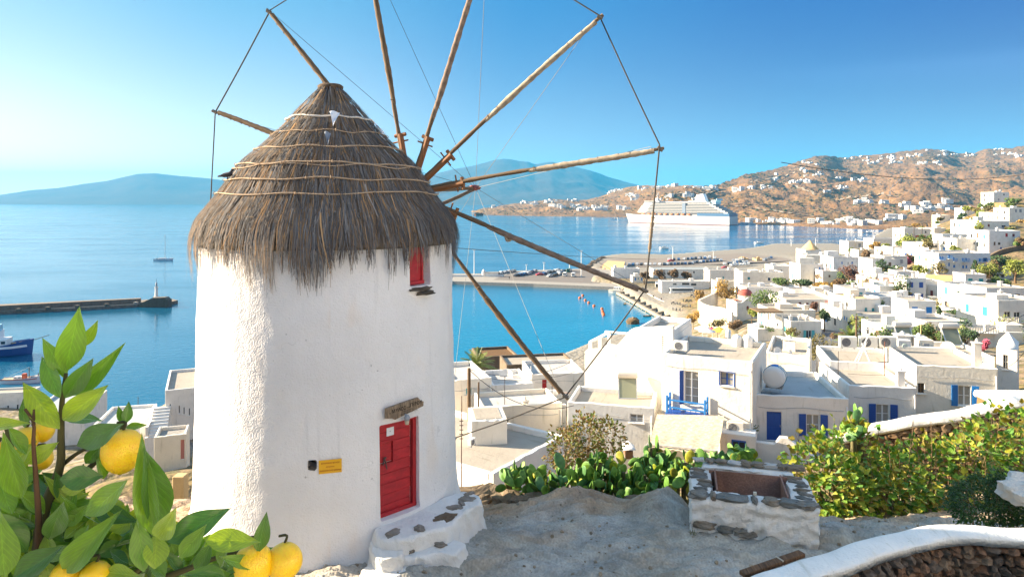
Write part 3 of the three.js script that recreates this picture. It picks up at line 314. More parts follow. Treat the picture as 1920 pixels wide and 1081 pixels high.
// ---------- ground, hillside, sea, far land ----------
{
  const rockM = mat([1.0, 0.98, 0.95], 0.96, { map: T.rock, bumpMap: T.rockB, bumpScale: 0.08, vertexColors: true });
  const g = grid(430, 270, (i, j) => { const x = j < 0.14 ? -15 + 38 * i : -14.5 + 29.5 * i, z = j < 0.14 ? 7 - 17.2 * j / 0.14 : -10.2 - 7.7 * (j - 0.14) / 0.86; return V(x, landY(x, z), z); });
  paint(g, (x, y, z) => { const d = -z, edge = sst(13.7, 15.0, d + 0.5 * fbm2(x, d)), patch = sst(0.0, 0.35, fbm2(x * 0.45 + 3, d * 0.6 + 1, 4) + edge * 0.5 - 0.15 + sst(-1, -5, x) * 0.2); const a = [0.84, 0.93, 1.02], b = [0.98, 0.72, 0.48]; const s = 0.95 + 0.14 * fbm2(x * 1.7, d * 2.7, 4); return a.map((v, k) => lerp(v, b[k], clamp(patch * 0.22 + edge * 0.5)) * s); });
  tag(mesh('ground', g, rockM), null, null, null, 'structure');
  // the town hillside
  const NU = 520, ND = 460, d0 = 17.2, d1 = 1290;
  const hg = grid(NU, ND, (i, j) => { const d = d0 * Math.pow(d1 / d0, j), x = lerp(-1.25, 1.35, i) * d; return V(x, landY(x, -d) - 0.02, -d); });
  const earth = [0.31, 0.21, 0.115], grass = [0.26, 0.185, 0.06], green = [0.10, 0.105, 0.03], pave = [0.36, 0.34, 0.31], road = [0.20, 0.195, 0.19];
  paint(hg, (x, y, z) => { const d = -z, n = fbm2(x * 0.06, z * 0.06, 4), m = fbm2(x * 0.25 + 7, z * 0.25, 3); let c = earth.map((v, k) => lerp(v, grass[k], sst(-0.2, 0.3, n))); c = c.map((v, k) => lerp(v, green[k], sst(0.05, 0.3, m) * 0.8)); const flat = sst(4.5, 2.2, y) * sst(130, 180, d); const town = sst(60, 90, d) * sst(260, 200, d) * sst(0.15, -0.15, m) * sst(80, 60, x) * 0.5; c = c.map((v, k) => lerp(v, pave[k], Math.max(flat * (0.75 + 0.2 * m), town))); return c; });
  tag(mesh('hillside', hg, mat([1, 1, 1], 0.97, { vertexColors: true, map: again(T.grain, 0.12), bumpMap: again(T.hillB, 0.05), bumpScale: 0.5 })), null, null, null, 'structure');
  // water: one sheet to the horizon
  const sg = grid(160, 120, (i, j) => { const d = 14 * Math.pow(17500 / 14, j), x = lerp(-1.6, 1.6, i) * (d + 40); return V(x, 0, -d); }, (p) => [p.x, p.z]);
  paint(sg, (x, y, z) => { const d = -z, u = x / d * F + CX, sh = sst(420, 190, d) * sst(380, 900, u), right = sst(1000, 1500, u) * sst(500, 900, d) * sst(4500, 2000, d); let c = [0.008, 0.10, 0.19]; c = c.map((v, k) => lerp(v, [0.004, 0.18, 0.31][k], sh)); c = c.map((v, k) => lerp(v, [0.006, 0.085, 0.21][k], right)); const s = 1 + 0.22 * fbm2(x * 0.006, z * 0.012, 3); return c.map((v) => v * s); });
  tag(mesh('sea', sg, mat([1, 1, 1], 0.22, { vertexColors: true, roughnessMap: T.wind, bumpMap: T.sea, bumpScale: 0.075 })), null, null, null, 'structure');
}
// far land: a slope between a shore line and a sky line
function slopeLand(name, u0, u1, shore, sky, dA, dB, nu, ns, m, o = {}) {
  const at = (u, s) => { const v0 = pl(shore, u), v1 = pl(sky, u), a = typeof dA === 'function' ? dA(u) : dA, b = typeof dB === 'function' ? dB(u) : dB; const d = lerp(a, b, s), e = o.ease ? o.ease(s) : s; let v = lerp(v0, v1, e); const p = P(u, v, d); const w = Math.sin(Math.min(1, s * 1.0) * Math.PI); p.y += (o.amp || 0) * w * fbm2(p.x * o.fr, p.z * o.fr, 5) + (o.amp || 0) * 0.14 * fbm2(p.x * o.fr * 7, p.z * o.fr * 7, 3) * sst(0, 0.1, s); return p; };
  const g = grid(nu, ns, (i, j) => { if (j > 0.999) { const p = at(lerp(u0, u1, i), 1); return V(p.x * 1.25, -5, p.z * 1.25); } if (j < 0.02) { const p = at(lerp(u0, u1, i), 0); return V(p.x * 0.99, -4, p.z * 0.99); } return at(lerp(u0, u1, i), (j - 0.02) / 0.93 > 1 ? 1 : (j - 0.02) / 0.93); });
  if (o.paint) paint(g, o.paint);
  tag(mesh(name, g, m), null, null, null, 'structure'); return at;
}
const hillM = mat([0.42, 0.45, 0.44], 0.98, { map: T.hill, bumpMap: T.hillB, bumpScale: 7, vertexColors: true });
const far = mat([0.12, 0.12, 0.13], 1, { map: again(T.hill, 1 / 2600) });
const tint = (x, y, z) => { const k = 1 + 0.25 * fbm2(x * 0.003, z * 0.003, 4), gr = sst(0.1, 0.4, fbm2(x * 0.004 + 9, z * 0.004, 3)); return [k, k * lerp(1, 1.02, gr), k * lerp(1, 0.8, gr)]; };
const SHORE = [[840, 402], [885, 403], [1000, 405], [1190, 407], [1240, 412], [1380, 418.5], [1450, 421], [1560, 426], [1650, 429.5], [1720, 425], [2400, 425]];
const dShore = (u) => H * F / (pl(SHORE, u) - HZ);
const headland = slopeLand('headland', 880, 1420, SHORE, [[880, 403], [905, 390], [930, 387], [960, 382], [1000, 377], [1040, 373], [1070, 375], [1100, 374], [1130, 367], [1150, 358], [1180, 350], [1210, 347], [1250, 349], [1290, 347], [1330, 350], [1380, 352], [1420, 360]], dShore, (u) => dShore(u) * 1.75, 260, 70, hillM, { amp: 22, fr: 0.004, ease: (s) => Math.pow(s, 0.75), paint: tint });
const brownHill = slopeLand('brown_hill', 1195, 2300, [[1195, 409], [1380, 418.5], [1450, 421], [1560, 426], [1650, 429.5], [1720, 420], [2400, 420]], [[1195, 408], [1222, 384], [1245, 362], [1280, 354], [1320, 349], [1350, 345], [1380, 334], [1400, 326], [1430, 322], [1450, 317], [1480, 309], [1505, 300], [1530, 292], [1550, 291], [1580, 296], [1620, 291], [1660, 288], [1700, 283], [1735, 279], [1770, 281], [1800, 288], [1830, 286], [1850, 279], [1875, 279], [1900, 277], [1920, 273], [2000, 268], [2300, 280]], (u) => dShore(Math.min(u, 1650)) * 0.985, (u) => lerp(2000, 3400, sst(1200, 1650, u)), 420, 130, hillM, { amp: 46, fr: 0.0026, ease: (s) => Math.pow(s, 0.8), paint: tint });
slopeLand('distant_island', -700, 620, [[-700, 381], [640, 381]], [[-700, 375], [-200, 372], [0, 365], [60, 356], [110, 352], [160, 344], [200, 339], [230, 332], [255, 326], [290, 324.5], [330, 329], [390, 334], [470, 345], [560, 366], [620, 379]], 10500, 12800, 160, 24, far, { amp: 30, fr: 0.0008 });
slopeLand('distant_mountain', 620, 1420, [[600, 384], [1440, 384]], [[620, 376], [700, 358], [760, 344], [800, 332], [826, 323], [845, 318], [880, 312], [905, 306], [930, 299], [945, 297.5], [960, 299], [975, 302], [990, 303], [1005, 308], [1020, 305], [1035, 303], [1060, 310], [1085, 314], [1110, 320], [1140, 331], [1170, 340], [1200, 348], [1240, 356], [1420, 376]], 9000, 12500, 200, 40, far, { amp: 60, fr: 0.0009 });
// ---------- houses ----------
Object.assign(M, { pinkd: mat([0.52, 0.22, 0.18], 0.8), pinkp: mat([0.72, 0.36, 0.33], 0.9), green: mat([0.42, 0.55, 0.45], 0.6), stoneW: lime([0.36, 0.30, 0.24], { map: T.rock, bumpMap: T.rockB, bumpScale: 0.06 }), whiteB: lime([0.81, 0.80, 0.79]), whiteC: lime([0.84, 0.80, 0.73]) });
const wallsOf = { stone: 'stoneW', cream: 'cream', ochre: 'ochre', pink: 'pink' };
let hk = 0; const houses = {};
function house(n, label, u0, u1, vt, vb, d, dep, yawDeg, o = {}) {
  hk++; const th = R(yawDeg), c = Math.cos(th), s = Math.sin(th), r0 = (u0 - CX) / F, r1 = (u1 - CX) / F, xl = r0 * d, w = (r1 * d - xl) / (c - r1 * s), h = (vb - vt) / F * d, y0 = H - (vb - HZ) / F * d;
  const g = thing(n, label, n.replace(/_/g, ' ').replace('stone house', 'house').replace('terrace wall house', 'house').replace('octagonal house', 'house').replace('tower house', 'house').replace('apartment house', 'house').replace('bus station', 'station'), V(xl + w / 2 * c, y0, -d - w / 2 * s), th, undefined);
  const loc = (u, v) => { const r = (u - CX) / F, a = (r * d - xl) / (c - r * s), dd = d + a * s; return [a - w / 2, H - (v - HZ) / F * dd - y0]; };
  const wm = M[wallsOf[o.m] || ['white', 'whiteB', 'whiteC'][hk % 3]], par = o.noPar || o.m === 'stone' && 0 ? 0 : Math.min(0.4, h * 0.16), small = d > 150, t = 0.28, low = d < 40 ? 2 : 4.5, near = d < 70;
  // front wall with its openings
  const sh = new THREE.Shape(), hw = w / 2 - 0.04; sh.moveTo(-hw, -low); sh.lineTo(hw, -low); sh.lineTo(hw, h - 0.04);
  const nW = near ? 10 : 4; for (let i = 1; i < nW; i++) sh.lineTo(hw - 2 * hw * i / nW, h - 0.04 + (near ? 0.05 * n2(i * 0.8, hk) : 0.0)); sh.lineTo(-hw, h - 0.04); sh.closePath();
  const wins = [];
  for (const q of o.w || []) { const [ty, u, v, pw, ph] = q, [x0, yb] = loc(u, v + ph), [x1] = loc(u + pw, v + ph), [, yt] = loc(u, v); const a = Math.max(-hw + 0.06, x0), b = Math.min(hw - 0.06, x1), e = Math.min(yt, h - 0.25); if (b - a < 0.15 || e - yb < 0.15) continue; const ho = new THREE.Path(); ho.moveTo(a, yb); if (ty === 'a') { ho.lineTo(a, e - (b - a) / 2); ho.absarc((a + b) / 2, e - (b - a) / 2, (b - a) / 2, Math.PI, 0, true); ho.lineTo(b, yb); } else { ho.lineTo(a, e); ho.lineTo(b, e); ho.lineTo(b, yb); } ho.closePath(); sh.holes.push(ho); wins.push([ty, a, yb, b - a, e - yb, q[5], q[6]]); }
  const fr = new THREE.ExtrudeGeometry(sh, { depth: t - 0.08, bevelEnabled: true, bevelSize: 0.04, bevelThickness: 0.04, bevelSegments: near ? 3 : 1, curveSegments: 6 }).translate(0, 0, -t + 0.04);
  const body = box(w, h - par + low, dep - t + 0.05, 0, (h - par - low) / 2, -t - (dep - t) / 2 + 0.025);
  mesh('wall', boxUV(merge([fr, body])), wm, g);
  // parapets and roof
  if (par) { const pr = near ? 0.1 : 0.06, rb = near ? rbox : (a, b, cc, r, x, y, z) => box(a, b, cc, x, y, z); mesh('parapet', boxUV(merge([rb(0.24, par + 0.06, dep - t - 0.002, pr, -w / 2 + 0.119, h - par / 2 - 0.03, -t - (dep - t) / 2), rb(0.24, par + 0.06, dep - t - 0.002, pr, w / 2 - 0.119, h - par / 2 - 0.033, -t - (dep - t) / 2), rb(w - 0.49, par + 0.05, 0.24, pr, 0, h - par / 2 - 0.034, -dep + 0.13)])), wm, g); }
  mesh('roof', boxUV(box(w - 0.5, 0.03, dep - t - 0.28, 0, h - par + 0.014, -t - (dep - t) / 2 + 0.11)), M[o.roof] || M.roof, g);
  // windows and doors
  for (const [ty, x, y, ww, hh, col, det] of wins) {
    const cm = M[col] || M.frame, cx = x + ww / 2, cy = y + hh / 2;
    if (ty === 'd' || ty === 'a') { const dg = mesh('door', boxUV(box(ww + 0.06, hh + 0.06, 0.05, cx, cy, -t + 0.12)), cm, g); if (near) { for (let i = 0; i < 4; i++) mesh('panel', rbox(ww * 0.38, hh * 0.38, 0.03, 0.01, cx + (i % 2 - 0.5) * ww * 0.46, cy + (i < 2 ? -0.24 : 0.23) * hh, -t + 0.145), cm, dg); mesh('handle', box(0.03, 0.12, 0.05, cx + ww * 0.4, cy, -t + 0.18), M.steel, dg); } continue; }
    if (ty === 'p') { mesh('shutter', boxUV(box(ww + 0.05, hh + 0.05, 0.05, cx, cy, -t + 0.16)), cm, g); continue; }
    const wg = new THREE.Group(); wg.name = 'window'; g.add(wg);
    const f = Math.min(0.07, ww * 0.13), fz = -t + 0.14, glassM = det === 2 ? M.curtain : ['frame', 'blue', 'blue2', 'dark', 'brown', 'cream'].includes(col) || ty[0] === 's' ? M.glass : cm;
    if (ww * F / d < 5 && ty === 'w') { mesh('pane', box(ww + 0.05, hh + 0.05, 0.03, cx, cy, fz), cm, wg); if (hh > 0.7) mesh('sill', box(ww + 0.25, 0.07, 0.12, cx, y - 0.035, 0.055), wm, wg); continue; }
    mesh('pane', box(ww + 0.05, hh + 0.05, 0.02, cx, cy, fz - 0.03), glassM, wg);
    const fm = ty[0] === 's' ? M.frame : col === 'dark' ? M.brown : cm, bars = [box(f, hh, 0.06, x + f / 2, cy, fz), box(f, hh, 0.06, x + ww - f / 2, cy, fz), box(ww - 2 * f, f, 0.058, cx, y + f / 2, fz), box(ww - 2 * f, f, 0.058, cx, y + hh - f / 2, fz), box(f * 1.3, hh - 2 * f, 0.056, cx, cy, fz)];
    if (near) for (let i = 1; i < (hh > 1.4 ? 4 : 2); i++) bars.push(box(ww - 2 * f, f * 0.55, 0.05, cx, y + hh * i / (hh > 1.4 ? 4 : 2), fz - 0.002));
    mesh('frame', merge(bars), fm, wg);
    if (col === 'blue' && ty === 'w' && near) mesh('surround', merge([box(0.07, hh + 0.1, 0.05, x - 0.03, cy, 0.0), box(0.07, hh + 0.1, 0.05, x + ww + 0.03, cy, 0.0), box(ww, 0.07, 0.05, cx, y - 0.03, 0.0), box(ww, 0.06, 0.05, cx, y + hh + 0.02, 0)]), cm, wg);
    mesh('sill', rbox(ww + 0.16, 0.06, 0.14, 0.02, cx, y - 0.032, 0.06), wm, wg);
    if (ty[0] === 's') for (const sgn of ty === 's1' ? [-1] : [-1, 1]) {
      const sw = ww * (ty === 's1' ? 0.36 : 0.52), sg = new THREE.Group(); sg.name = 'shutter'; sg.position.set(sgn < 0 ? x - 0.02 : x + ww + 0.02, cy, 0.035); sg.rotation.y = -sgn * (ty === 's1' ? 0.9 : 0.12); g.add(sg);
      mesh('shutter_leaf', merge([rbox(sw, hh + 0.04, 0.03, 0.006, sgn * sw / 2, 0, 0.01), ...(near ? Array.from({ length: 9 }, (_, i) => box(sw * 0.74, hh * 0.052, 0.02, sgn * sw / 2, (i - 4) * hh * 0.1, 0.03)) : [])]), cm, sg);
    }
  }
  if (d > 95 && xl > 0 && h > 2.2 && !o.dome && o.m !== 'stone' && n !== 'warehouse') { // openings in the side wall
    const fs = rng(hk * 31 + 5), cols = [M.blue2, M.dark, M.brown, M.teal, M.glass, M.dark], st = h > 5 ? 2 : 1, nn = Math.max(1, Math.min(3, Math.floor(dep / 3.2))); for (let q = 0; q < st; q++) for (let i = 0; i < nn; i++) { const z = -dep * (i + 0.7) / (nn + 0.4), y = (st === 2 ? (q ? h * 0.56 : h * 0.12) : h * 0.32), ww = rr(0.7, 1.1, fs), wh = Math.min(h * 0.36, rr(1.0, 1.7, fs)), wg = new THREE.Group(); wg.name = 'window'; g.add(wg); const cm = cols[Math.floor(fs() * 6)]; mesh('pane', box(0.04, wh, ww, -w / 2 - 0.002, y + wh / 2, z), cm, wg); mesh('sill', merge([box(0.12, 0.08, ww + 0.2, -w / 2 - 0.03, y - 0.04, z), box(0.07, wh, 0.07, -w / 2 - 0.02, y + wh / 2, z - ww / 2 - 0.035), box(0.07, wh, 0.07, -w / 2 - 0.02, y + wh / 2, z + ww / 2 + 0.035)]), wm, wg); }
    if (!(o.ch || []).length && n !== 'kiosk') { o = { ...o, ch: [[rr(0.1, 0.9, fs), rr(0.2, 0.8, fs), 0.6, rr(0.7, 1.1, fs)], [rr(0.15, 0.85, fs), rr(0.4, 0.8, fs), rr(1.3, 2.4, fs), rr(0.7, 1.5, fs)]] }; }
  }
  for (const [a, b, v, col] of o.bal || []) {
    const [x0, yb] = loc(a, v), [x1] = loc(b, v), q = new THREE.Group(); q.name = 'balcony'; g.add(q); const W = Math.max(0.8, Math.min(x1, w / 2 + 3) - x0), cm = M[col] || wm;
    mesh('slab', box(W, 0.12, 0.8, x0 + W / 2, yb, 0.42), wm, q); const bars = [box(W, 0.08, 0.06, x0 + W / 2, yb + 0.9, 0.78)]; const nb = Math.max(3, Math.round(W / 0.35)); for (let i = 0; i <= nb; i++) bars.push(box(0.09, 0.84, 0.055, x0 + 0.04 + (W - 0.08) * i / nb, yb + 0.46, 0.78)); for (const x of [x0 + 0.03, x0 + W - 0.03]) bars.push(box(0.05, 0.06, 0.72, x, yb + 0.87, 0.4)); mesh('railing', merge(bars), cm, q);
  }
  for (const [fx, fz, cw, ch] of o.ch || []) { const x = (fx - 0.5) * w, z = -t - fz * (dep - t), big = cw > 1.1; mesh(big ? 'roof_room' : 'chimney', boxUV(big ? merge([rbox(cw, ch + 0.1, Math.min(cw, 2.4), 0.05, x, h - par + ch / 2, z)]) : merge([rbox(cw, ch, cw * 0.8, 0.05, x, h - par + ch / 2, z), rbox(cw * 1.25, 0.09, cw, 0.03, x, h - par + ch + 0.04, z), lathe([[0, 0.32], [cw * 0.16, 0.2], [cw * 0.26, 0]], 8).translate(x, h - par + ch + 0.085, z)])), wm, g); }
  if (near && d > 41 && n === 'house') { mesh('drain_pipe', tube([V(w / 2 - 0.12, h - par - 0.1, 0.04), V(w / 2 - 0.13, h - par - 0.2, 0.1), V(w / 2 - 0.13, h * 0.45, 0.1), V(w / 2 - 0.15, -1, 0.1)], 0.045, 6, 16), M.frame, g); mesh('wall_cable', tube(Array.from({ length: 9 }, (_, i) => V(-w / 2 + 0.3 + (w - 0.6) * i / 8, h - par - 0.35 - 0.06 * Math.sin(i * 1.1), 0.05)), 0.014, 4, 24), M.grey, g); }
  if (o.cap === 1) mesh('cap', boxUV(merge([lathe([[w * 0.80, 0], [w * 0.76, 0.12], [0, 1.1]], 4).rotateY(Math.PI / 4).scale(0.9, 1, 0.9 * dep / w).translate(0, h, -dep / 2)])), wm, g);
  if (o.cap === 2) { mesh('cap', boxUV(lathe([[w * 0.60, 0], [w * 0.56, 0.2], [0.2, 3.4], [0, 3.6]], 8).translate(0, h, -w * 0.5)), M.ochre, g); }
  if (o.dome) {
    mesh('apse', boxUV(merge([lathe([[1.75, 0], [1.75, 1.3], [1.9, 1.35], [1.9, 1.5]], 20).translate(0.35, h, -2.6)])), wm, g); mesh('dome', lathe([[1.85, 0], [1.72, 0.7], [1.3, 1.25], [0.7, 1.6], [0, 1.72]], 24).translate(0.35, h + 1.48, -2.6), mat([0.42, 0.10, 0.08], 0.8, { map: T.grain }), g); mesh('cross', merge([box(0.06, 0.6, 0.06, 0.35, h + 3.45, -2.6), box(0.34, 0.06, 0.06, 0.35, h + 3.5, -2.6)]), M.white, g);
    mesh('dome_slit', box(0.3, 0.7, 0.1, 0.35, h + 0.8, -0.84), M.brown, g); mesh('gable', boxUV(new THREE.ExtrudeGeometry((() => { const q = new THREE.Shape(); q.moveTo(-w * 0.28, 0); q.lineTo(w * 0.32, 0); q.lineTo(0.1, 1.3); q.closePath(); return q; })(), { depth: 0.3, bevelEnabled: false }).translate(0, h, -0.32)), wm, g); mesh('tiled_roof', box(1.7, 0.12, 2, -w / 2 + 0.8, h + 0.35, -2).rotateZ(0), mat([0.50, 0.12, 0.06], 0.8), g); mesh('side_wall', box(1.6, 0.4, 1.9, -w / 2 + 0.8, h + 0.1, -2), wm, g);
  }
  g.userData.size = undefined; delete g.userData.size; houses[label] = { g, w, h, dep, par, loc, y0 }; return houses[label];
}
for (const h of HS) house(...h);
// ---------- the windmill ----------
const MX = -3.816, MZ = -14.34, MY = H - 6.2, MTH = Math.atan2(3.816, 14.34);
const mill = thing('windmill', 'white round windmill with grey thatched cone roof, red door and bare wooden sail spars', 'windmill', V(MX, MY, MZ), MTH);
mill.updateMatrixWorld(true);
const inMill = (p) => mill.worldToLocal(p.clone());
const wallR = (y) => pl([[-0.8, 2.80], [0, 2.72], [0.2, 2.66], [0.6, 2.63], [3, 2.58], [6.2, 2.51]], y);
function millHit(u, v) { // where the sight line of (u, v) meets the wall: angle from the camera side (right positive) and height
  const o = inMill(V(0, H, 0)), d = inMill(P(u, v, 1)).sub(o); let y = 3, t = 0;
  for (let k = 0; k < 5; k++) { const r = wallR(y), a = d.x * d.x + d.z * d.z, b = 2 * (o.x * d.x + o.z * d.z), c = o.x * o.x + o.z * o.z - r * r; t = (-b - Math.sqrt(Math.max(0, b * b - 4 * a * c))) / (2 * a); y = o.y + d.y * t; }
  return { b: Math.atan2(o.x + d.x * t, o.z + d.z * t), y, r: wallR(y) };
}
const onWall = (b, y, out = 0) => V(Math.sin(b) * (wallR(y) + out), y, Math.cos(b) * (wallR(y) + out));
{
  // wall: a closed ring of masonry, then openings cut out of it
  const NA = 200, rows = []; for (let i = 0; i <= 57; i++) rows.push([-1.6 + i * 0.125, 0]); for (const y of [5.525, 3, -1.6]) rows.push([y, 1]); rows.push([-1.6, 0]);
  const pos = [], uv = [], idx = [];
  rows.forEach(([y, inner], j) => { for (let i = 0; i <= NA; i++) { const b = i / NA * 2 * Math.PI, s = Math.sin(b), c = Math.cos(b); let r = inner ? 1.85 : wallR(y); if (!inner) r += 0.022 * fbm3(s * 2.2, y * 0.9, c * 2.2, 4) + (y < 0.7 ? 0.05 * (0.7 - y) * fbm3(s * 6, y * 3, c * 6, 2) : 0); pos.push(s * r, y, c * r); uv.push(b * 2.6, y); } });
  for (let j = 0; j < rows.length - 1; j++) for (let i = 0; i < NA; i++) { const a = j * (NA + 1) + i, b = a + 1, c = a + NA + 1, d = c + 1; idx.push(a, b, c, b, d, c); }
  const g = new THREE.BufferGeometry(); g.setAttribute('position', new THREE.Float32BufferAttribute(pos, 3)); g.setAttribute('uv', new THREE.Float32BufferAttribute(uv, 2)); g.setIndex(idx); g.computeVertexNormals();
  const ev = new Evaluator(); ev.attributes = ['position', 'normal', 'uv']; ev.useGroups = false;
  let B = new Brush(g, M.white); B.updateMatrixWorld();
  const cut = (b, y0, y1, w, deep, jag = 0) => { const q = rbox(w, y1 - y0, 1.2, 0.03, 0, 0, 0, 1); const s = new Brush(q, M.white); s.position.set(Math.sin(b) * (wallR(y0) - deep + 0.6), (y0 + y1) / 2, Math.cos(b) * (wallR(y0) - deep + 0.6)); s.rotation.y = b; s.updateMatrixWorld(); B = ev.evaluate(B, s, SUBTRACTION); B.updateMatrixWorld(); };
  const dl = millHit(712, 880), dr = millHit(786, 880), db = (dl.b + dr.b) / 2, dw = 2 * dl.r * Math.sin((dr.b - dl.b) / 2), dy0 = millHit(744, 968).y, dy1 = millHit(750, 789).y;
  cut(db, dy0, dy1, dw, 0.24);
  const wl = millHit(768, 500), wr = millHit(806, 500), wb = (wl.b + wr.b) / 2, ww = 2 * wl.r * Math.sin((wr.b - wl.b) / 2), wy0 = millHit(785, 536).y, wy1 = wy0 + 0.95;
  cut(wb, wy0, wy1, ww, 0.2);
  const hv = millHit(585, 871); cut(hv.b, hv.y - 0.09, hv.y + 0.08, 0.155, 0.4);
  const hl = millHit(452, 431); cut(hl.b, hl.y - 0.12, hl.y + 0.3, 0.42, 0.3);
  const wm = mat([0.85, 0.85, 0.88], 0.93, { map: T.mill, bumpMap: T.plaster, bumpScale: 0.035 });
  mesh('wall', B.geometry, wm, mill);
  // red door
  const door = new THREE.Group(); door.name = 'door'; mill.add(door); door.position.set(Math.sin(db) * (wallR(1) - 0.2), dy0, Math.cos(db) * (wallR(1) - 0.2)); door.rotation.y = db;
  const dh = dy1 - dy0, n = 9;
  for (let i = 0; i < n; i++) { const h = dh / n, q = rbox(dw - 0.16, h - 0.006, 0.05, 0.006, -0.03, h * (i + 0.5), rr(-0.004, 0.004)); if (i !== 5 && i !== 6) mesh('plank', boxUV(q), M.red, door); else mesh('plank', boxUV(rbox(dw - 0.16 - 0.3, h - 0.006, 0.05, 0.006, -0.03 + 0.15, h * (i + 0.5), 0)), M.red, door); }
  mesh('hatch', merge([rbox(0.29, dh / n * 2 - 0.03, 0.04, 0.006, -0.03 - (dw - 0.16) / 2 + 0.15, dh / n * 6, -0.012)]), M.red, door);
  mesh('hatch_frame', merge([box(0.03, dh / n * 2 + 0.04, 0.03, -0.03 - (dw - 0.16) / 2 + 0.315, dh / n * 6, 0.03), box(0.32, 0.03, 0.03, -0.03 - (dw - 0.16) / 2 + 0.155, dh / n * 7 + 0.02, 0.03)]), M.red, door);
  mesh('door_frame', merge([rbox(0.075, dh, 0.1, 0.008, dw / 2 - 0.04, dh / 2, 0.02), rbox(dw, 0.06, 0.1, 0.008, 0, dh - 0.03, 0.021), rbox(0.05, dh, 0.08, 0.008, -dw / 2 + 0.025, dh / 2, 0.02), rbox(dw, 0.07, 0.11, 0.01, 0, 0.035, 0.022)]), M.red, door);
  mesh('door_latch', merge([bar(V(-0.26, dh * 0.62, 0.05), V(-0.22, dh * 0.50, 0.07), 0.012), bar(V(-0.26, dh * 0.62, 0.05), V(-0.3, dh * 0.55, 0.06), 0.012), box(0.05, 0.03, 0.03, -0.25, dh * 0.62, 0.05)]), M.iron, door);
  const pm = tag(mesh('paper_notice', box(0.155, 0.15, 0.004, 0, 0, 0), mat([0.75, 0.75, 0.76], 0.8)), 'white square paper notice pinned to the top of the red windmill door', 'notice');
  { const c = document.createElement('canvas'); c.width = c.height = 64; const x = c.getContext('2d'); x.fillStyle = '#f2f2f4'; x.fillRect(0, 0, 64, 64); x.fillStyle = '#8b92a8'; x.fillRect(26, 26, 12, 5); x.fillStyle = '#b9bcc8'; x.fillRect(28, 36, 8, 2); const t = new THREE.CanvasTexture(c); t.colorSpace = THREE.SRGBColorSpace; pm.material = mat([0.8, 0.8, 0.8], 0.8, { map: t }); }
  pm.position.copy(mill.localToWorld(door.position.clone().add(V(-0.13, dh * 0.885, 0.0).applyAxisAngle(V(0, 1, 0), db)).add(V(Math.sin(db) * 0.036, 0, Math.cos(db) * 0.036)))); pm.rotation.y = db + MTH;
  // upper window with red shutter, stone sill
  const win = new THREE.Group(); win.name = 'window'; mill.add(win); win.position.set(Math.sin(wb) * (wallR(4.5) - 0.17), wy0, Math.cos(wb) * (wallR(4.5) - 0.17)); win.rotation.y = wb;
  mesh('shutter', boxUV(merge([rbox(ww - 0.14, 0.86, 0.03, 0.005, -0.05, 0.47, 0), rbox(0.05, 0.9, 0.06, 0.01, -ww / 2 + 0.03, 0.47, 0.02), rbox(0.05, 0.9, 0.06, 0.01, ww / 2 - 0.1, 0.47, 0.02), rbox(ww - 0.06, 0.07, 0.07, 0.01, -0.03, 0.05, 0.023)])), M.red, win);
  const sl = STONES[1].clone().scale(ww * 0.52, 0.05, 0.14); mesh('sill', sl.translate(0, -0.05, 0.13), M.stone, win);
  mesh('sill_stone', STONES[2].clone().scale(0.22, 0.045, 0.12).translate(0.1, -0.14, 0.2), M.stone, win);
  mesh('vent', box(0.13, 0.15, 0.02).rotateY(hv.b).translate(Math.sin(hv.b) * (hv.r - 0.36), hv.y, Math.cos(hv.b) * (hv.r - 0.36)), M.dark, mill);
  mesh('vent_stone', STONES[4].clone().scale(0.07, 0.04, 0.07).rotateY(hv.b).translate(Math.sin(hv.b) * (hv.r - 0.05), hv.y - 0.075, Math.cos(hv.b) * (hv.r - 0.05)), M.stone, mill);
  mesh('lintel', merge([rbox(0.6, 0.09, 0.2, 0.02).rotateY(hl.b).translate(Math.sin(hl.b) * (hl.r - 0.08), hl.y + 0.2, Math.cos(hl.b) * (hl.r - 0.08))]), M.wood, mill);
  mesh('small_window', box(0.4, 0.4, 0.02).rotateY(hl.b).translate(Math.sin(hl.b) * (hl.r - 0.26), hl.y + 0.08, Math.cos(hl.b) * (hl.r - 0.26)), M.brown, mill);
  // name board over the door
  const sb = millHit(755, 765);
  const bd = thing('name_board', 'weathered grey driftwood board with carved lettering above the windmill door', 'sign', mill.localToWorld(onWall(sb.b, sb.y, 0.03)), MTH + sb.b);
  const sh = new THREE.Shape(); [[-0.40, 0.10], [-0.05, 0.12], [0.30, 0.13], [0.36, 0.06], [0.42, 0.03], [0.41, -0.04], [0.2, -0.07], [-0.22, -0.13], [-0.27, -0.09], [-0.41, -0.06]].forEach((p, i) => i ? sh.lineTo(...p) : sh.moveTo(...p));
  mesh('board', boxUV(new THREE.ExtrudeGeometry(sh, { depth: 0.035, bevelEnabled: true, bevelSize: 0.008, bevelThickness: 0.008, bevelSegments: 2 }).rotateZ(0.04)), mat([0.66, 0.60, 0.54], 0.9, { map: T.wood, bumpMap: T.woodB, bumpScale: 0.01 }), bd);
  const txt = (w, h, pw, ph, draw) => { const c = document.createElement('canvas'); c.width = pw; c.height = ph; draw(c.getContext('2d'), pw, ph); const t = new THREE.CanvasTexture(c); t.colorSpace = THREE.SRGBColorSpace; return [new THREE.PlaneGeometry(w, h), new THREE.MeshStandardMaterial({ map: t, roughness: 0.9, alphaTest: 0.4 })]; };
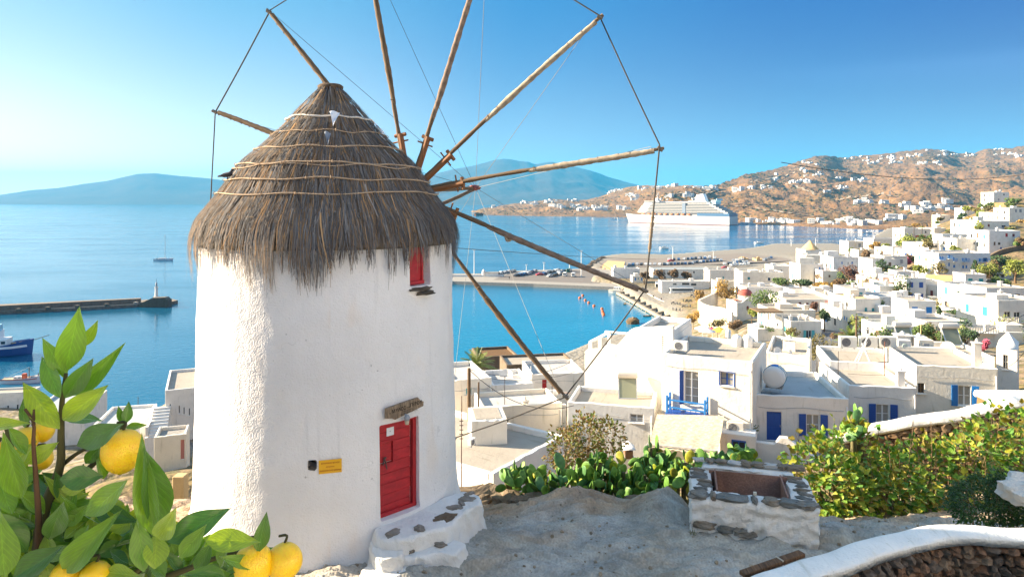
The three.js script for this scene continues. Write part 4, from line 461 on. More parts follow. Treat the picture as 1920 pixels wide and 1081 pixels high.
  const [lg, lm] = txt(0.76, 0.2, 512, 136, (x, w, h) => { x.clearRect(0, 0, w, h); x.fillStyle = '#231a14'; x.textAlign = 'center'; x.font = 'bold 30px sans-serif'; x.fillText('ο', 28, 70); x.font = 'bold 62px sans-serif'; x.fillText('ΜΥΛΟΣ', 158, 70); x.font = 'bold 34px sans-serif'; x.fillText('του', 298, 66); x.font = 'bold 62px sans-serif'; x.fillText('ΓΕΡΟΥ', 414, 60); x.font = '26px sans-serif'; x.fillText('ΠΑΝΩ ΜΥΛΟΙ', 280, 98); x.fillText('ΛΑΟΓΡΑΦΙΚΟ ΜΟΥΣΕΙΟ', 300, 128); });
  const lmesh = mesh('lettering', lg.rotateZ(0.05), lm, bd); lmesh.position.set(0.01, 0.0, 0.0465);
  mesh('lamp', merge([lathe([[0, -0.02], [0.045, -0.02], [0.06, 0.03], [0.03, 0.08], [0, 0.09]], 10).translate(0, -0.17, 0.1), bar(V(0, -0.09, 0.02), V(0, -0.1, 0.1), 0.015)]), M.grey, bd);
  mesh('lamp_glass', lathe([[0, -0.1], [0.035, -0.1], [0.045, -0.03], [0, -0.03]], 10).translate(0, -0.165, 0.1), mat([0.5, 0.42, 0.3], 0.5), bd);
  const yp = millHit(619, 873), plq = thing('yellow_plaque', 'small yellow metal plaque with red lettering on the white windmill wall', 'sign', mill.localToWorld(onWall(yp.b, yp.y, 0.018)), MTH + yp.b);
  mesh('plate', rbox(0.385, 0.235, 0.008, 0.003), mat([0.80, 0.42, 0.01], 0.5), plq);
  const [yg, ym] = txt(0.36, 0.2, 256, 142, (x, w, h) => { x.clearRect(0, 0, w, h); x.fillStyle = '#a8470e'; x.textAlign = 'center'; x.font = 'bold 25px sans-serif'; x.fillText('ΙΣΤΟΡΙΚΟΣ ΜΥΛΟΣ', 128, 36); x.font = 'bold 20px sans-serif'; x.fillText('ΜΥΚΟΝΟΣ', 128, 80); x.font = 'bold 23px sans-serif'; x.fillText('ANEMOΜΥΛΟΣ ΜΠΟΝΗ', 128, 126); });
  mesh('lettering', yg, ym, plq).position.z = 0.007;
}
// thatch
const thR = (y) => pl([[4.6, 2.58], [4.9, 2.63], [5.2, 2.67], [5.5, 2.67], [5.82, 2.58], [6.0, 2.46], [6.23, 2.27], [6.52, 2.07], [7.02, 1.74], [7.31, 1.40], [7.5, 1.20], [7.77, 0.92], [8.01, 0.74], [8.3, 0.48], [8.51, 0.29], [8.6, 0.2]], y);
{
  const roof = new THREE.Group(); roof.name = 'thatched_roof'; mill.add(roof);
  const core = []; for (let y = 5.35; y <= 8.56; y += 0.1) core.push([Math.max(0.05, thR(y) - 0.09), y]); core.unshift([2.4, 5.3], [1.9, 5.4]); core.push([0, 8.56]);
  mesh('roof_core', lathe(core, 48), mat([0.22, 0.17, 0.12], 1), roof);
  const f = rng(5), arc = []; let s = 0, py = 8.6, pr = 0.2; for (let y = 8.6; y >= 4.5; y -= 0.04) { s += Math.hypot(y - py, thR(y) - pr); py = y; pr = thR(y); arc.push([s, y]); }
  const yAt = (q) => pl(arc, q), sAt = (y) => pl(arc.map(([a, b]) => [-b, a]), -y);
  const courses = [[8.55, 0.55], [8.2, 0.55], [7.85, 0.55], [7.5, 0.6], [7.17, 0.6], [6.85, 0.6], [6.55, 0.62], [6.3, 0.7], [6.1, 1.0], [5.95, 1.12]];
  const tm = new THREE.MeshStandardMaterial({ roughness: 1, vertexColors: true, side: THREE.DoubleSide });
  courses.forEach(([y0, len], ci) => {
    const eave = ci >= 8, pos = [], col = [], nor = [], n = Math.round(2 * Math.PI * Math.max(0.4, thR(y0)) / (eave ? 0.0062 : 0.0085));
    for (let i = 0; i < n; i++) {
      const b = (i + f()) / n * 2 * Math.PI, cl = fbm2(b * 5 + ci * 9, ci * 3.3, 3), cl2 = n2(b * 2.3 + ci, 4.2), s0 = sAt(y0) + rr(-0.12, 0.12, f) * (eave ? 1 : 1), tn = Math.round(2 * Math.PI * Math.max(0.5, thR(y0)) / 0.34), tb = (Math.round(b / 6.2832 * tn + 0.3 * n2(b * 3, ci)) + 0.3 * n2(ci, Math.round(b / 6.2832 * tn) * 1.7)) / tn * 6.2832, tu = 1 - Math.min(1, Math.abs(b - tb) * tn / 3.3), L = len * (eave ? 0.70 + 0.75 * cl + 0.3 * cl2 + 0.22 * tu + rr(-0.16, 0.1, f) : rr(0.65, 1.2, f) + 0.45 * cl + 0.15 * tu);
      const w = rr(0.006, 0.012, f) * (f() < 0.1 ? 1.7 : 1), sk = rr(-0.035, 0.035, f) + 0.05 * n2(b * 7, ci), K = eave ? 5 : 3, lift = rr(0.0, 0.035, f) + (f() < 0.04 ? 0.1 : 0), bulge = 0.025 * fbm2(b * 9, ci * 2.1 + 40, 2), base = rr(0, 0.04, f);
      const gold = f() < 0.08 + 0.5 * Math.max(0, cl2 - 0.1) ? 1 : 0, tone = rr(0.5, 1.2, f) * (1 + 0.5 * cl); const cA = gold ? [0.34, 0.20, 0.095] : f() < 0.5 ? [0.125, 0.12, 0.122] : f() < 0.5 ? [0.215, 0.195, 0.18] : [0.17, 0.12, 0.082];
      let last = null;
      for (let k = 0; k <= K; k++) {
        const t = k / K, y = yAt(s0 + L * t), r = thR(y) + base + bulge + lift * t * t, bb = b + (tb - b) * 0.42 * t * t + sk * t / Math.max(0.5, r) * 2 + (k ? rr(-0.006, 0.006, f) : 0), hw = w * (1 - 0.75 * t) / r;
        const l = [Math.sin(bb - hw) * r, y, Math.cos(bb - hw) * r], q = [Math.sin(bb + hw) * r, y, Math.cos(bb + hw) * r], nn = [Math.sin(bb), 0.55, Math.cos(bb)];
        if (last) { pos.push(...last[0], ...l, ...last[1], ...last[1], ...l, ...q); for (let m = 0; m < 6; m++) { col.push(...cA.map((v) => v * tone)); nor.push(...nn); } }
        last = [l, q];
      }
    }
    const g = new THREE.BufferGeometry(); g.setAttribute('position', new THREE.Float32BufferAttribute(pos, 3)); g.setAttribute('normal', new THREE.Float32BufferAttribute(nor, 3)); g.setAttribute('color', new THREE.Float32BufferAttribute(col, 3));
    tag(mesh('thatch_course', g, tm, roof), null, null, null, 'stuff');
  });
  // binding rods round the thatch
  for (const [y, k, r] of [[7.90, 0, 0.02], [7.58, 1, 0.009], [7.27, 2, 0.014], [6.92, 3, 0.015], [6.88, 3.5, 0.011], [6.62, 4, 0.015], [6.36, 5, 0.014]]) {
    const pts = []; for (let i = 0; i <= 60; i++) { const b = i / 60 * 2 * Math.PI, yy = y + 0.04 * n2(Math.sin(b) * 1.2 + k, Math.cos(b) * 1.2), q = thR(yy) + 0.055 + 0.02 * n2(b * 3, k); pts.push(V(Math.sin(b) * q, yy, Math.cos(b) * q)); }
    const ties = []; for (let i = 0; i < 22 && k; i++) { const b = (i + rr(0, 0.4)) / 22 * 6.283, q = thR(y) + 0.06; ties.push(new THREE.TorusGeometry(0.026, 0.006, 4, 8).rotateY(b + 1.57).translate(Math.sin(b) * q, y + 0.04 * n2(Math.sin(b) * 1.2 + k, Math.cos(b) * 1.2), Math.cos(b) * q)); }
    mesh('binding_rod', merge([tube(pts, (t) => r * (1 + 0.25 * n2(t * 30, k)), 6, 180), ...ties]), k ? mat([0.42, 0.30, 0.20], 0.9) : mat([0.62, 0.56, 0.50], 0.9), roof);
  }
  mesh('roof_cap', merge([lathe([[0, 8.55], [0.26, 8.53], [0.27, 8.62], [0.22, 8.66], [0, 8.67]], 14)]), mat([0.30, 0.24, 0.19], 0.95, { map: T.wood }), mill);
}
// pennants hanging on the roof
for (const [u, v, w, h, lab, yb] of [[627, 213, 0.2, 0.37, 'white triangular pennant hanging in the middle of the top thatch band', 7.9], [700, 236, 0.1, 0.27, 'narrow white pennant at the right end of the top thatch band', 7.85], [614, 252, 0.12, 0.36, 'grey pennant hanging in the middle of the second thatch band', 7.5]]) {
  const o = inMill(V(0, H, 0)), d = inMill(P(u, v, 1)).sub(o); let best = null;
  for (let t = 10; t < 16; t += 0.01) { const p = o.clone().addScaledVector(d, t); if (Math.hypot(p.x, p.z) < thR(p.y) + 0.09) { best = p; break; } }
  if (!best) { const b = 1.35; best = V(Math.sin(b) * (thR(yb) + 0.08), yb, Math.cos(b) * (thR(yb) + 0.08)); }
  const b = Math.atan2(best.x, best.z), slope = Math.atan2(thR(best.y - 0.3) - thR(best.y), 0.3);
  const g = grid(5, 8, (i, j) => { const hw = w / 2 * (1 - j) + 0.004; return V((i - 0.5) * 2 * hw + (lab[0] === 'w' ? -0.05 * j : 0.02 * j), -j * h, 0.06 + 0.03 * Math.sin(i * 5 + j * 4) - 0.0 * j); });
  const m = mesh('pennant', g.rotateX(-slope * 0.9), mat(lab[0] === 'g' ? [0.22, 0.24, 0.28] : [0.72, 0.73, 0.76], 0.9, { side: THREE.DoubleSide }));
  tag(m, lab, 'pennant'); m.position.copy(mill.localToWorld(best.clone())); m.rotation.y = b + MTH;
}
// the sail wheel, behind the mill
{
  const Cw = V(-2.6945, H + 0.262, -17.789), ax = V(0.309, 0.0399, -0.9502).normalize(), rt = V(0.951, 0, 0.309), up = rt.clone().cross(ax).normalize();
  const W = mill; const L = (p) => inMill(p), nose = Cw.clone().addScaledVector(ax, 5.0);
  const back = Cw.clone().addScaledVector(ax, -3.4);
  mesh('windshaft', tube([back, Cw.clone().addScaledVector(ax, 0.9), nose].map(L), (t) => lerp(0.2, 0.055, sst(0.35, 0.6, t)), 10, 24), M.spar, W);
  mesh('bowsprit_strut', tube([Cw.clone().addScaledVector(up, -0.55).addScaledVector(rt, 0.25), Cw.clone().addScaledVector(ax, 2.4).addScaledVector(up, -0.33).addScaledVector(rt, 0.12), nose].map(L), 0.055, 7, 10), M.wood, W);
  mesh('nose_ring', merge([tube([nose.clone().addScaledVector(ax, -0.5), nose.clone().addScaledVector(ax, -0.1)].map(L), 0.1, 8), tube([nose.clone().addScaledVector(ax, -0.1), nose.clone().addScaledVector(ax, 0.15)].map(L), 0.07, 8)]), mat([0.22, 0.05, 0.04], 0.7), W);
  const tips = [];
  for (let k = 0; k < 12; k++) {
    const g = 0.3617 + k * Math.PI / 6, dir = rt.clone().multiplyScalar(-Math.cos(g)).addScaledVector(up, Math.sin(g)), side = ax.clone().cross(dir), tip = Cw.clone().addScaledVector(dir, 6.52); tips.push(tip);
    const off = ax.clone().multiplyScalar((k % 6 - 2.5) * 0.07), at = (t) => Cw.clone().addScaledVector(off, 1 - t).addScaledVector(dir, t * 6.6).addScaledVector(side, 0.09 * Math.sin(t * 3 + k) * t).addScaledVector(ax, 0.06 * Math.sin(t * 4 + 2 * k) * t);
    const pts = [0, 0.2, 0.4, 0.6, 0.8, 1].map(at);
    const sp = mesh('spar', tube(pts.map(L), (t) => 0.062 - 0.026 * t + 0.010 * n2(t * 14, k), 8, 30), M.spar, W);
    mesh('root_post', merge([tube([at(0.03).addScaledVector(side, 0.06), at(0.23).addScaledVector(side, 0.05)].map(L), 0.075, 6), tube([at(0.2).addScaledVector(side, -0.2), at(0.2).addScaledVector(side, 0.24)].map(L), 0.022, 5), tube([at(0.225).addScaledVector(side, -0.12), at(0.225).addScaledVector(side, 0.2)].map(L), 0.05, 6)]), mat([0.25, 0.105, 0.04], 0.75), sp);
    const s0 = [0.55, 0.2, 0.35, 0.3, 0.42, 0.5, 0.36, 0.45, 0.5, 0.4, 0.5, 0.4][k], rs = []; for (let i = 0; i <= 8; i++) rs.push(at(lerp(s0, 0.965, i / 8)).addScaledVector(side, 0.02));
    mesh('rolled_sail', tube(rs.map(L), (t) => 0.044 + 0.038 * Math.sin(Math.min(1, t * 4) * 1.57) * (1 - 0.55 * t) * (1 + 0.3 * n2(t * 7, k * 3)) + 0.004 * Math.sin(t * 90), 9, 90), k === 6 || k === 3 ? mat([0.30, 0.21, 0.155], 0.95, { map: T.grain }) : k === 5 || k === 4 ? M.canvas : mat([0.42, 0.34, 0.26], 0.95, { map: T.wood }), sp);
    const bn = []; for (let t = s0 + 0.02; t < 0.96; t += rr(0.03, 0.1)) { const q = new THREE.TorusGeometry(0.078 - 0.02 * t, 0.009, 4, 10); q.lookAt(L(at(t + 0.01)).sub(L(at(t)))).rotateX(0); const m = new THREE.Matrix4().lookAt(V(), L(at(t + 0.02)).sub(L(at(t))), V(0, 1, 0)); const q2 = new THREE.TorusGeometry(0.068 - 0.014 * t, 0.009, 4, 10).applyMatrix4(m); q2.translate(...L(at(t)).toArray()); bn.push(q2); }
    mesh('rope_binding', merge([...bn, bar(L(at(0.985)).add(V(-0.06, 0.03, 0)), L(at(0.985)).add(V(0.06, -0.03, 0.03)), 0.05, 6)]), mat([0.17, 0.14, 0.11], 0.95), sp);
    if (k === 6) mesh('torn_canvas', tube([at(0.44), at(0.45).addScaledVector(side, 0.14), at(0.47).addScaledVector(side, 0.05)].map(L), (t) => 0.05 * (1 - t) + 0.02, 6, 8), M.canvas, sp);
  }
  for (let k = 0; k < 12; k++) {
    const a = tips[k], b = tips[(k + 1) % 12], m = a.clone().lerp(b, 0.5).add(V(0, -0.03, 0));
    mesh('rim_rope', tube([L(a), L(m), L(b)], k === 5 || k === 0 ? 0.021 : 0.017, 6, 12), M.rope, W);
    if (k === 5) mesh('rope_splice', tube([0.46, 0.56, 0.66, 0.74].map((t) => L(a.clone().lerp(b, t))), (t) => 0.04 + 0.02 * n2(t * 20, 1), 7, 40), mat([0.22, 0.17, 0.12], 0.95), W);
    mesh('stay_cable', tube([nose.clone().addScaledVector(ax, -0.15), a.clone().lerp(Cw, 0.03)].map(L), 0.0065, 5), k < 3 ? M.wire : M.cable, W);
  }
}
// ---------- the terrace: steps, trough, walls ----------
function lump(poly, yT, yB, flare, seed, m) { // a plastered mass: outline on its top, flaring to the ground
  const pts = poly.map(([u, v]) => PY(u, v, yT)), c = pts.reduce((a, p) => a.add(p), V()).multiplyScalar(1 / pts.length), curve = new THREE.CatmullRomCurve3(pts, true, 'centripetal'), N = 96, ring = curve.getSpacedPoints(N);
  const rings = [0.02, 0.2, 0.4, 0.6, 0.78, 0.9, 0.97].map((k) => [k, 0]).concat([[1.0, 0.012], [1.02, 0.04], [1.03, 0.1], [1.04, 0.2], [1.05, 0.4], [1.06, 0.6], [1.08, 0.8], [1.1, 1]]);
  const pos = [], uv = [], idx = [];
  rings.forEach(([k, dn]) => { for (let i = 0; i <= N; i++) { const p = ring[i % N], o = p.clone().sub(c), len = o.length(); o.multiplyScalar(Math.min(k, 1) + (k > 1 ? (k - 1) * flare * 10 / len : 0)); const q = c.clone().add(o); q.y = yT - dn * (yT - yB); const f = k > 0.95 ? 1 : 0.4; q.x += 0.045 * f * fbm3(q.x * 4, q.y * 5, q.z * 4 + seed); q.z += 0.045 * f * fbm3(q.x * 4 + 9, q.y * 5, q.z * 4 + seed); q.y += 0.03 * fbm3(q.x * 3, 5, q.z * 3 + seed) - 0.0; pos.push(q.x, q.y, q.z); uv.push(q.x + 0.5 * q.y, q.z + q.y); } });
  for (let j = 0; j < rings.length - 1; j++) for (let i = 0; i < N; i++) { const a = j * (N + 1) + i, b = a + N + 1; idx.push(a, b, a + 1, b, b + 1, a + 1); }
  const g = new THREE.BufferGeometry(); g.setAttribute('position', new THREE.Float32BufferAttribute(pos, 3)); g.setAttribute('uv', new THREE.Float32BufferAttribute(uv, 2)); g.setIndex(idx); g.computeVertexNormals();
  const n = g.attributes.normal; if (n.getY(20) < 0) { const ix = g.index.array; for (let i = 0; i < ix.length; i += 3) { const t = ix[i]; ix[i] = ix[i + 1]; ix[i + 1] = t; } g.computeVertexNormals(); } return g;
}
const limeRough = mat([0.82, 0.81, 0.80], 0.93, { map: T.lime, bumpMap: again(T.plaster, 1.4), bumpScale: 0.05 });
{
  const t = thing('entrance_steps', 'whitewashed stone steps with grey slabs at the foot of the red windmill door', 'steps', PY(790, 1010, MY));
  t.updateMatrixWorld(); const put = (name, g, m, par = t) => mesh(name, g.translate(-t.position.x, -t.position.y, -t.position.z), m, par);
  const up = MY + 0.44, lo = MY + 0.2;
  put('landing', lump([[706, 990], [740, 968], [790, 955], [838, 930], [868, 921], [892, 927], [899, 940], [878, 955], [858, 968], [838, 985], [813, 991], [760, 1008], [712, 1006]], up, MY - 0.15, 0.16, 1), limeRough);
  put('lower_step', lump([[742, 1028], [770, 1018], [813, 1008], [845, 1009], [869, 1020], [850, 1036], [815, 1036], [768, 1044], [744, 1040]], lo - 0.03, MY - 0.12, 0.12, 5), limeRough);
  put('ramp', lump([[706, 1045], [742, 1040], [762, 1058], [735, 1085], [695, 1092], [676, 1078]], MY + 0.045, MY - 0.12, 0.03, 8), limeRough);
  put('plinth', lump([[700, 1006], [730, 1005], [752, 1012], [752, 1040], [725, 1046], [704, 1040]], MY + 0.27, MY - 0.12, 0.05, 3), limeRough);
  const slab = (u, v, w, d, y, k) => put('slab', STONES[k % 8].clone().scale(w, 0.045, d).rotateY(k).translate(...PY(u, v, y + 0.0).toArray()), k === 4 ? mat([0.30, 0.24, 0.18], 0.9, { map: T.rock, bumpMap: T.rockB, bumpScale: 0.02 }) : mat([0.52, 0.51, 0.51], 0.9, { map: T.rock, bumpMap: T.rockB, bumpScale: 0.01 }));
  slab(737, 999, 0.16, 0.09, up, 1); slab(786, 991, 0.14, 0.09, up, 2); slab(833, 970, 0.2, 0.17, up, 4); slab(852, 952, 0.15, 0.1, up, 3); slab(865, 944, 0.13, 0.05, up, 5); slab(875, 936, 0.16, 0.13, up, 6); slab(880, 926, 0.12, 0.06, up, 7);
  slab(771, 1029, 0.11, 0.06, lo, 8); slab(823, 1019, 0.13, 0.09, lo, 9);
}
{ // the wash trough
  const xl = (1299 - CX) / F * 12.66, xr = (1529 - CX) / F * 12.66, W = xr - xl, y0 = H - 6.3, D = 1.5, hh = 0.78, t = thing('stone_trough', 'whitewashed stone wash trough with grey slab rim and a pinkish inside', 'trough', V((xl + xr) / 2, y0, -12.66), R(-14));
  const sub = (g, amp, s) => { return rough(boxUV(g), amp, 3.2, s); };
  const seg = (w, h, d, x, y, z, r = 0.05) => { const g = new THREE.BoxGeometry(w, h, d, Math.ceil(w / 0.06), Math.ceil(h / 0.06), Math.ceil(d / 0.08)); const p = g.attributes.position; for (let i = 0; i < p.count; i++) { let X = p.getX(i), Y = p.getY(i), Z = p.getZ(i); const q = V(X, Y, Z); const ex = Math.max(0, Math.abs(X) - w / 2 + r), ey = Math.max(0, Math.abs(Y) - h / 2 + r), ez = Math.max(0, Math.abs(Z) - d / 2 + r), l = Math.hypot(ex, ey, ez); if (l > r) { const k = r / l; X = Math.sign(X) * (Math.abs(X) - ex + ex * k); Y = Math.sign(Y) * (Math.abs(Y) - ey + ey * k); Z = Math.sign(Z) * (Math.abs(Z) - ez + ez * k); } p.setXYZ(i, X + x, Y + y, Z + z); } return g; };
  const disp = (g, s) => { g = g.clone(); const p = g.attributes.position; for (let i = 0; i < p.count; i++) { const x = p.getX(i), y = p.getY(i), z = p.getZ(i), lay = 0.025 * Math.sin(y * 24 + 2 * fbm2(x * 1.5, s)); p.setXYZ(i, x + 0.06 * fbm3(x * 2, y * 6, z * 2 + s), y + 0.03 * fbm3(x * 3, y * 3 + s, z * 3), z + 0.10 * fbm3(x * 2.6 + 4, y * 7, z * 2.6 + s) + lay * 0.6); } g.computeVertexNormals(); return boxUV(g); };
  // smooth normals: displace before making faces separate
  const wall = (w, h, d, x, y, z, s) => disp(seg(w, h, d, x, y, z), s);
  mesh('wall', merge([wall(W, hh - 0.06 + 0.3, 0.36, 0, (hh - 0.06 - 0.3) / 2, -0.18, 1), wall(0.42, hh - 0.06 + 0.3, D - 0.3, -W / 2 + 0.21, (hh - 0.06 - 0.3) / 2, -D / 2 - 0.15, 2), wall(0.42, hh - 0.06 + 0.3, D - 0.3, W / 2 - 0.21, (hh - 0.06 - 0.3) / 2, -D / 2 - 0.15, 3), wall(W - 0.5, hh + 0.3, 0.3, 0, (hh - 0.3) / 2, -D - 0.05, 4)]), limeRough, t);
  const pinkM = mat([0.60, 0.38, 0.34], 0.9, { map: T.rock, bumpMap: T.plaster, bumpScale: 0.02 });
  mesh('basin_lining', boxUV(merge([box(W - 0.76, hh - 0.02, 0.03, 0, hh / 2, -D + 0.22), box(0.03, hh - 0.03, D - 0.46, -W / 2 + 0.50, hh / 2, -D / 2 - 0.1), box(0.03, hh - 0.03, D - 0.46, W / 2 - 0.50, hh / 2, -D / 2 - 0.1), box(W - 0.8, 0.03, D - 0.4, 0, 0.06, -D / 2 - 0.1)])), pinkM, t);
  const sm = [[0.36, 0.43, 0.50], [0.44, 0.48, 0.52], [0.50, 0.48, 0.45]].map((c) => mat(c, 0.9, { map: T.rock, bumpMap: T.rockB, bumpScale: 0.03 }));
  const f = rng(41), st = (x, y, z, a, b, c, k) => mesh('rim_stone', STONES[k % 8].clone().scale(a, b, c).rotateY(rr(-0.3, 0.3, f)).translate(x, y, z), sm[k % 3], t);
  [[-0.98, 0.19], [-0.72, 0.06], [-0.4, 0.3], [0.02, 0.05], [0.32, 0.17], [0.62, 0.22], [0.95, 0.2]].forEach(([x, w], i) => st(x, hh - 0.05, -0.1, w, 0.075, 0.14, i + 1));
  for (const sgn of [-1, 1]) for (let i = 0; i < 6; i++) st(sgn * (W / 2 - 0.21) + rr(-0.09, 0.09, f), hh - 0.05, -0.38 - i * 0.19, rr(0.12, 0.2, f), 0.05, 0.05, i + (sgn > 0 ? 3 : 0));
  [[-0.9, 0.23], [-0.5, 0.16], [-0.16, 0.2]].forEach(([x, w], i) => st(x, 0.2 - 0.03 * i, -0.02, w, 0.1, 0.1, i + 5));
  for (let i = 0; i < 9; i++) mesh('rim_stone', STONES[i % 8].clone().scale(rr(0.08, 0.2, f), rr(0.04, 0.08, f), 0.10).translate(lerp(-0.95, 0.95, i / 8), hh + 0.06, -D - 0.13), i % 3 ? sm[2] : limeRough, t);
  mesh('drain_plug', box(0.06, 0.06, 0.06, 0.05, hh - 0.02, -0.32), M.cream, t);
}
// curved dry stone walls with a whitewashed cap: along a path of points, stones on the side that faces the eye
function stoneWall(label, path, thick, capH, rowsY, sw, baseDrop, cols, seed, o = {}) {
  const c = new THREE.CatmullRomCurve3(path), L = c.getLength(), n = Math.ceil(L / 0.12), t = thing('stone_wall', label, 'wall', path[Math.floor(path.length / 2)].clone()), o0 = t.position, sub = (p) => p.clone().sub(o0);
  const fr = (s) => { const p = c.getPointAt(clamp(s)), tg = c.getTangentAt(clamp(s)); const nn = V(-tg.z, 0, tg.x).normalize(); if (nn.z < 0) nn.negate(); return [p, nn]; };
  // cap: rounded section
  const prof = []; for (let i = 0; i <= 10; i++) { const a = Math.PI * i / 10; prof.push([Math.cos(a) * (thick / 2 + 0.03), Math.sin(a) ** 0.7 * capH]); } prof.push([-(thick / 2 + 0.03), -0.07], [thick / 2 + 0.03, -0.07], prof[0]);
  const cap = grid(prof.length - 1, n, (i, j) => { const [p, nn] = fr(j), q = prof[Math.min(prof.length - 1, Math.round(i * (prof.length - 1)))]; const k = q[0] > 0 && q[1] < 0.01 ? 0.02 * fbm2(j * L * 5, seed, 3) : 0; return sub(p).addScaledVector(nn, q[0] + 0.02 * n2(j * L * 1.3, seed)).add(V(0, q[1] - capH + k + 0.03 * n2(j * L * 0.9, seed + 3), 0)); });
  { const nn = cap.attributes.normal; if (nn.getY(5) < 0) { const ix = cap.index.array; for (let i = 0; i < ix.length; i += 3) { const q = ix[i]; ix[i] = ix[i + 1]; ix[i + 1] = q; } cap.computeVertexNormals(); } }
  mesh('cap', boxUV(toFlatSmooth(cap)), mat([0.84, 0.83, 0.82], 0.93, { map: again(T.lime, 0.7), bumpMap: T.plaster, bumpScale: 0.03 }), t);
  const core = grid(n, 1, (i, j) => { const [p, nn] = fr(i); return sub(p).addScaledVector(nn, thick / 2 - 0.1).add(V(0, -capH - 0.03 - j * (baseDrop - capH), 0)); }), core2 = grid(n, 1, (i, j) => { const [p, nn] = fr(i); return sub(p).addScaledVector(nn, -thick / 2 + 0.05).add(V(0, -capH - 0.03 - j * (baseDrop - capH), 0)); });
  mesh('mortar_core', boxUV(merge([core, core2])), mat([0.27, 0.20, 0.15], 1, { map: T.dirt, side: THREE.DoubleSide }), t);
  const f = rng(seed), ms = cols.map((k) => mat(k, 0.92, { map: T.rock, bumpMap: T.rockB, bumpScale: 0.012 })); let count = 0; const rest = [];
  let y = -capH - 0.10; for (let r = 0; r < rowsY; r++) { const rh = sw * rr(0.62, 0.9, f); let s = rr(0, 0.1, f); while (s < L) { const w = sw * rr(0.55, 1.35, f), [p, nn] = fr((s + w / 2) / L); const h = rh * rr(0.8, 1.3, f); const g = STONES[Math.floor(f() * 8)].clone().rotateZ(rr(-0.5, 0.5, f)).rotateX(rr(-0.4, 0.4, f)).scale(w * 0.56, h * 0.62, 0.11).rotateY(Math.atan2(nn.x, nn.z)); g.translate(...sub(p).addScaledVector(nn, thick / 2 - 0.07 + rr(-0.02, 0.02, f)).add(V(0, y - rh / 2 + rr(-0.02, 0.02, f), 0)).toArray()); if (count++ < 300) mesh('stone', g, ms[Math.floor(f() * ms.length)], t); else rest.push(g); s += w * 1.02; } y -= rh * 0.96; }
  if (rest.length) tag(mesh('stones', merge(rest), ms[0], t), null, null, null, 'stuff');
  return { t, fr, L };
}
function toFlatSmooth(g) { return g; }
const drop = (u, v, dr) => P(u, v, dr * F / (v - HZ));
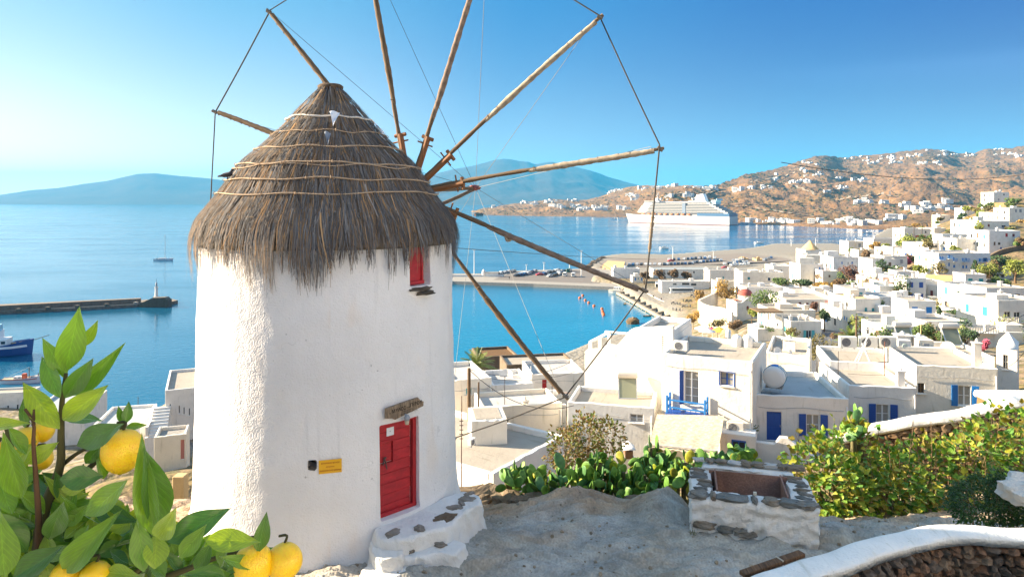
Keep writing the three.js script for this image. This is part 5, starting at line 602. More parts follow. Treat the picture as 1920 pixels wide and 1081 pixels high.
{
  const mid = (u, v) => drop(u, v, 3.47).add(V(0, 0, 0.16));
  stoneWall('near curved wall with a broad white cap over brown stones, lower right corner', [mid(1180, 1165), mid(1290, 1122), mid(1400, 1084), mid(1480, 1056), mid(1560, 1030), mid(1640, 1003), mid(1700, 988), mid(1760, 981), mid(1850, 979), mid(1930, 983), mid(2080, 1000)], 0.23, 0.03, 8, 0.145, 1.9, [[0.42, 0.27, 0.20], [0.33, 0.24, 0.19], [0.5, 0.32, 0.23], [0.29, 0.25, 0.235], [0.45, 0.35, 0.28]], 61);
  const q = (u, v, d) => P(u, v, d);
  stoneWall('sloping garden wall with a white cap above the leafy bushes, stones in yellow brown', [q(1560, 815, 21), q(1640, 795, 20.8), q(1720, 777, 20.5), q(1800, 767, 20.2), q(1860, 752, 20), q(1930, 738, 19.8), q(2040, 722, 19.5)], 0.4, 0.22, 9, 0.26, 2.4, [[0.40, 0.27, 0.16], [0.48, 0.34, 0.21], [0.33, 0.24, 0.16], [0.42, 0.32, 0.22]], 62);
  // end pier of the upper wall
  const t = thing('wall_pillar', 'rubble pier with a whitewashed top behind the sloping garden wall', 'pillar', P(1895, 770, 22.5)); mesh('stones', boxUV(rough(new RoundedBoxGeometry(1.7, 0.9, 0.9, 6, 0.12), 0.12, 2.5, 3)), mat([0.42, 0.29, 0.14], 0.95, { map: T.rock, bumpMap: T.rockB, bumpScale: 0.08 }), t); mesh('whitewash', boxUV(rough(new RoundedBoxGeometry(1.8, 0.22, 1.0, 6, 0.1), 0.08, 2.5, 5).translate(0, 0.45, 0)), limeRough, t); mesh('footing', boxUV(box(1.5, 2.4, 0.7, 0, -1.5, 0)), M.stone, t);
  // plank lying along the near wall
  const a = drop(1395, 1082, 3.55).add(V(0, 0.0, -0.05)), b = drop(1512, 1046, 3.50).add(V(0, 0, -0.09)); const pk = thing('wooden_plank', 'weathered wooden beam lying along the outer edge of the near curved wall', 'plank', a.clone().lerp(b, 0.5)); const q2 = rbox(a.distanceTo(b), 0.045, 0.09, 0.012); q2.rotateZ(Math.asin((b.y - a.y) / a.distanceTo(b))).rotateY(Math.atan2(-(b.z - a.z), b.x - a.x)); mesh('beam', boxUV(q2), mat([0.33, 0.21, 0.13], 0.85, { map: T.wood, bumpMap: T.woodB, bumpScale: 0.01 }), pk); mesh('strap', box(0.015, 0.055, 0.10).rotateY(Math.atan2(-(b.z - a.z), b.x - a.x)).translate(0.08, 0.005, -0.04), M.cream, pk);
  // white boulder end at the right edge
  const wb = thing('white_boulder', 'whitewashed boulder at the right edge beside the dense green shrub', 'boulder', P(1938, 922, 10.8)); mesh('rock', stoneGeo(3, 0.8, 5).scale(0.4, 0.28, 0.4), limeRough, wb); mesh('foot', STONES[5].clone().scale(0.3, 1.0, 0.3).translate(0.2, -1.1, 0.1), M.stone, wb);
  // unseen block added at the left to keep sun off the near wall
  const nh = thing('added_shade_house', 'added white house left of the terrace, outside the picture, shading the near wall', 'house', V(-11.2, H - 6.5, -6.4)); mesh('wall', boxUV(rbox(5, 11.2, 6.4, 0.15, 0, 5.6, 0)), M.white, nh); mesh('roof', box(4.5, 0.1, 5.8, 0, 11.23, 0), M.roof, nh);
  // unseen white blocks added behind the viewer, bouncing sun onto the shaded windmill side
  for (const [x, z, w, dp, hh, ry, lab] of [[9, 4, 11, 6, 9, 0.9, 'added white house behind the viewer, right of the path, reflecting sun onto the windmill'], [2, 14, 11, 6, 9, 0.5, 'added white house farther behind the viewer, reflecting sun onto the windmill'], [18, -3, 10, 6, 8.5, 1.1, 'added white house right of the viewer beyond the near wall, reflecting sun']]) { const q = thing('added_fill_house', lab, 'house', V(x, H - 4.5, z), ry + Math.PI); mesh('wall', boxUV(rbox(w, hh + 3, dp, 0.15, 0, hh / 2 - 1.5, -dp / 2)), M.white, q); mesh('roof', box(w - 0.4, 0.1, dp - 0.4, 0, hh + 0.03, -dp / 2), M.roof, q); }
  // boulders at the terrace edge
  const f = rng(77); [[872, 893, 0.45, 17.3], [912, 890, 0.5, 17.2], [952, 908, 0.45, 16.4], [1000, 918, 0.42, 15.9], [898, 902, 0.32, 16.8], [1190, 938, 0.25, 15.2], [985, 900, 0.34, 16.6]].forEach(([u, v, s, d], i) => { const p = P(u, v, d); p.y = landY(p.x, p.z) + s * 0.12; const m = mesh('boulder', rough(STONES[i % 8].clone(), 0.1, 2, i).scale(s * 1.15, s * 0.55, s * 0.8), mat([0.42, 0.345, 0.26], 0.97, { map: T.rock, bumpMap: T.rockB, bumpScale: 0.06 })); m.position.copy(p); m.rotation.y = i; tag(m, ['grey brown boulder at the right foot of the windmill', 'flat boulder second from the windmill on the terrace edge', 'boulder in front of the leftmost prickly pear pads', 'rounded boulder below the middle of the prickly pear', 'small boulder just right of the windmill steps', 'stone under the right part of the prickly pear', 'boulder behind the first prickly pear pads'][i], 'boulder'); });
}

{ // grit and small stones on the terrace, weeds at the feet of the walls
  const f = rng(515), n = 2600, im = new THREE.InstancedMesh(STONES[2], mat([1, 1, 1], 0.97, { map: T.rock }), n), m = new THREE.Matrix4(), e = new THREE.Euler(), q = new THREE.Quaternion(); for (let i = 0; i < n; i++) { const x = rr(-5, 10, f), d = rr(10.8, 16.5, f), s = 0.006 + 0.03 * f() ** 6; q.setFromEuler(e.set(rr(0, 6, f), rr(0, 6, f), 0)); m.compose(V(x, landY(x, -d) + s * 0.15, -d), q, V(s, s * 0.7, s)); im.setMatrixAt(i, m); const k = rr(0.4, 0.75, f); im.setColorAt(i, C(k, k * 0.92, k * 0.8)); } im.name = 'gravel'; tag(im, 'loose grit and small stones on the terrace rock', 'gravel', null, 'stuff'); scene.add(im);
  const wm = [mat([0.30, 0.24, 0.11], 0.95, { side: THREE.DoubleSide }), mat([0.14, 0.15, 0.05], 0.95, { side: THREE.DoubleSide })]; [[575, 1053, 'dry brown weed tuft at the left foot of the windmill'], [700, 1043, 'dry weed at the corner of the windmill and the steps'], [842, 1010, 'small weed in the notch between the two steps'], [900, 975, 'dark weed at the right end of the steps'], [1545, 985, 'dry weed at the right corner of the stone trough'], [1620, 985, 'dry grass tuft in front of the fig bushes'], [1720, 984, 'dry grass tuft left of the dense dark shrub'], [1010, 925, 'dry grass tuft in front of the prickly pear'], [940, 935, 'dry grass tuft between the steps and the prickly pear'], [1300, 1000, 'dry weed at the left foot of the stone trough']].forEach(([u, v, lab], i) => { const p = PY(u, v, H - nearDrop(PY(u, v, MY).x, -PY(u, v, MY).z)); p.y = landY(p.x, p.z); const g = []; for (let k = 0; k < 26; k++) { const a = f() * 6.28, L = rr(0.05, 0.16, f), t = rr(0.2, 0.9, f), b = V(rr(-0.06, 0.06, f), -0.01, rr(-0.06, 0.06, f)), tip = b.clone().add(V(Math.cos(a) * L * t, L, Math.sin(a) * L * t)), sd = V(-Math.sin(a), 0, Math.cos(a)).multiplyScalar(0.005); g.push(b.clone().add(sd), b.clone().sub(sd), tip); } const bg = new THREE.BufferGeometry().setFromPoints(g); bg.computeVertexNormals(); const t = thing('weed', lab, 'weed', p); tag(mesh('blades', bg, wm[i % 2], t), null, null, null, 'stuff'); });
}
// ---------- plants ----------
function leafGeo(w, fold, bend, n = 6, lob = 0) { // unit leaf along +y, face +z; w = half width / length
  const pos = [], uv = [], idx = [], m = 2;
  for (let j = 0; j <= n; j++) { const t = j / n; let hw = lob ? w * Math.sin(Math.PI * Math.pow(t, 0.72)) ** 0.85 : w * 1.1 * Math.sin(Math.PI * Math.pow(t, 0.80)) ** 1.12; if (j === 0) hw = w * 0.06; if (j === n) hw = 0.001; if (lob) hw *= 1 + lob * Math.cos(t * 15); for (let i = -m; i <= m; i++) { const s = i / m; pos.push(s * hw, t - 0.06 * Math.abs(bend) * t, fold * Math.abs(s) * hw + bend * t * t + 0.035 * w * Math.sin(t * 14 + s * 3)); uv.push(0.5 + s * 0.5, t); } }
  const W = 2 * m + 1; for (let j = 0; j < n; j++) for (let i = 0; i < 2 * m; i++) { const a = j * W + i; idx.push(a, a + 1, a + W, a + 1, a + W + 1, a + W); }
  const g = new THREE.BufferGeometry(); g.setAttribute('position', new THREE.Float32BufferAttribute(pos, 3)); g.setAttribute('uv', new THREE.Float32BufferAttribute(uv, 2)); g.setIndex(idx); g.computeVertexNormals(); return g;
}
const leafMat = (c, tr = 0.45, o = {}) => new THREE.MeshPhysicalMaterial({ color: C(...c), roughness: 0.75, transmission: tr, thickness: 0, side: THREE.DoubleSide, map: T.leafC, bumpMap: T.leafB, bumpScale: 0.0015, ...o });
{ // lemon tree in the lower left corner
  const LM = [[0.27, 0.48, 0.006], [0.11, 0.28, 0.006], [0.52, 0.66, 0.010], [0.06, 0.19, 0.008]].map((c, i) => leafMat(c, [0.55, 0.45, 0.6, 0.3][i], { clearcoat: 0.7, clearcoatRoughness: 0.22 }));
  const geos = []; for (const fo of [0.15, 0.4, 0.7]) for (const be of [-0.22, 0.0, 0.22]) geos.push(leafGeo(0.235, fo, be, 12));
  const Z = (x, y, d = 1.1) => P(x / 2.074, 560 + y / 2.074, d), base = Z(148, 1090);
  const tree = thing('lemon_tree', 'lemon tree with glossy leaves and ripe yellow lemons in the lower left corner', 'lemon tree', V(base.x - 0.1, landY(base.x, -1.15), -1.15));
  tree.updateMatrixWorld(true); const o0 = tree.position, L = (p) => p.clone().sub(o0), f = rng(19);
  const bark = mat([0.11, 0.13, 0.045], 0.85, { map: T.wood }), twigM = mat([0.16, 0.10, 0.06], 0.9, { map: T.wood });
  mesh('trunk', tube([V(0, -0.15, 0), V(0.02, 0.5, 0.01), L(Z(150, 1300, 1.14)), L(Z(148, 1080))], (t) => lerp(0.035, 0.011, t), 8, 16), bark, tree);
  const br = (pts, a, b, m = bark) => mesh('branch', tube(pts.map(([x, y, d]) => L(Z(x, y, d))), (t) => lerp(a, b, t), 7, pts.length * 4), m, tree);
  br([[148, 1085, 1.1], [150, 930, 1.1], [180, 790, 1.1], [232, 650, 1.09], [235, 530, 1.09], [240, 395, 1.09], [255, 290, 1.09]], 0.011, 0.003); br([[148, 1085, 1.1], [120, 960, 1.12], [90, 800, 1.13], [60, 640, 1.14], [20, 500, 1.15]], 0.008, 0.003); br([[145, 1000, 1.09], [148, 850, 1.06], [138, 700, 1.05], [128, 560, 1.05], [128, 480, 1.05], [95, 428, 1.05]], 0.006, 0.002, twigM); br([[128, 490, 1.05], [130, 430, 1.05]], 0.003, 0.0015, twigM); br([[180, 790, 1.1], [320, 680, 1.13], [440, 560, 1.15], [485, 480, 1.15]], 0.006, 0.003); br([[150, 1400, 1.14], [400, 1150, 1.1], [600, 1000, 1.08], [640, 880, 1.08]], 0.01, 0.003); br([[400, 1160, 1.1], [700, 1060, 1.1], [860, 1000, 1.1], [960, 980, 1.1]], 0.007, 0.003); br([[235, 650, 1.1], [300, 600, 1.1], [380, 560, 1.1]], 0.004, 0.002); br([[120, 960, 1.12], [20, 900, 1.12], [-60, 840, 1.12]], 0.006, 0.003);
  let li = 0;
  const leaf = (bx, by, tx, ty, w, tone = 0, d = 1.1, tilt = null, dz = null) => {
    const a = Z(bx, by, d), b = Z(tx, ty, d + (dz ?? rr(-0.03, 0.03, f))), ax = b.clone().sub(a), len = ax.length(); ax.normalize();
    let nn = V(0, H, 0).sub(a).normalize().lerp(V(0, 1, 0), 0.25); nn.addScaledVector(ax, -nn.dot(ax)).normalize(); nn.applyAxisAngle(ax, tilt ?? rr(-0.7, 0.7, f));
    const sx = nn.clone().multiplyScalar(-1).cross(ax).normalize().multiplyScalar(-1), want = (w / 2.074) / F * d / 2 / (len * 0.235);
    const g = geos[li % 9], m = mesh('leaf', g, LM[tone], tree); li++;
    const x2 = ax.clone().cross(nn); m.matrixAutoUpdate = false; m.matrix.makeBasis(x2.multiplyScalar(len * clamp(want * (li < 56 ? 0.88 : 0.8), 0.42, 1.35)), ax.multiplyScalar(len), nn.multiplyScalar(len)).setPosition(L(a)); m.matrix.decompose(m.position, m.quaternion, m.scale); m.matrixAutoUpdate = true;
  };
  const LV = [[250, 285, 308, 58, 105, 0, 1.08, 0.2], [318, 190, 380, 82, 45, 2, 1.12, 0.5], [246, 300, 178, 143, 66, 0, 1.09, -0.5], [250, 310, 218, 205, 45, 2, 1.12, 0.2], [233, 385, 160, 222, 68, 0, 1.07, -0.3], [250, 385, 377, 198, 78, 1, 1.06, 0.35], [268, 375, 480, 192, 72, 0, 1.08, 0.5], [230, 505, 86, 323, 92, 2, 1.07, -0.3], [243, 470, 452, 312, 92, 2, 1.06, 0.3], [250, 470, 398, 452, 70, 1, 1.08, -0.6], [298, 570, 480, 485, 95, 3, 1.05, 0.4], [474, 485, 456, 412, 28, 1, 1.14, 0], [484, 485, 504, 400, 42, 1, 1.14, 0.3], [488, 500, 572, 490, 30, 0, 1.13, 0.2], [95, 500, 78, 378, 50, 1, 1.12, 0.4], [-30, 500, 86, 478, 52, 2, 1.05, 0.2], [82, 775, 10, 515, 92, 0, 1.05, -0.2], [100, 605, 18, 505, 55, 0, 1.1, 0.3], [98, 640, 218, 560, 68, 2, 1.06, 0.2], [232, 700, 402, 690, 95, 3, 1.05, 0.3], [328, 842, 537, 690, 98, 0, 1.04, 0.1], [602, 925, 527, 552, 92, 0, 1.04, -0.35], [622, 895, 560, 580, 120, 1, 1.06, 0.3], [190, 935, 252, 745, 85, 1, 1.06, 0.3], [262, 865, 285, 725, 58, 0, 1.08, -0.3], [372, 825, 542, 868, 70, 3, 1.08, 0.2], [618, 935, 706, 772, 82, 2, 1.03, 0.25], [650, 945, 882, 812, 110, 3, 1.05, 0.1], [795, 935, 1012, 945, 88, 2, 1.04, 0.2], [558, 1062, 540, 852, 88, 0, 1.02, -0.2], [600, 1050, 612, 900, 98, 2, 1.02, 0.2], [698, 1005, 803, 876, 72, 0, 1.05, 0.3], [1003, 985, 1037, 788, 62, 1, 1.06, 0.2], [248, 1060, 432, 852, 105, 0, 1.03, 0.2], [378, 995, 488, 945, 66, 1, 1.06, 0.2], [50, 1085, 272, 955, 100, 3, 1.03, 0.1], [18, 1080, -8, 862, 120, 0, 1.02, -0.2], [104, 985, -20, 822, 98, 1, 1.05, 0.2], [46, 835, -12, 718, 76, 0, 1.04, 0.3], [425, 900, 535, 858, 66, 2, 1.07, 0.1], [298, 955, 345, 876, 56, 0, 1.06, -0.2], [1005, 1045, 848, 1018, 56, 0, 1.05, 0.2], [875, 1080, 718, 1058, 56, 1, 1.04, 0.1], [410, 1062, 545, 1078, 64, 2, 1.03, 0.2], [880, 1060, 985, 1002, 50, 1, 1.05, 0.2], [180, 1000, 270, 975, 60, 0, 1.08, 0.4], [100, 700, 30, 640, 52, 1, 1.12, 0.1], [-20, 650, 50, 600, 50, 0, 1.1, 0.2], [300, 1080, 330, 960, 70, 1, 1.06, -0.4], [560, 930, 450, 830, 70, 1, 1.1, 0.2], [330, 640, 400, 560, 50, 1, 1.13, 0.3], [400, 700, 380, 590, 44, 0, 1.14, 0.3], [640, 1080, 560, 1010, 66, 1, 1.05, 0.2], [760, 1060, 830, 930, 60, 1, 1.07, 0.2], [940, 1000, 905, 950, 40, 0, 1.1, 0.2]];
  for (const q of LV) leaf(...q);
  for (let i = 0; i < 470; i++) { const x = rr(-60, 1000, f) * (i % 3 ? 0.62 : 1), top = x < 60 ? 640 : x < 300 ? 740 : x < 560 ? 850 : 990, y = rr(top, 1180, f), a = rr(-2.9, -0.2, f), l = rr(100, 185, f); leaf(x, y, x + Math.cos(a) * l, y + Math.sin(a) * l * 0.75, rr(46, 80, f), [1, 0, 2, 0, 3, 2][i % 6], rr(1.07, 1.30, f)); }
  const lm = new THREE.MeshPhysicalMaterial({ color: C(0.88, 0.66, 0.010), roughness: 0.42, map: again(T.peelC, 2.2), bumpMap: again(T.peel, 2.6), bumpScale: 0.0012, clearcoat: 0.25, clearcoatRoughness: 0.35 });
  const lg = lathe([[0.001, -1.1], [0.1, -1.08], [0.17, -1.03], [0.4, -0.93], [0.64, -0.75], [0.84, -0.48], [0.955, -0.18], [0.975, 0.1], [0.92, 0.4], [0.78, 0.66], [0.56, 0.85], [0.3, 0.95], [0.12, 0.985], [0.001, 0.97]], 40); lg.computeVertexNormals();
  for (const [x, y, rad, d, tl, tz] of [[475, 592, 79, 1.09, 0.15, 0.1], [168, 512, 40, 1.19, 0.3, 0.2], [100, 547, 46, 1.17, -0.2, 0.1], [165, 622, 38, 1.18, 0.2, 0], [985, 1035, 76, 1.07, 0.3, 0.5], [1105, 1020, 70, 1.09, -0.5, 0.5], [255, 1082, 58, 1.04, 0.4, 0.8], [372, 1085, 60, 1.03, -0.3, 0.9], [-8, 590, 32, 1.2, 0.2, 0.2]]) {
    const r = rad / 2.074 / F * d, m = mesh('lemon', lg, lm, tree); m.position.copy(L(Z(x, y, d))); m.scale.set(r, r * 1.06, r); m.rotation.set(tz, x, tl);
    mesh('stalk', tube([L(Z(x, y, d)).add(V(0, r * 0.95, 0)), L(Z(x, y, d)).add(V(r * 0.1, r * 1.35, -0.004)), L(Z(x - 20, y - rad * 1.4, d + 0.01))], 0.0022, 5), bark, tree);
  }
}
// leafy bushes
function bush(label, list, leafLen, n, cols, seed, o = {}) { // list of clumps [u, v, d, ru, rv, rd]
  const f = rng(seed), t = thing(o.name || 'bush', label, o.cat || 'bush', P(list[0][0], list[0][1], list[0][2])); { const p = t.position; p.y = landY(p.x, p.z); } const o0 = t.position.clone(), ms = cols.map((c) => leafMat(c, 0.4, { bumpScale: 0.004 }));
  const gs = [leafGeo(0.42, 0.3, -0.15, 6, 0.28), leafGeo(0.36, 0.5, 0.2, 6, 0.22), leafGeo(0.46, 0.2, 0.1, 6, 0.3)], small = [leafGeo(0.3, 0.3, -0.1, 3), leafGeo(0.34, 0.4, 0.15, 3)];
  const all = cols.map(() => []), stems = []; let parts = 0; const vol = list.map((c) => c[3] * c[4]), tot = vol.reduce((a, b) => a + b, 0);
  list.forEach((c, ci) => {
    const [u, v, d, ru, rv, rd] = c, ce = P(u, v, d), rx = ru / F * d, ry = rv / F * d, k = Math.round(n * vol[ci] / tot);
    for (let s = 0; s < 9; s++) { const a = rr(0, 6.28, f), e = ce.clone().add(V(Math.cos(a) * rx * rr(0.3, 0.95, f), ry * rr(0.2, 1.02, f), Math.sin(a) * rd * 0.7)), b = V(ce.x + rr(-0.4, 0.4, f) * rx, landY(ce.x, ce.z) - 0.05, ce.z + rr(-0.3, 0.3, f)); stems.push(tube([b, b.clone().lerp(e, 0.5).add(V(rr(-0.1, 0.1, f), 0.1, 0)), e].map((p) => p.sub(o0)), (q) => lerp(o.stem || 0.018, 0.004, q), 4, 6)); }
    for (let i = 0; i < k; i++) {
      const a = rr(0, 6.28, f), q = Math.cbrt(f()) * 0.5 + 0.52, el = Math.asin(rr(-0.85, 1, f)); const dir = V(Math.cos(a) * Math.cos(el), Math.sin(el), Math.sin(a) * Math.cos(el)), lu = 1 + 0.35 * n3(dir.x * 2.2 + ci, dir.y * 2.2, dir.z * 2.2 + seed);
      const p = ce.clone().add(V(dir.x * rx * q * lu, dir.y * ry * q * lu, dir.z * rd * q * lu)); if (p.y < landY(p.x, p.z) + 0.05) p.y = landY(p.x, p.z) + rr(0.05, 0.3, f);
      const sc = leafLen * rr(0.65, 1.25, f), ax = dir.clone().add(V(rr(-0.9, 0.9, f), rr(-0.9, 0.5, f), rr(-0.9, 0.9, f))).normalize(), nn = V(rr(-0.6, 0.6, f), 1, rr(-0.2, 0.9, f)); nn.addScaledVector(ax, -nn.dot(ax)).normalize(); const x2 = ax.clone().cross(nn);
      const mx = new THREE.Matrix4().makeBasis(x2.multiplyScalar(sc), ax.multiplyScalar(sc), nn.multiplyScalar(sc)), front = dir.z > 0.2 || dir.y > 0.5, tone = Math.min(cols.length - 1, Math.floor(f() * cols.length * (0.62 + 0.5 * n3(p.x * 1.1, p.y * 1.1, p.z) + 0.38)));
      const pp = p.sub(o0); const tt = clamp(tone, 0, cols.length - 1);
      if (!o.tiny && front && parts < 280 && i % 3 === 0) { const m = mesh('leaf', gs[i % 3], ms[tt], t); mx.setPosition(pp); mx.decompose(m.position, m.quaternion, m.scale); parts++; }
      else { mx.setPosition(pp); all[tt].push((o.tiny ? small[i % 2] : gs[i % 3]).clone().applyMatrix4(mx)); }
    }
  });
  mesh('stems', merge(stems), mat([0.20, 0.135, 0.07], 0.95), t);
  all.forEach((g, i) => { if (g.length) tag(mesh('foliage', merge(g), ms[i], t), null, null, null, 'stuff'); });
  return t;
}
const FIG = [[0.10, 0.29, 0.008], [0.20, 0.38, 0.008], [0.40, 0.46, 0.008], [0.52, 0.46, 0.008], [0.42, 0.28, 0.016]];
bush('leafy yellow green fig bush directly right of the stone trough', [[1540, 895, 16.2, 60, 78, 0.9], [1600, 865, 16.9, 56, 70, 0.8], [1575, 922, 15.8, 70, 52, 0.6]], 0.155, 1500, FIG, 201);
bush('broad yellow green fig bush in front of the sloping garden wall', [[1680, 912, 16.3, 72, 62, 0.9], [1735, 890, 16.9, 64, 64, 0.8], [1665, 930, 15.8, 74, 42, 0.6]], 0.155, 1500, FIG, 202);
bush('tall yellow green fig bush at the right edge below the wall pier', [[1825, 880, 16.3, 70, 76, 0.9], [1890, 845, 16.9, 62, 78, 0.9], [1950, 870, 16.3, 66, 96, 0.8]], 0.155, 1500, FIG, 203);
bush('dense dark green small leaved shrub behind the near curved wall', [[1850, 945, 11.6, 66, 46, 0.5], [1925, 940, 11.4, 70, 50, 0.5]], 0.05, 6500, [[0.025, 0.105, 0.012], [0.04, 0.14, 0.015], [0.07, 0.16, 0.018]], 204, { tiny: 1, name: 'shrub', cat: 'shrub' });
bush('sparse dry shrub with yellowing twigs in front of the small windowed house', [[1062, 850, 19, 36, 46, 0.5], [1098, 822, 19.4, 34, 44, 0.5], [1140, 820, 19.8, 30, 34, 0.5]], 0.095, 2000, [[0.17, 0.21, 0.02], [0.32, 0.20, 0.03], [0.30, 0.14, 0.04], [0.24, 0.25, 0.02]], 205, { tiny: 1, name: 'shrub', cat: 'shrub' });
// prickly pears
function padGeo(seed) { const g = new THREE.SphereGeometry(1, 12, 10), p = g.attributes.position; for (let i = 0; i < p.count; i++) { let x = p.getX(i), y = p.getY(i), z = p.getZ(i); const k = 0.78 + 0.22 * (y + 1) / 2 + 0.06 * Math.sin(y * 3 + seed); p.setXYZ(i, x * 0.64 * k, y + 1, z * 0.13 + 0.1 * Math.sin((x + seed) * 1.3) * 0.6); } g.computeVertexNormals(); return g; }
const PADS = [0, 1, 2, 3].map(padGeo), padM = [[0.12, 0.28, 0.035], [0.18, 0.34, 0.035], [0.32, 0.38, 0.02], [0.08, 0.22, 0.06], [0.42, 0.40, 0.03]].map((c) => mat(c, 0.6, { map: T.grain }));
const padStem = mat([0.13, 0.115, 0.05], 0.9);
function pear(label, list, seed, n = 90, name = 'prickly_pear') {
  const f = rng(seed), t = thing(name, label, 'cactus', P(list[0][0], list[0][1], list[0][2])); t.position.y = landY(t.position.x, t.position.z); const o0 = t.position.clone(), tot = list.reduce((a, c) => a + c[3] * c[4], 0); let cnt = 0;
  list.forEach(([u, v, d, ru, rv], ci) => { const k = Math.round(n * ru * rv / tot); for (let i = 0; i < k; i++) { const a = rr(0, 6.28, f), q = Math.sqrt(f()), x = u + Math.cos(a) * ru * q, y = v + Math.sin(a) * rv * q, p = P(x, y, d + rr(-0.35, 0.45, f) - 0.3 * (y - v) / rv); const gy = landY(p.x, p.z); if (p.y < gy) p.y = gy + 0.05; const s = rr(0.12, 0.2, f), m = mesh('pad', PADS[Math.floor(f() * 4)], padM[f() < 0.42 ? 0 : f() < 0.5 ? 3 : f() < 0.6 ? 1 : f() < 0.75 ? 2 : 4], t); m.position.copy(p.sub(o0)).add(V(0, -s, 0)); m.scale.set(s * rr(0.9, 1.15, f), s * rr(0.9, 1.15, f), s); m.rotation.set(rr(-0.9, 1.0, f), rr(-1.5, 1.5, f), rr(-1.5, 1.5, f)); cnt++; } });
  for (const [u, v, d, ru, rv] of list) for (let i = 0; i < 4; i++) { const e = P(u + rr(-0.7, 0.7, f) * ru, v, d), b = V(e.x, landY(e.x, e.z) - 0.05, e.z); mesh('stem', tube([b.sub(o0), e.clone().sub(o0)], 0.05, 6), padStem, t); } return t;
}
pear('prickly pear with broad green pads near the windmill end of the terrace edge', [[962, 888, 16.7, 20, 20], [990, 895, 16.6, 30, 22], [1030, 905, 16.4, 26, 20]], 301, 86);
pear('large prickly pear heap with sunlit pads in the middle of the terrace edge', [[1085, 888, 16.7, 50, 30], [1130, 868, 16.8, 42, 26], [1170, 885, 16.6, 46, 32], [1180, 918, 16.3, 42, 28], [1125, 905, 16.4, 50, 22], [1230, 890, 16.4, 34, 30], [1220, 925, 16.1, 28, 24]], 302, 283);
pear('small prickly pear with a few yellow pads against the left side of the trough', [[1275, 890, 16.0, 20, 22], [1290, 868, 16.3, 18, 20], [1300, 905, 15.9, 14, 20]], 303, 48);
pear('dark prickly pear with red brown trunks behind the sunlit pads, under the awning', [[1222, 840, 17.6, 12, 18], [1215, 862, 17.4, 18, 14], [1255, 868, 17.4, 20, 18], [1320, 862, 17.2, 18, 14]], 304, 70);
pear('low prickly pear hedge right behind the stone trough', [[1340, 862, 17.3, 26, 14], [1385, 850, 16.8, 24, 18], [1400, 870, 17.1, 26, 10]], 305, 89);
pear('single dead topped prickly pear stem standing over the fig bush', [[1603, 775, 17.1, 8, 12], [1608, 800, 16.9, 14, 14]], 306, 18);
// dry stalks standing in the bushes
{ const f = rng(92), g = []; const t = thing('dry_stalks', 'thin dry grey stalks standing up between the fig bushes', 'dry plant', P(1700, 900, 14.4)); t.position.y = landY(t.position.x, t.position.z); const o0 = t.position.clone(); for (let i = 0; i < 46; i++) { const u = rr(1490, 1890, f), d = rr(15.8, 17.4, f), e = P(u, rr(775, 850, f), d), b = V(e.x + rr(-0.15, 0.15, f), landY(e.x, e.z), e.z); mesh('stalk', tube([b, b.clone().lerp(e, 0.6).add(V(rr(-0.08, 0.08, f), 0, 0)), e].map((p) => p.clone().sub(o0)), (q) => lerp(0.014, 0.005, q), 4, 6), i % 2 ? M.wood : M.spar, t); } }
// ---------- things on and around the houses ----------
const HB = (k) => houses[Object.keys(houses).find((l) => l.startsWith(k))];
const onRoof = (u, v, d) => P(u, v, d);
function acUnit(u, v, d, ry, label, wpx = 28, group) { // v: its foot
  const w = wpx / F * d, h = w * 0.68, t = thing('air_conditioner', label, 'air conditioner', P(u, v, d), R(ry), group);
  mesh('case', rbox(w, h, w * 0.42, 0.03, 0, h / 2 + 0.06, 0), M.ac, t); mesh('fan', merge([new THREE.CylinderGeometry(h * 0.39, h * 0.39, 0.03, 20).rotateX(Math.PI / 2).translate(-w * 0.14, h / 2 + 0.06, w * 0.205)]), mat([0.10, 0.10, 0.11], 0.6), t);
  const rg = []; for (let i = 1; i < 5; i++) rg.push(new THREE.TorusGeometry(h * 0.39 * i / 4, 0.008, 4, 20).translate(-w * 0.14, h / 2 + 0.06, w * 0.225)); mesh('grille', merge(rg), M.grey, t); mesh('foot', merge([box(0.06, 0.07, w * 0.4, -w * 0.35, 0.03, 0), box(0.06, 0.07, w * 0.4, w * 0.35, 0.03, 0)]), M.grey, t); return t;
}
acUnit(1379, 812, 42.5, -20, 'beige air conditioner on the low annex right of the awning', 30);
acUnit(1257, 618, 54, -10, 'air conditioner with a round fan on the top roof edge before the sea', 20);
acUnit(1272, 627, 52, -75, 'air conditioner seen from its side on the upper white roof', 18);
acUnit(1277, 658, 46.3, -27, 'air conditioner with a dark grid on the balcony house roof', 26);
acUnit(1590, 652, 53.5, -12, 'left one of the three air conditioners on the long roof parapet', 30, 'roof air conditioners');
acUnit(1628, 652, 53.3, -12, 'middle one of the three air conditioners on the long roof parapet', 30, 'roof air conditioners');
acUnit(1664, 652, 53, -12, 'right one of the three air conditioners on the long roof parapet', 30, 'roof air conditioners');
acUnit(885, 836, 35.5, 60, 'air conditioner on the bare white roof beside the windmill', 18);
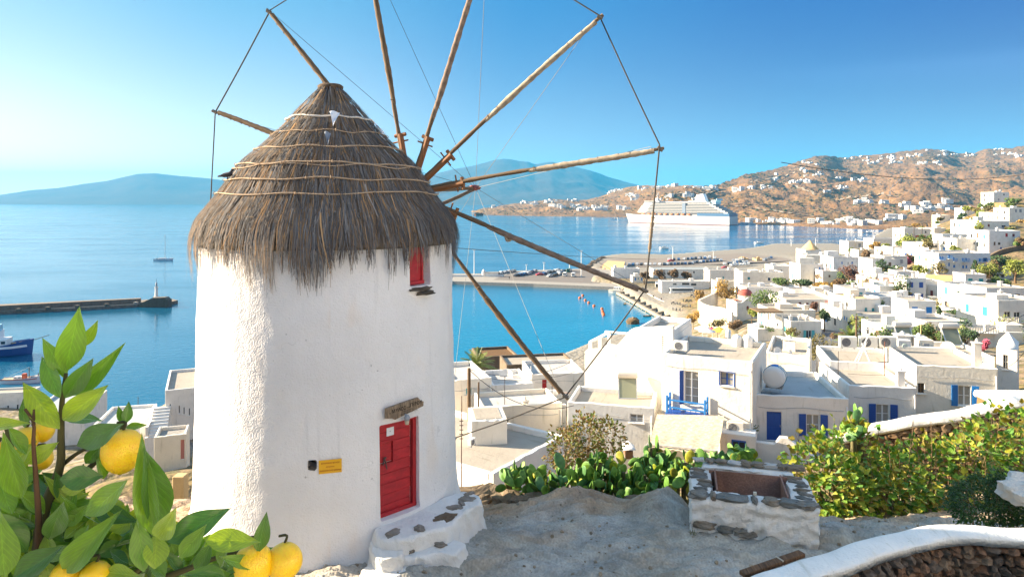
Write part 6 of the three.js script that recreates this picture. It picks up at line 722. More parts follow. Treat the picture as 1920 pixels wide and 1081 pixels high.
function tank(u, v, d, wpx, hpx, label, lying, mt = M.plastic) {
  const w = wpx / F * d, h = hpx / F * d, t = thing('water_tank', label, 'water tank', P(u, v, d), lying ? R(lying) : 0);
  if (lying) { mesh('drum', lathe([[0, -w * 0.42], [h * 0.3, -w * 0.42], [h * 0.47, -w * 0.36], [h * 0.5, -w * 0.2], [h * 0.5, w * 0.2], [h * 0.47, w * 0.36], [h * 0.3, w * 0.42], [0, w * 0.42]], 24).rotateX(Math.PI / 2).translate(0, h / 2, 0), mt, t); mesh('lid', lathe([[0, 0.06], [h * 0.15, 0.05], [h * 0.17, 0], [h * 0.17, -0.05]], 16).translate(0, h, 0), M.blue2, t); mesh('strap', merge([new THREE.TorusGeometry(h * 0.505, 0.03, 5, 24).translate(0, h / 2, 0.1), new THREE.TorusGeometry(h * 0.5, 0.02, 5, 24).translate(0, h / 2, -w * 0.25)]), mat([0.10, 0.25, 0.33], 0.6), t); mesh('cradle', box(w * 0.7, 0.12, w * 0.5, 0, 0.05, 0), M.concrete, t); }
  else { mesh('drum', lathe([[0, 0], [w * 0.46, 0], [w * 0.5, h * 0.08], [w * 0.49, h * 0.5], [w * 0.5, h * 0.8], [w * 0.36, h * 0.96], [w * 0.16, h], [0, h]], 20), mt, t); mesh('lid', lathe([[w * 0.17, h * 0.99], [w * 0.15, h * 1.05], [0, h * 1.06]], 14), M.plastic, t); }
  return t;
}
tank(1453, 725, 45.6, 42, 40, 'large weathered water drum with a blue lid lying on the blue door house roof', -30);
tank(1382, 652, 49, 18, 24, 'left white upright water tank on the balcony house roof'); tank(1402, 652, 48.8, 19, 24, 'right white upright water tank on the balcony house roof'); tank(1366, 634, 52, 10, 17, 'small white upright tank behind the two roof tanks');
function dish(u, v, d, wpx, ry, label, post = 0.6) {
  const r = wpx / 2 / F * d, t = thing('satellite_dish', label, 'satellite dish', P(u, v, d), R(ry)); const pts = []; for (let i = 0; i <= 8; i++) { const q = i / 8; pts.push([r * q, r * 0.22 * q * q]); } for (let i = 8; i >= 0; i--) { const q = i / 8; pts.push([r * q, r * 0.22 * q * q - 0.03]); }
  mesh('reflector', lathe(pts, 28).rotateX(Math.PI / 2 - 0.35), mat([0.68, 0.67, 0.65], 0.6, { side: THREE.DoubleSide }), t); mesh('arm', merge([bar(V(0, -r * 0.8, r * 0.3), V(0, 0.1 * r, r * 1.05), 0.02 * r + 0.01)]), M.grey, t); mesh('receiver', rbox(0.12 * r + 0.04, 0.12 * r + 0.04, 0.2 * r, 0.01, 0, 0.1 * r, r * 1.05), M.grey, t); mesh('post', merge([bar(V(0, -r - post, -0.12), V(0, 0, -0.12), 0.035)]), M.grey, t); return t;
}
dish(950, 704, 58, 26, -15, 'big white satellite dish on the white roofs near the palm'); dish(1458, 659, 58, 17, 20, 'round satellite dish between the stepped parapets', 0.5); dish(1482, 659, 58, 10, 40, 'small satellite dish right of the round one', 0.4); dish(1778, 652, 56, 24, -35, 'round satellite dish on the roofs beside the conical chimney');
{ // solar water heater
  const q = (u, v, d, ry, w, hgt, label) => { const t = thing('solar_water_heater', label, 'solar panel', P(u, v, d), R(ry)); const g = box(w, 0.08, hgt * 1.15, 0, 0, 0).rotateX(R(58)).translate(0, hgt * 0.5, 0); mesh('panel', g, mat([0.24, 0.25, 0.17], 0.25), t); const fr = merge([box(w + 0.08, 0.06, 0.06, 0, 0, 0.575 * hgt), box(w + 0.08, 0.06, 0.06, 0, 0, -0.575 * hgt), box(0.06, 0.1, hgt * 1.15, -w / 2, 0, 0), box(0.06, 0.1, hgt * 1.15, w / 2, 0, 0)]).rotateX(R(58)).translate(0, hgt * 0.5, 0.02); mesh('frame', fr, M.steel, t); mesh('tank', lathe([[0, -w * 0.58], [0.22, -w * 0.58], [0.27, -w * 0.52], [0.27, w * 0.52], [0.22, w * 0.58], [0, w * 0.58]], 20).rotateZ(Math.PI / 2).translate(0, hgt * 1.12, -0.35), mat([0.62, 0.58, 0.52], 0.4), t); mesh('stand', merge([bar(V(-w * 0.45, 0, -0.5), V(-w * 0.45, hgt * 1.1, -0.4), 0.03), bar(V(w * 0.45, 0, -0.5), V(w * 0.45, hgt * 1.1, -0.4), 0.03)]), M.grey, t); };
  q(1177, 744, 48.4, -6, 1.25, 1.35, 'solar water heater with an olive panel on the flat roof'); q(1696, 640, 60, 0, 1.3, 1.3, 'beige solar water heater behind the white plant box roof'); q(1785, 645, 60, 0, 1.35, 1.4, 'beige solar water heater right of the leafy courtyard tree');
  const t = thing('horizontal_boiler', 'white horizontal boiler tank with a pipe on the low roof left of the flat roof', 'boiler', P(1026, 744, 53), R(10)); mesh('drum', lathe([[0, -0.8], [0.2, -0.8], [0.26, -0.7], [0.26, 0.7], [0.2, 0.8], [0, 0.8]], 18).rotateZ(Math.PI / 2).translate(0, 0.3, 0), M.plastic, t); mesh('band', new THREE.TorusGeometry(0.27, 0.05, 6, 18).rotateY(Math.PI / 2).translate(0.1, 0.3, 0), M.white, t); mesh('pipe', bar(V(0.8, 0.3, 0), V(1.9, 0.22, 0), 0.05), M.pink, t); mesh('legs', merge([box(0.1, 0.3, 0.3, -0.5, 0.02, 0), box(0.1, 0.3, 0.3, 0.5, 0.02, 0)]), M.grey, t);
}
{ // stepped high wall of the white house above the solar roof
  const d = 51, th = R(-27), t = thing('stepped_house', 'tall white house with a stepped sloping parapet above the solar water heater roof', 'house', P(1098, 760, d), th), c = Math.cos(th), s = Math.sin(th), r0 = (1098 - CX) / F, xl = r0 * d; const L = (u, v) => { const r = (u - CX) / F, a = (r * d - xl) / (c - r * s), dd = d + a * s; return [a, H - (v - HZ) / F * dd - t.position.y]; };
  const sh = new THREE.Shape(); [[1098, 800], [1098, 660], [1102, 656], [1135, 655], [1152, 654], [1166, 640], [1182, 620], [1190, 616], [1262, 612], [1262, 800]].forEach(([u, v], i) => { const [x, y] = L(u, v); i ? sh.lineTo(x, y) : sh.moveTo(x, y); });
  mesh('wall', boxUV(new THREE.ExtrudeGeometry(sh, { depth: 0.3, bevelEnabled: true, bevelSize: 0.05, bevelThickness: 0.05, bevelSegments: 3 }).translate(0, 0, -0.3)), M.white, t);
  const [xa, ya] = L(1190, 620), [xb] = L(1262, 620), [xc, yc] = L(1098, 660), [xd] = L(1160, 660);
  mesh('upper_block', boxUV(box(xb - xa - 0.1, ya + 5, 6, (xa + xb) / 2, (ya - 5) / 2 - 0.3, -3.3)), M.white, t); mesh('lower_block', boxUV(box(xd - xc + 1, yc + 5, 5, (xc + xd) / 2 + 0.5, (yc - 5) / 2 - 0.35, -2.8)), M.white, t); mesh('roof', boxUV(box(xb - xa - 0.6, 0.04, 5.4, (xa + xb) / 2, ya - 0.25, -3.3)), M.roof, t);
  mesh('parapet', boxUV(merge([rbox(0.25, 0.5, 6, 0.08, xa + 0.15, ya - 0.1, -3.3), rbox(0.25, 0.5, 6, 0.08, xb - 0.2, ya - 0.1, -3.3), rbox(xb - xa - 0.7, 0.5, 0.25, 0.08, (xa + xb) / 2, ya - 0.1, -6.1)])), M.white, t);
  const rl = []; for (const z of [-0.5, -2.6, -4.8]) rl.push(box(0.22, 0.9, 0.22, xc + 0.2, yc + 0.2, z)); rl.push(box(0.2, 0.14, 4.6, xc + 0.2, yc + 0.7, -2.7), box(xd - xc + 0.9, 0.14, 0.2, (xc + xd) / 2 + 0.3, yc + 0.72, -4.82), box(0.2, 0.9, 0.2, xd + 0.2, yc + 0.2, -4.8)); mesh('terrace_rail', merge(rl), M.white, t);
  const ant = thing('tv_antenna', 'thin roof antenna with short bars on the corner of the balcony house', 'antenna', P(1243, 662, 45)); const b = [bar(V(0, 0, 0), V(0, 1.2, 0), 0.02)]; for (let i = 0; i < 5; i++) b.push(bar(V(-0.18 + 0.02 * i, 0.55 + i * 0.13, 0), V(0.18 - 0.02 * i, 0.55 + i * 0.13, 0), 0.012)); mesh('mast', merge(b), M.iron, ant);
}
{ // balcony of the shuttered window, awning, annex, stairs
  const q = HB('white house with a blue wooden balcony'), [x0, yb] = q.loc(1256, 768), [x1] = q.loc(1329, 768), g = q.g, bl = new THREE.Group(); bl.name = 'balcony'; g.add(bl); const W = x1 - x0, cx = (x0 + x1) / 2; mesh('slab', rbox(W + 0.1, 0.14, 0.95, 0.03, cx, yb + 0.02, 0.5), M.blue, bl);
  for (const [x, z] of [[x0 + 0.05, 0.9], [x1 - 0.05, 0.9], [x0 + 0.05, 0.12], [x1 - 0.05, 0.12]]) { mesh('post', merge([rbox(0.12, 1.15, 0.12, 0.015, x, yb + 0.62, z)]), M.blue2, bl); } for (const h of [0.45, 0.92]) { mesh('rail', box(W - 0.14, 0.09, 0.06, cx, yb + h, 0.9), M.blue2, bl); mesh('rail', box(0.06, 0.085, 0.66, x0 + 0.05, yb + h, 0.51), M.blue2, bl); mesh('rail', box(0.06, 0.085, 0.66, x1 - 0.05, yb + h, 0.51), M.blue2, bl); }
  for (let i = 1; i < 8; i++) mesh('baluster', box(0.035, 0.42, 0.035, x0 + W * i / 8, yb + 0.25, 0.9), M.blue, bl);
  // awning: a canvas sheet from the wall down to a pole, with a scalloped hem
  const t = thing('awning', 'wide beige canvas awning with a scalloped hem under the blue balcony', 'awning', P(1290, 800, 44)); const A = P(1232, 776, 44.2), B = P(1358, 779, 41.8), Cc = P(1346, 845, 37.6), D = P(1214, 832, 39.6); const o0 = t.position; const g2 = grid(40, 16, (i, j) => { i = 1 - i; const p = A.clone().lerp(B, i).lerp(D.clone().lerp(Cc, i), j).sub(o0); p.y -= 0.16 * Math.sin(Math.PI * j) * 1 + 0.02 * Math.sin(i * 28) * j; if (j > 0.99) p.y -= 0.16 + 0.09 * Math.abs(Math.sin(i * 34)); return p; });
  mesh('canvas', boxUV(g2), mat([0.60, 0.50, 0.37], 0.9, { map: T.grain, bumpMap: T.plaster, bumpScale: 0.008, side: THREE.DoubleSide }), t); mesh('pole', merge([bar(D.clone().sub(o0), Cc.clone().sub(o0), 0.04), bar(Cc.clone().sub(o0), Cc.clone().sub(o0).add(V(0, -2.6, 0)), 0.035), bar(D.clone().sub(o0), D.clone().sub(o0).add(V(0, -2.6, 0)), 0.035)]), M.grey, t);
  const an = thing('annex', 'low white annex with a small blue window beside the awning', 'annex', P(1384, 880, 41.6), R(-20)); mesh('wall', boxUV(rbox(2.1, 4.2, 2.6, 0.08, 0, 0.05, -1.3)), M.white, an); const wn = new THREE.Group(); wn.name = 'window'; an.add(wn); mesh('frame', merge([box(0.85, 0.09, 0.06, 0.05, 1.75, 0.02), box(0.09, 0.6, 0.06, -0.33, 1.42, 0.02), box(0.09, 0.6, 0.06, 0.43, 1.42, 0.02), box(0.06, 0.6, 0.06, 0.05, 1.42, 0.02)]), M.blue, wn); mesh('pane', box(0.7, 0.55, 0.04, 0.05, 1.42, 0), M.glass, wn);
  // garden wall with stairs by the blue door
  const st = thing('stair_wall', 'white stepped stair wall in front of the blue door', 'stairs', P(1490, 870, 41.5), R(-20)); const sh = new THREE.Shape(); [[-3.2, -2], [-3.2, 1.15], [-1.1, 1.15], [-0.8, 1.6], [-0.4, 1.6], [2.2, -0.1], [2.2, -2]].forEach((p, i) => i ? sh.lineTo(...p) : sh.moveTo(...p)); mesh('wall', boxUV(new THREE.ExtrudeGeometry(sh, { depth: 0.3, bevelEnabled: true, bevelSize: 0.05, bevelThickness: 0.05, bevelSegments: 2 })), M.white, st); for (let i = 0; i < 7; i++) mesh('step', boxUV(box(0.36, 1.2, 1.2, -0.5 + i * 0.36, 0.35 - i * 0.22, -0.62)), M.white, st);
  for (const [u, v, lab] of [[1417, 818, 'small potted plant with reddish leaves left of the blue door'], [1412, 826, 'potted plant on the landing corner left of the blue door'], [1524, 818, 'potted plant on the sill of the blue shuttered window']]) { const p = thing('potted_plant', lab, 'potted plant', P(u, v, 42.6)); mesh('pot', lathe([[0, 0], [0.1, 0], [0.15, 0.25], [0.17, 0.27], [0.13, 0.27], [0, 0.22]], 12), M.plastic, p); const f = rng(u), lv = []; for (let i = 0; i < 40; i++) lv.push(new THREE.TetrahedronGeometry(0.07).scale(1, 0.3, 1).rotateX(rr(0, 6, f)).rotateY(rr(0, 6, f)).translate(rr(-0.16, 0.16, f), 0.3 + rr(0, 0.4, f), rr(-0.16, 0.16, f))); tag(mesh('foliage', merge(lv), mat([0.14, 0.15, 0.04], 0.8), p), null, null, null, 'stuff'); }
  // chimneys by themselves on the roofs right and left
  const ch = thing('chimney_stack', 'small white chimney stack with a brown vent behind the prickly pear', 'chimney', P(1178, 870, 26)); mesh('stack', boxUV(rbox(0.42, 1.5, 0.42, 0.03, 0, -0.4, 0)), M.white, ch); mesh('vent', box(0.3, 0.28, 0.44, 0, 0.42, 0), M.brown, ch); mesh('cap', lathe([[0.36, 0.62], [0.34, 0.66], [0, 0.9]], 4).rotateY(0.78), M.white, ch);
  const c2 = thing('plant_box', 'white box with a small green plant painted on it, beside the air conditioners', 'box', P(1694, 655, 53.6), R(-10)); mesh('box', rbox(0.95, 0.95, 0.6, 0.03, 0, 0.3, 0), M.white, c2); mesh('green_emblem', new THREE.TorusGeometry(0.16, 0.03, 5, 16).translate(0, 0.32, 0.31), M.green, c2);
  const c3 = thing('roof_hatch', 'cream roof hatch with a louvre window beside the round dish', 'hatch', P(1733, 662, 54), R(-10)); mesh('box', boxUV(rbox(1.1, 1.25, 0.9, 0.04, 0, 0.5, 0)), M.cream, c3); mesh('louvre', box(0.42, 0.5, 0.05, 0, 0.6, 0.45), M.grey, c3);
  const rub = rng(5); for (let i = 0; i < 11; i++) tag(mesh('roof_stone', STONES[i % 8].clone().scale(rr(0.1, 0.19, rub), rr(0.09, 0.14, rub), 0.14).translate(...P(893 + i * 5.7, 790 - (i % 3), 38.6).toArray()), i % 3 ? mat([0.30, 0.22, 0.15], 0.95, { map: T.rock }) : mat([0.36, 0.19, 0.12], 0.95, { map: T.rock })), 'brown rubble stone in the row along the white shed top', 'stone', 'rubble stones on the shed');
}
// poles, antennas and wires
function pole(u, v0, v1, d, r0, r1, label, m = M.wood, cat = 'pole', name = 'utility_pole', extra) { const a = P(u, v1, d), b = P(u + 0.5, v0, d); const t = thing(name, label, cat, a); mesh('shaft', tube([V(0, -1.2, 0), b.clone().sub(a).multiplyScalar(0.5), b.clone().sub(a)], (q) => lerp(r0, r1, q), 8, 8), m, t); if (extra) extra(t, b.clone().sub(a)); return t; }
pole(879, 690, 815, 42, 0.13, 0.10, 'weathered wooden pole in front of the palm right of the windmill'); pole(1606, 592, 652, 72, 0.13, 0.10, 'wooden pole in front of the street palm', M.wood, 'pole', 'utility_pole', (t, b) => mesh('crossarm', bar(b.clone().add(V(-0.3, -0.3, 0)), b.clone().add(V(0.3, -0.3, 0)), 0.05), M.iron, t));
pole(897, 716, 745, 47, 0.06, 0.06, 'short wooden post behind the white block'); pole(946, 708, 762, 49, 0.03, 0.02, 'thin dark mast in front of the big satellite dish', M.iron, 'mast', 'roof_mast'); pole(1035, 720, 738, 52, 0.03, 0.03, 'rusty roof mast right of the red door', M.iron, 'mast', 'roof_mast'); pole(1659, 640, 692, 50, 0.04, 0.03, 'rusty mast on the sunlit terrace roof', mat([0.16, 0.06, 0.04], 0.9), 'mast', 'roof_mast'); pole(1572, 658, 700, 50, 0.03, 0.02, 'thin antenna mast left of the terrace roof', M.iron, 'mast', 'roof_mast'); pole(1727, 604, 640, 70, 0.06, 0.05, 'yellow post in front of the courtyard tree', M.ochre, 'post', 'post'); pole(995, 686, 720, 60, 0.03, 0.03, 'left white roof mast near the red door', M.frame, 'mast', 'roof_mast'); pole(991, 700, 720, 60, 0.05, 0.05, 'short white roof post near the red door', M.frame, 'mast', 'roof_mast');
pole(865, 742, 880, 31, 0.025, 0.018, 'rusty aerial mast close to the windmill wall', mat([0.13, 0.06, 0.05], 0.9), 'mast', 'aerial', (t, b) => { for (let i = 0; i < 5; i++) mesh('crossbar', bar(V(-0.09, b.y * (0.42 + i * 0.06), 0), V(0.09, b.y * (0.42 + i * 0.06), 0), 0.02), M.iron, t); });
pole(1618, 518, 562, 180, 0.18, 0.14, 'left wooden street pole of the leaning pair', M.wood); pole(1626, 516, 562, 181, 0.18, 0.14, 'right wooden street pole of the leaning pair', M.wood); pole(1639, 500, 560, 182, 0.12, 0.1, 'tall thin street pole beside the dark street', M.wood); pole(1714, 424, 464, 262, 0.2, 0.15, 'left pole of two before the red awning house', M.iron); pole(1729, 424, 464, 262, 0.2, 0.15, 'right pole of two before the red awning house', M.iron); pole(1841, 552, 588, 128, 0.1, 0.08, 'dark pole in front of the red stairs house', M.iron);
{ const t = thing('pipe_tripod', 'white pipe tripod standing on the sunlit terrace roof', 'tripod', P(1628, 690, 49.5)); const o0 = t.position, b = (u, v, u2, v2, d = 49.5) => bar(P(u, v, d).sub(o0), P(u2, v2, 49.5).sub(o0), 0.05); mesh('leg', b(1604, 678, 1633, 622), M.frame, t); mesh('leg', b(1632, 679, 1617, 643, 48.9), M.frame, t); mesh('leg', b(1610, 677, 1626, 640, 50.2), M.frame, t); mesh('crossbar', b(1617, 618, 1640, 616), M.frame, t); }
function wire(label, pts, sag, r = 0.012) { const a = pts[0], b = pts[pts.length - 1]; const m = a.clone().lerp(b, 0.5).add(V(0, -sag, 0)), q = []; for (let i = 0; i <= 10; i++) { const s = i / 10; q.push(a.clone().lerp(b, s).add(V(0, -4 * sag * s * (1 - s), 0))); } const t = mesh('power_line', tube(q.map((p) => p.clone().sub(m)), r, 5, 24), M.wire); t.position.copy(m); tag(t, label, 'wire'); }
wire('thin dark wire crossing the bay right of the windmill', [P(845, 464, 60), P(1230, 486, 150)], 0.2, 0.03); wire('dark wire against the brown hill at the upper right', [P(1465, 304, 62), P(1930, 326, 90)], 1.1, 0.035);
wire('wire running from the wooden pole down to the flat roof corner', [P(880, 693, 42), P(1076, 760, 42)], 1.0, 0.02); wire('upper thin wire over the roofs from the wooden pole to the stepped house', [P(880, 692, 42), P(1100, 662, 47)], 0.9, 0.014); wire('lower thin wire over the roofs to the stepped house', [P(900, 706, 46), P(1100, 690, 47)], 0.5, 0.012);
wire('black cable hanging in front of the balcony apartments at the right', [P(1780, 640, 62), P(1935, 582, 60)], 0.35, 0.03); wire('cable hanging in front of the narrow tower house', [P(1880, 690, 46), P(1940, 628, 44)], 0.5, 0.018); wire('wire across the white hotel row on the right hillside', [P(1500, 480, 200), P(1850, 470, 170)], 1.2, 0.05);
wire('loose cable lying over the sunlit terrace roof', [P(1590, 700, 47), P(1740, 690, 49)], 0.25, 0.012);
// ---------- trees and shrubs of the town ----------
const LC = { green: [0.07, 0.12, 0.02], dark: [0.03, 0.07, 0.02], olive: [0.14, 0.12, 0.035], brown: [0.15, 0.092, 0.04], gold: [0.27, 0.165, 0.03], red: [0.11, 0.048, 0.028], pink: [0.42, 0.08, 0.14], lime: [0.17, 0.20, 0.025] };
const leafMs = {}; for (const k in LC) leafMs[k] = [1, 1.5, 0.65].map((m) => new THREE.MeshPhysicalMaterial({ color: C(...LC[k].map((v) => v * m * 1.15)), roughness: 0.95, transmission: 0.3, thickness: 0, side: THREE.DoubleSide }));
function tree(label, u, vb, vt, wpx, d, col, o = {}) {
  const f = rng(Math.round(u * 7 + vb)), base = P(u, vb, d), Hh = (vb - vt) / F * d * (o.group ? 1 : 1.08), rw = wpx / 2 / F * d * (o.group ? 1.1 : 1.22), t = thing(o.name || 'tree', label, o.cat || 'tree', base, 0, o.group); const gy = landY(base.x, base.z), low = Math.min(0, gy - base.y) - 0.3; const trunkH = o.bush ? 0.1 : Hh * (o.cyp ? 0.05 : 0.22);
  const tr = [tube([V(0, low, 0), V(rr(-0.1, 0.1, f), trunkH, 0), V(rr(-0.3, 0.3, f) * rw, Hh * 0.6, 0)], (q) => lerp(0.05 * Hh, 0.02 * Hh, q) * (o.bush ? 0.5 : 1), 6, 8)]; for (let i = 0; i < 5; i++) { const a = i * 1.3 + f(); tr.push(tube([V(0, trunkH, 0), V(Math.cos(a) * rw * 0.6, Hh * rr(0.5, 0.75, f), Math.sin(a) * rw * 0.6)], 0.012 * Hh, 4)); } mesh('trunk', merge(tr), M.wood, t);
  const blobs = []; const nb = o.cyp ? 5 : Math.max(5, Math.round(rw * 2.2)); for (let i = 0; i < nb; i++) { if (o.cyp) { const q = i / nb; blobs.push([0, Hh * (0.12 + 0.8 * q), 0, rw * (1 - q) * 0.9 + 0.1, Hh * 0.16]); continue; } const a = f() * 6.28, q = Math.sqrt(f()) * 0.62; blobs.push([Math.cos(a) * rw * q, trunkH + (Hh - trunkH) * rr(0.3, 0.8, f) * (1 - 0.25 * q), Math.sin(a) * rw * q, rw * rr(0.34, 0.55, f), (Hh - trunkH) * rr(0.2, 0.34, f)]); }
  const ls = clamp(d * 2.3 / F, 0.14, 0.7), per = Math.round((o.n || 800) / nb), sets = [[], [], []]; const nlow = trunkH * 0.6;
  const v = [[-0.5, -0.35, 0], [0.5, -0.35, 0.12], [0, 0.6, 0], [0.45, 0.3, -0.1]];
  for (const [bx, by, bz, br, bh] of blobs) for (let i = 0; i < per; i++) { const a = f() * 6.28, e = Math.asin(rr(-1, 1, f)), q = 0.55 + 0.5 * f(); const x = bx + Math.cos(a) * Math.cos(e) * br * q, y = Math.max(nlow, by + Math.sin(e) * bh * q), z = bz + Math.sin(a) * Math.cos(e) * br * q, s = ls * rr(0.7, 1.5, f); const m = new THREE.Matrix4().makeRotationFromEuler(new THREE.Euler(rr(-3, 3, f), rr(-3, 3, f), rr(-3, 3, f))).scale(V(s, s, s)).setPosition(x, y, z); const w = v.map((p) => V(...p).applyMatrix4(m)); sets[Math.floor(f() * 3)].push(w[0], w[1], w[2], w[1], w[3], w[2]); }
  const ms = leafMs[col]; const grp = new THREE.Group(); grp.name = 'crown'; t.add(grp);
  sets.forEach((s, i) => { const g = new THREE.BufferGeometry().setFromPoints(s); g.computeVertexNormals(); tag(mesh('foliage', g, ms[i], grp), null, null, null, 'stuff'); }); return t;
}
for (const q of [
  ['bushy brown and olive tree between the white roofs and the dark street', 1540, 706, 624, 54, 76, 'olive', { n: 1500 }], ['golden brown top of a tree at the street corner behind the long roof', 1575, 645, 622, 30, 84, 'brown'],
  ['broad leafy green tree right of the small church', 1440, 592, 546, 64, 162, 'green', { n: 1400 }], ['golden feathery tree behind the small church', 1363, 572, 527, 44, 214, 'gold', { n: 1000 }], ['small green tree in front of the church door', 1410, 600, 578, 20, 150, 'lime'], ['green bushes beside the pergola restaurant', 1432, 628, 612, 34, 122, 'green', { bush: 1 }],
  ['dark street tree beside the turquoise shuttered house', 1546, 608, 578, 24, 128, 'dark'], ['red brown bush beside the maroon windows', 1531, 584, 567, 18, 150, 'red', { bush: 1 }], ['wine red vine over the white cube house', 1592, 532, 499, 36, 214, 'red', { n: 900 }], ['round green tree at the foot of the uphill street', 1598, 545, 527, 22, 200, 'green'],
  ['garden hedge of dark trees behind the maroon window house', 1500, 542, 522, 44, 212, 'dark'], ['yellow green garden shrubs right of the hedge', 1548, 545, 529, 40, 205, 'gold'], ['garden trees in front of the blank white house', 1466, 540, 520, 30, 218, 'green'], ['brown tree right of the two blue windows', 1625, 502, 468, 24, 268, 'brown'], ['dark pine beside the brown tree', 1641, 498, 477, 20, 266, 'dark'],
  ['wide brown tree under the dark blue window', 1671, 494, 466, 34, 260, 'brown', { n: 800 }], ['green shrub at the isolated house', 1604, 478, 465, 20, 300, 'green', { bush: 1 }], ['yellow shrub left of the stepped villa', 1640, 468, 452, 18, 322, 'gold', { bush: 1 }], ['yellow green shrub under the stepped villa', 1661, 467, 454, 16, 322, 'lime', { bush: 1 }], ['tall yellow green tree between the two poles', 1702, 470, 441, 30, 255, 'lime', { n: 800 }], ['dark green tree in front of the red awning house', 1738, 468, 438, 28, 258, 'green', { n: 800 }],
  ['pointed dark cypress in front of the blue balcony hotel', 1829, 514, 487, 16, 183, 'dark', { cyp: 1, name: 'cypress' }], ['bright green tree beside the yellow stone wall', 1725, 518, 496, 24, 192, 'lime', { n: 800 }], ['brown shrub left of the bright green tree', 1697, 518, 499, 18, 193, 'brown'], ['green shrub under the maroon windows', 1746, 497, 480, 22, 222, 'green', { bush: 1 }], ['pink bougainvillea at the maroon shuttered house', 1699, 498, 478, 20, 226, 'pink', { bush: 1 }],
  ['dark conifer below the cream arch house', 1762, 606, 575, 18, 120, 'dark', { cyp: 1, name: 'cypress' }], ['dark leafy trees below the red stairs house', 1788, 606, 580, 40, 120, 'dark', { n: 900 }], ['leafy green courtyard tree behind the yellow post', 1734, 642, 600, 44, 92, 'green', { n: 1400 }], ['dark green shrub behind the conical chimney', 1812, 658, 615, 34, 88, 'dark', { n: 1200 }], ['green bush between the two solar heaters', 1772, 652, 622, 26, 86, 'green', { n: 700 }], ['pink bougainvillea beside the conical chimney', 1845, 660, 634, 18, 84, 'pink', { bush: 1 }], ['red bougainvillea at the yellow stairs', 1806, 566, 538, 18, 148, 'pink', { bush: 1 }],
  ['large green tree at the right edge above the road', 1905, 530, 488, 46, 172, 'lime', { n: 1200 }], ['dark trees on the right edge behind the shop house', 1882, 545, 520, 34, 160, 'green', { n: 800 }], ['dark hedge right of the blue balcony hotel', 1880, 500, 478, 44, 196, 'dark', { bush: 1, n: 800 }],
  ['leftmost brown tree in front of the harbour warehouse', 1208, 528, 509, 15, 318, 'brown'], ['second brown tree in front of the harbour warehouse', 1238, 529, 507, 22, 316, 'brown'], ['third brown tree in front of the harbour warehouse', 1263, 529, 507, 22, 316, 'brown'], ['rightmost brown tree in front of the harbour warehouse', 1289, 529, 509, 18, 316, 'brown'],
  ['golden bank shrubs beside the coach', 1312, 575, 541, 22, 245, 'gold', { bush: 1 }], ['golden shrubs under the curved ramp wall', 1318, 606, 578, 34, 180, 'gold', { bush: 1, n: 800 }], ['brown shrubs at the foot of the curved ramp wall', 1346, 618, 596, 34, 160, 'olive', { bush: 1, n: 700 }], ['red brown shrubs right of the ramp foot', 1376, 620, 600, 26, 156, 'brown', { bush: 1 }], ['golden shrub beside the quay scooters', 1300, 606, 590, 24, 196, 'gold', { bush: 1 }],
]) tree(...q);
{ // shrubs scattered over the right slope
  const f = rng(321); for (let i = 0; i < 60; i++) { const u = rr(1690, 1925, f), q = f(), top = pl([[1690, 432], [1760, 412], [1810, 398], [1850, 378], [1925, 362]], u), v = lerp(top, 468, q ** 1.3), d = lerp(pl([[1690, 420], [1850, 350], [1925, 320]], u), 225, clamp((v - top) / (470 - top))); const w = rr(8, 24, f); const g = ['green', 'lime', 'olive', 'dark', 'gold'][i % 5]; tree('low ' + { green: 'green', lime: 'bright green', olive: 'olive brown', dark: 'dark green', gold: 'dry golden' }[g] + ' shrub on the slope among the upper villas', u, v, v - w * 0.6, w, d, g, { bush: 1, n: 260, name: 'slope_shrub', cat: 'shrub', group: g + ' shrubs on the villa slope' }); }
}
{ // greenery in the gaps between the houses
  const f = rng(654), cand = HS.filter((h) => h[6] > 95 && h[6] < 300 && h[2] > 1480); for (let i = 0; i < 130; i++) { const h = cand[Math.floor(f() * cand.length)], g = ['green', 'dark', 'olive', 'lime', 'brown'][i % 5], u = f() < 0.5 ? h[2] + rr(-6, 2, f) : h[3] + rr(-3, 7, f), v = h[5] - rr(0, 5, f), d = h[6] * rr(0.985, 1.0, f) - 0.5; if (u > 1543 && u < 1612 && v > 545) continue; const w = rr(2.2, 5.4, f) * F / d; tree({ green: 'green', dark: 'dark green', olive: 'olive', lime: 'light green', brown: 'brownish' }[g] + ' garden bush in a gap between the town houses', u, v, v - w * rr(0.55, 1.1, f), w, d, g, { bush: 1, n: 420, name: 'garden_bush', cat: 'bush', group: g + ' garden bushes between the town houses' }); }
}
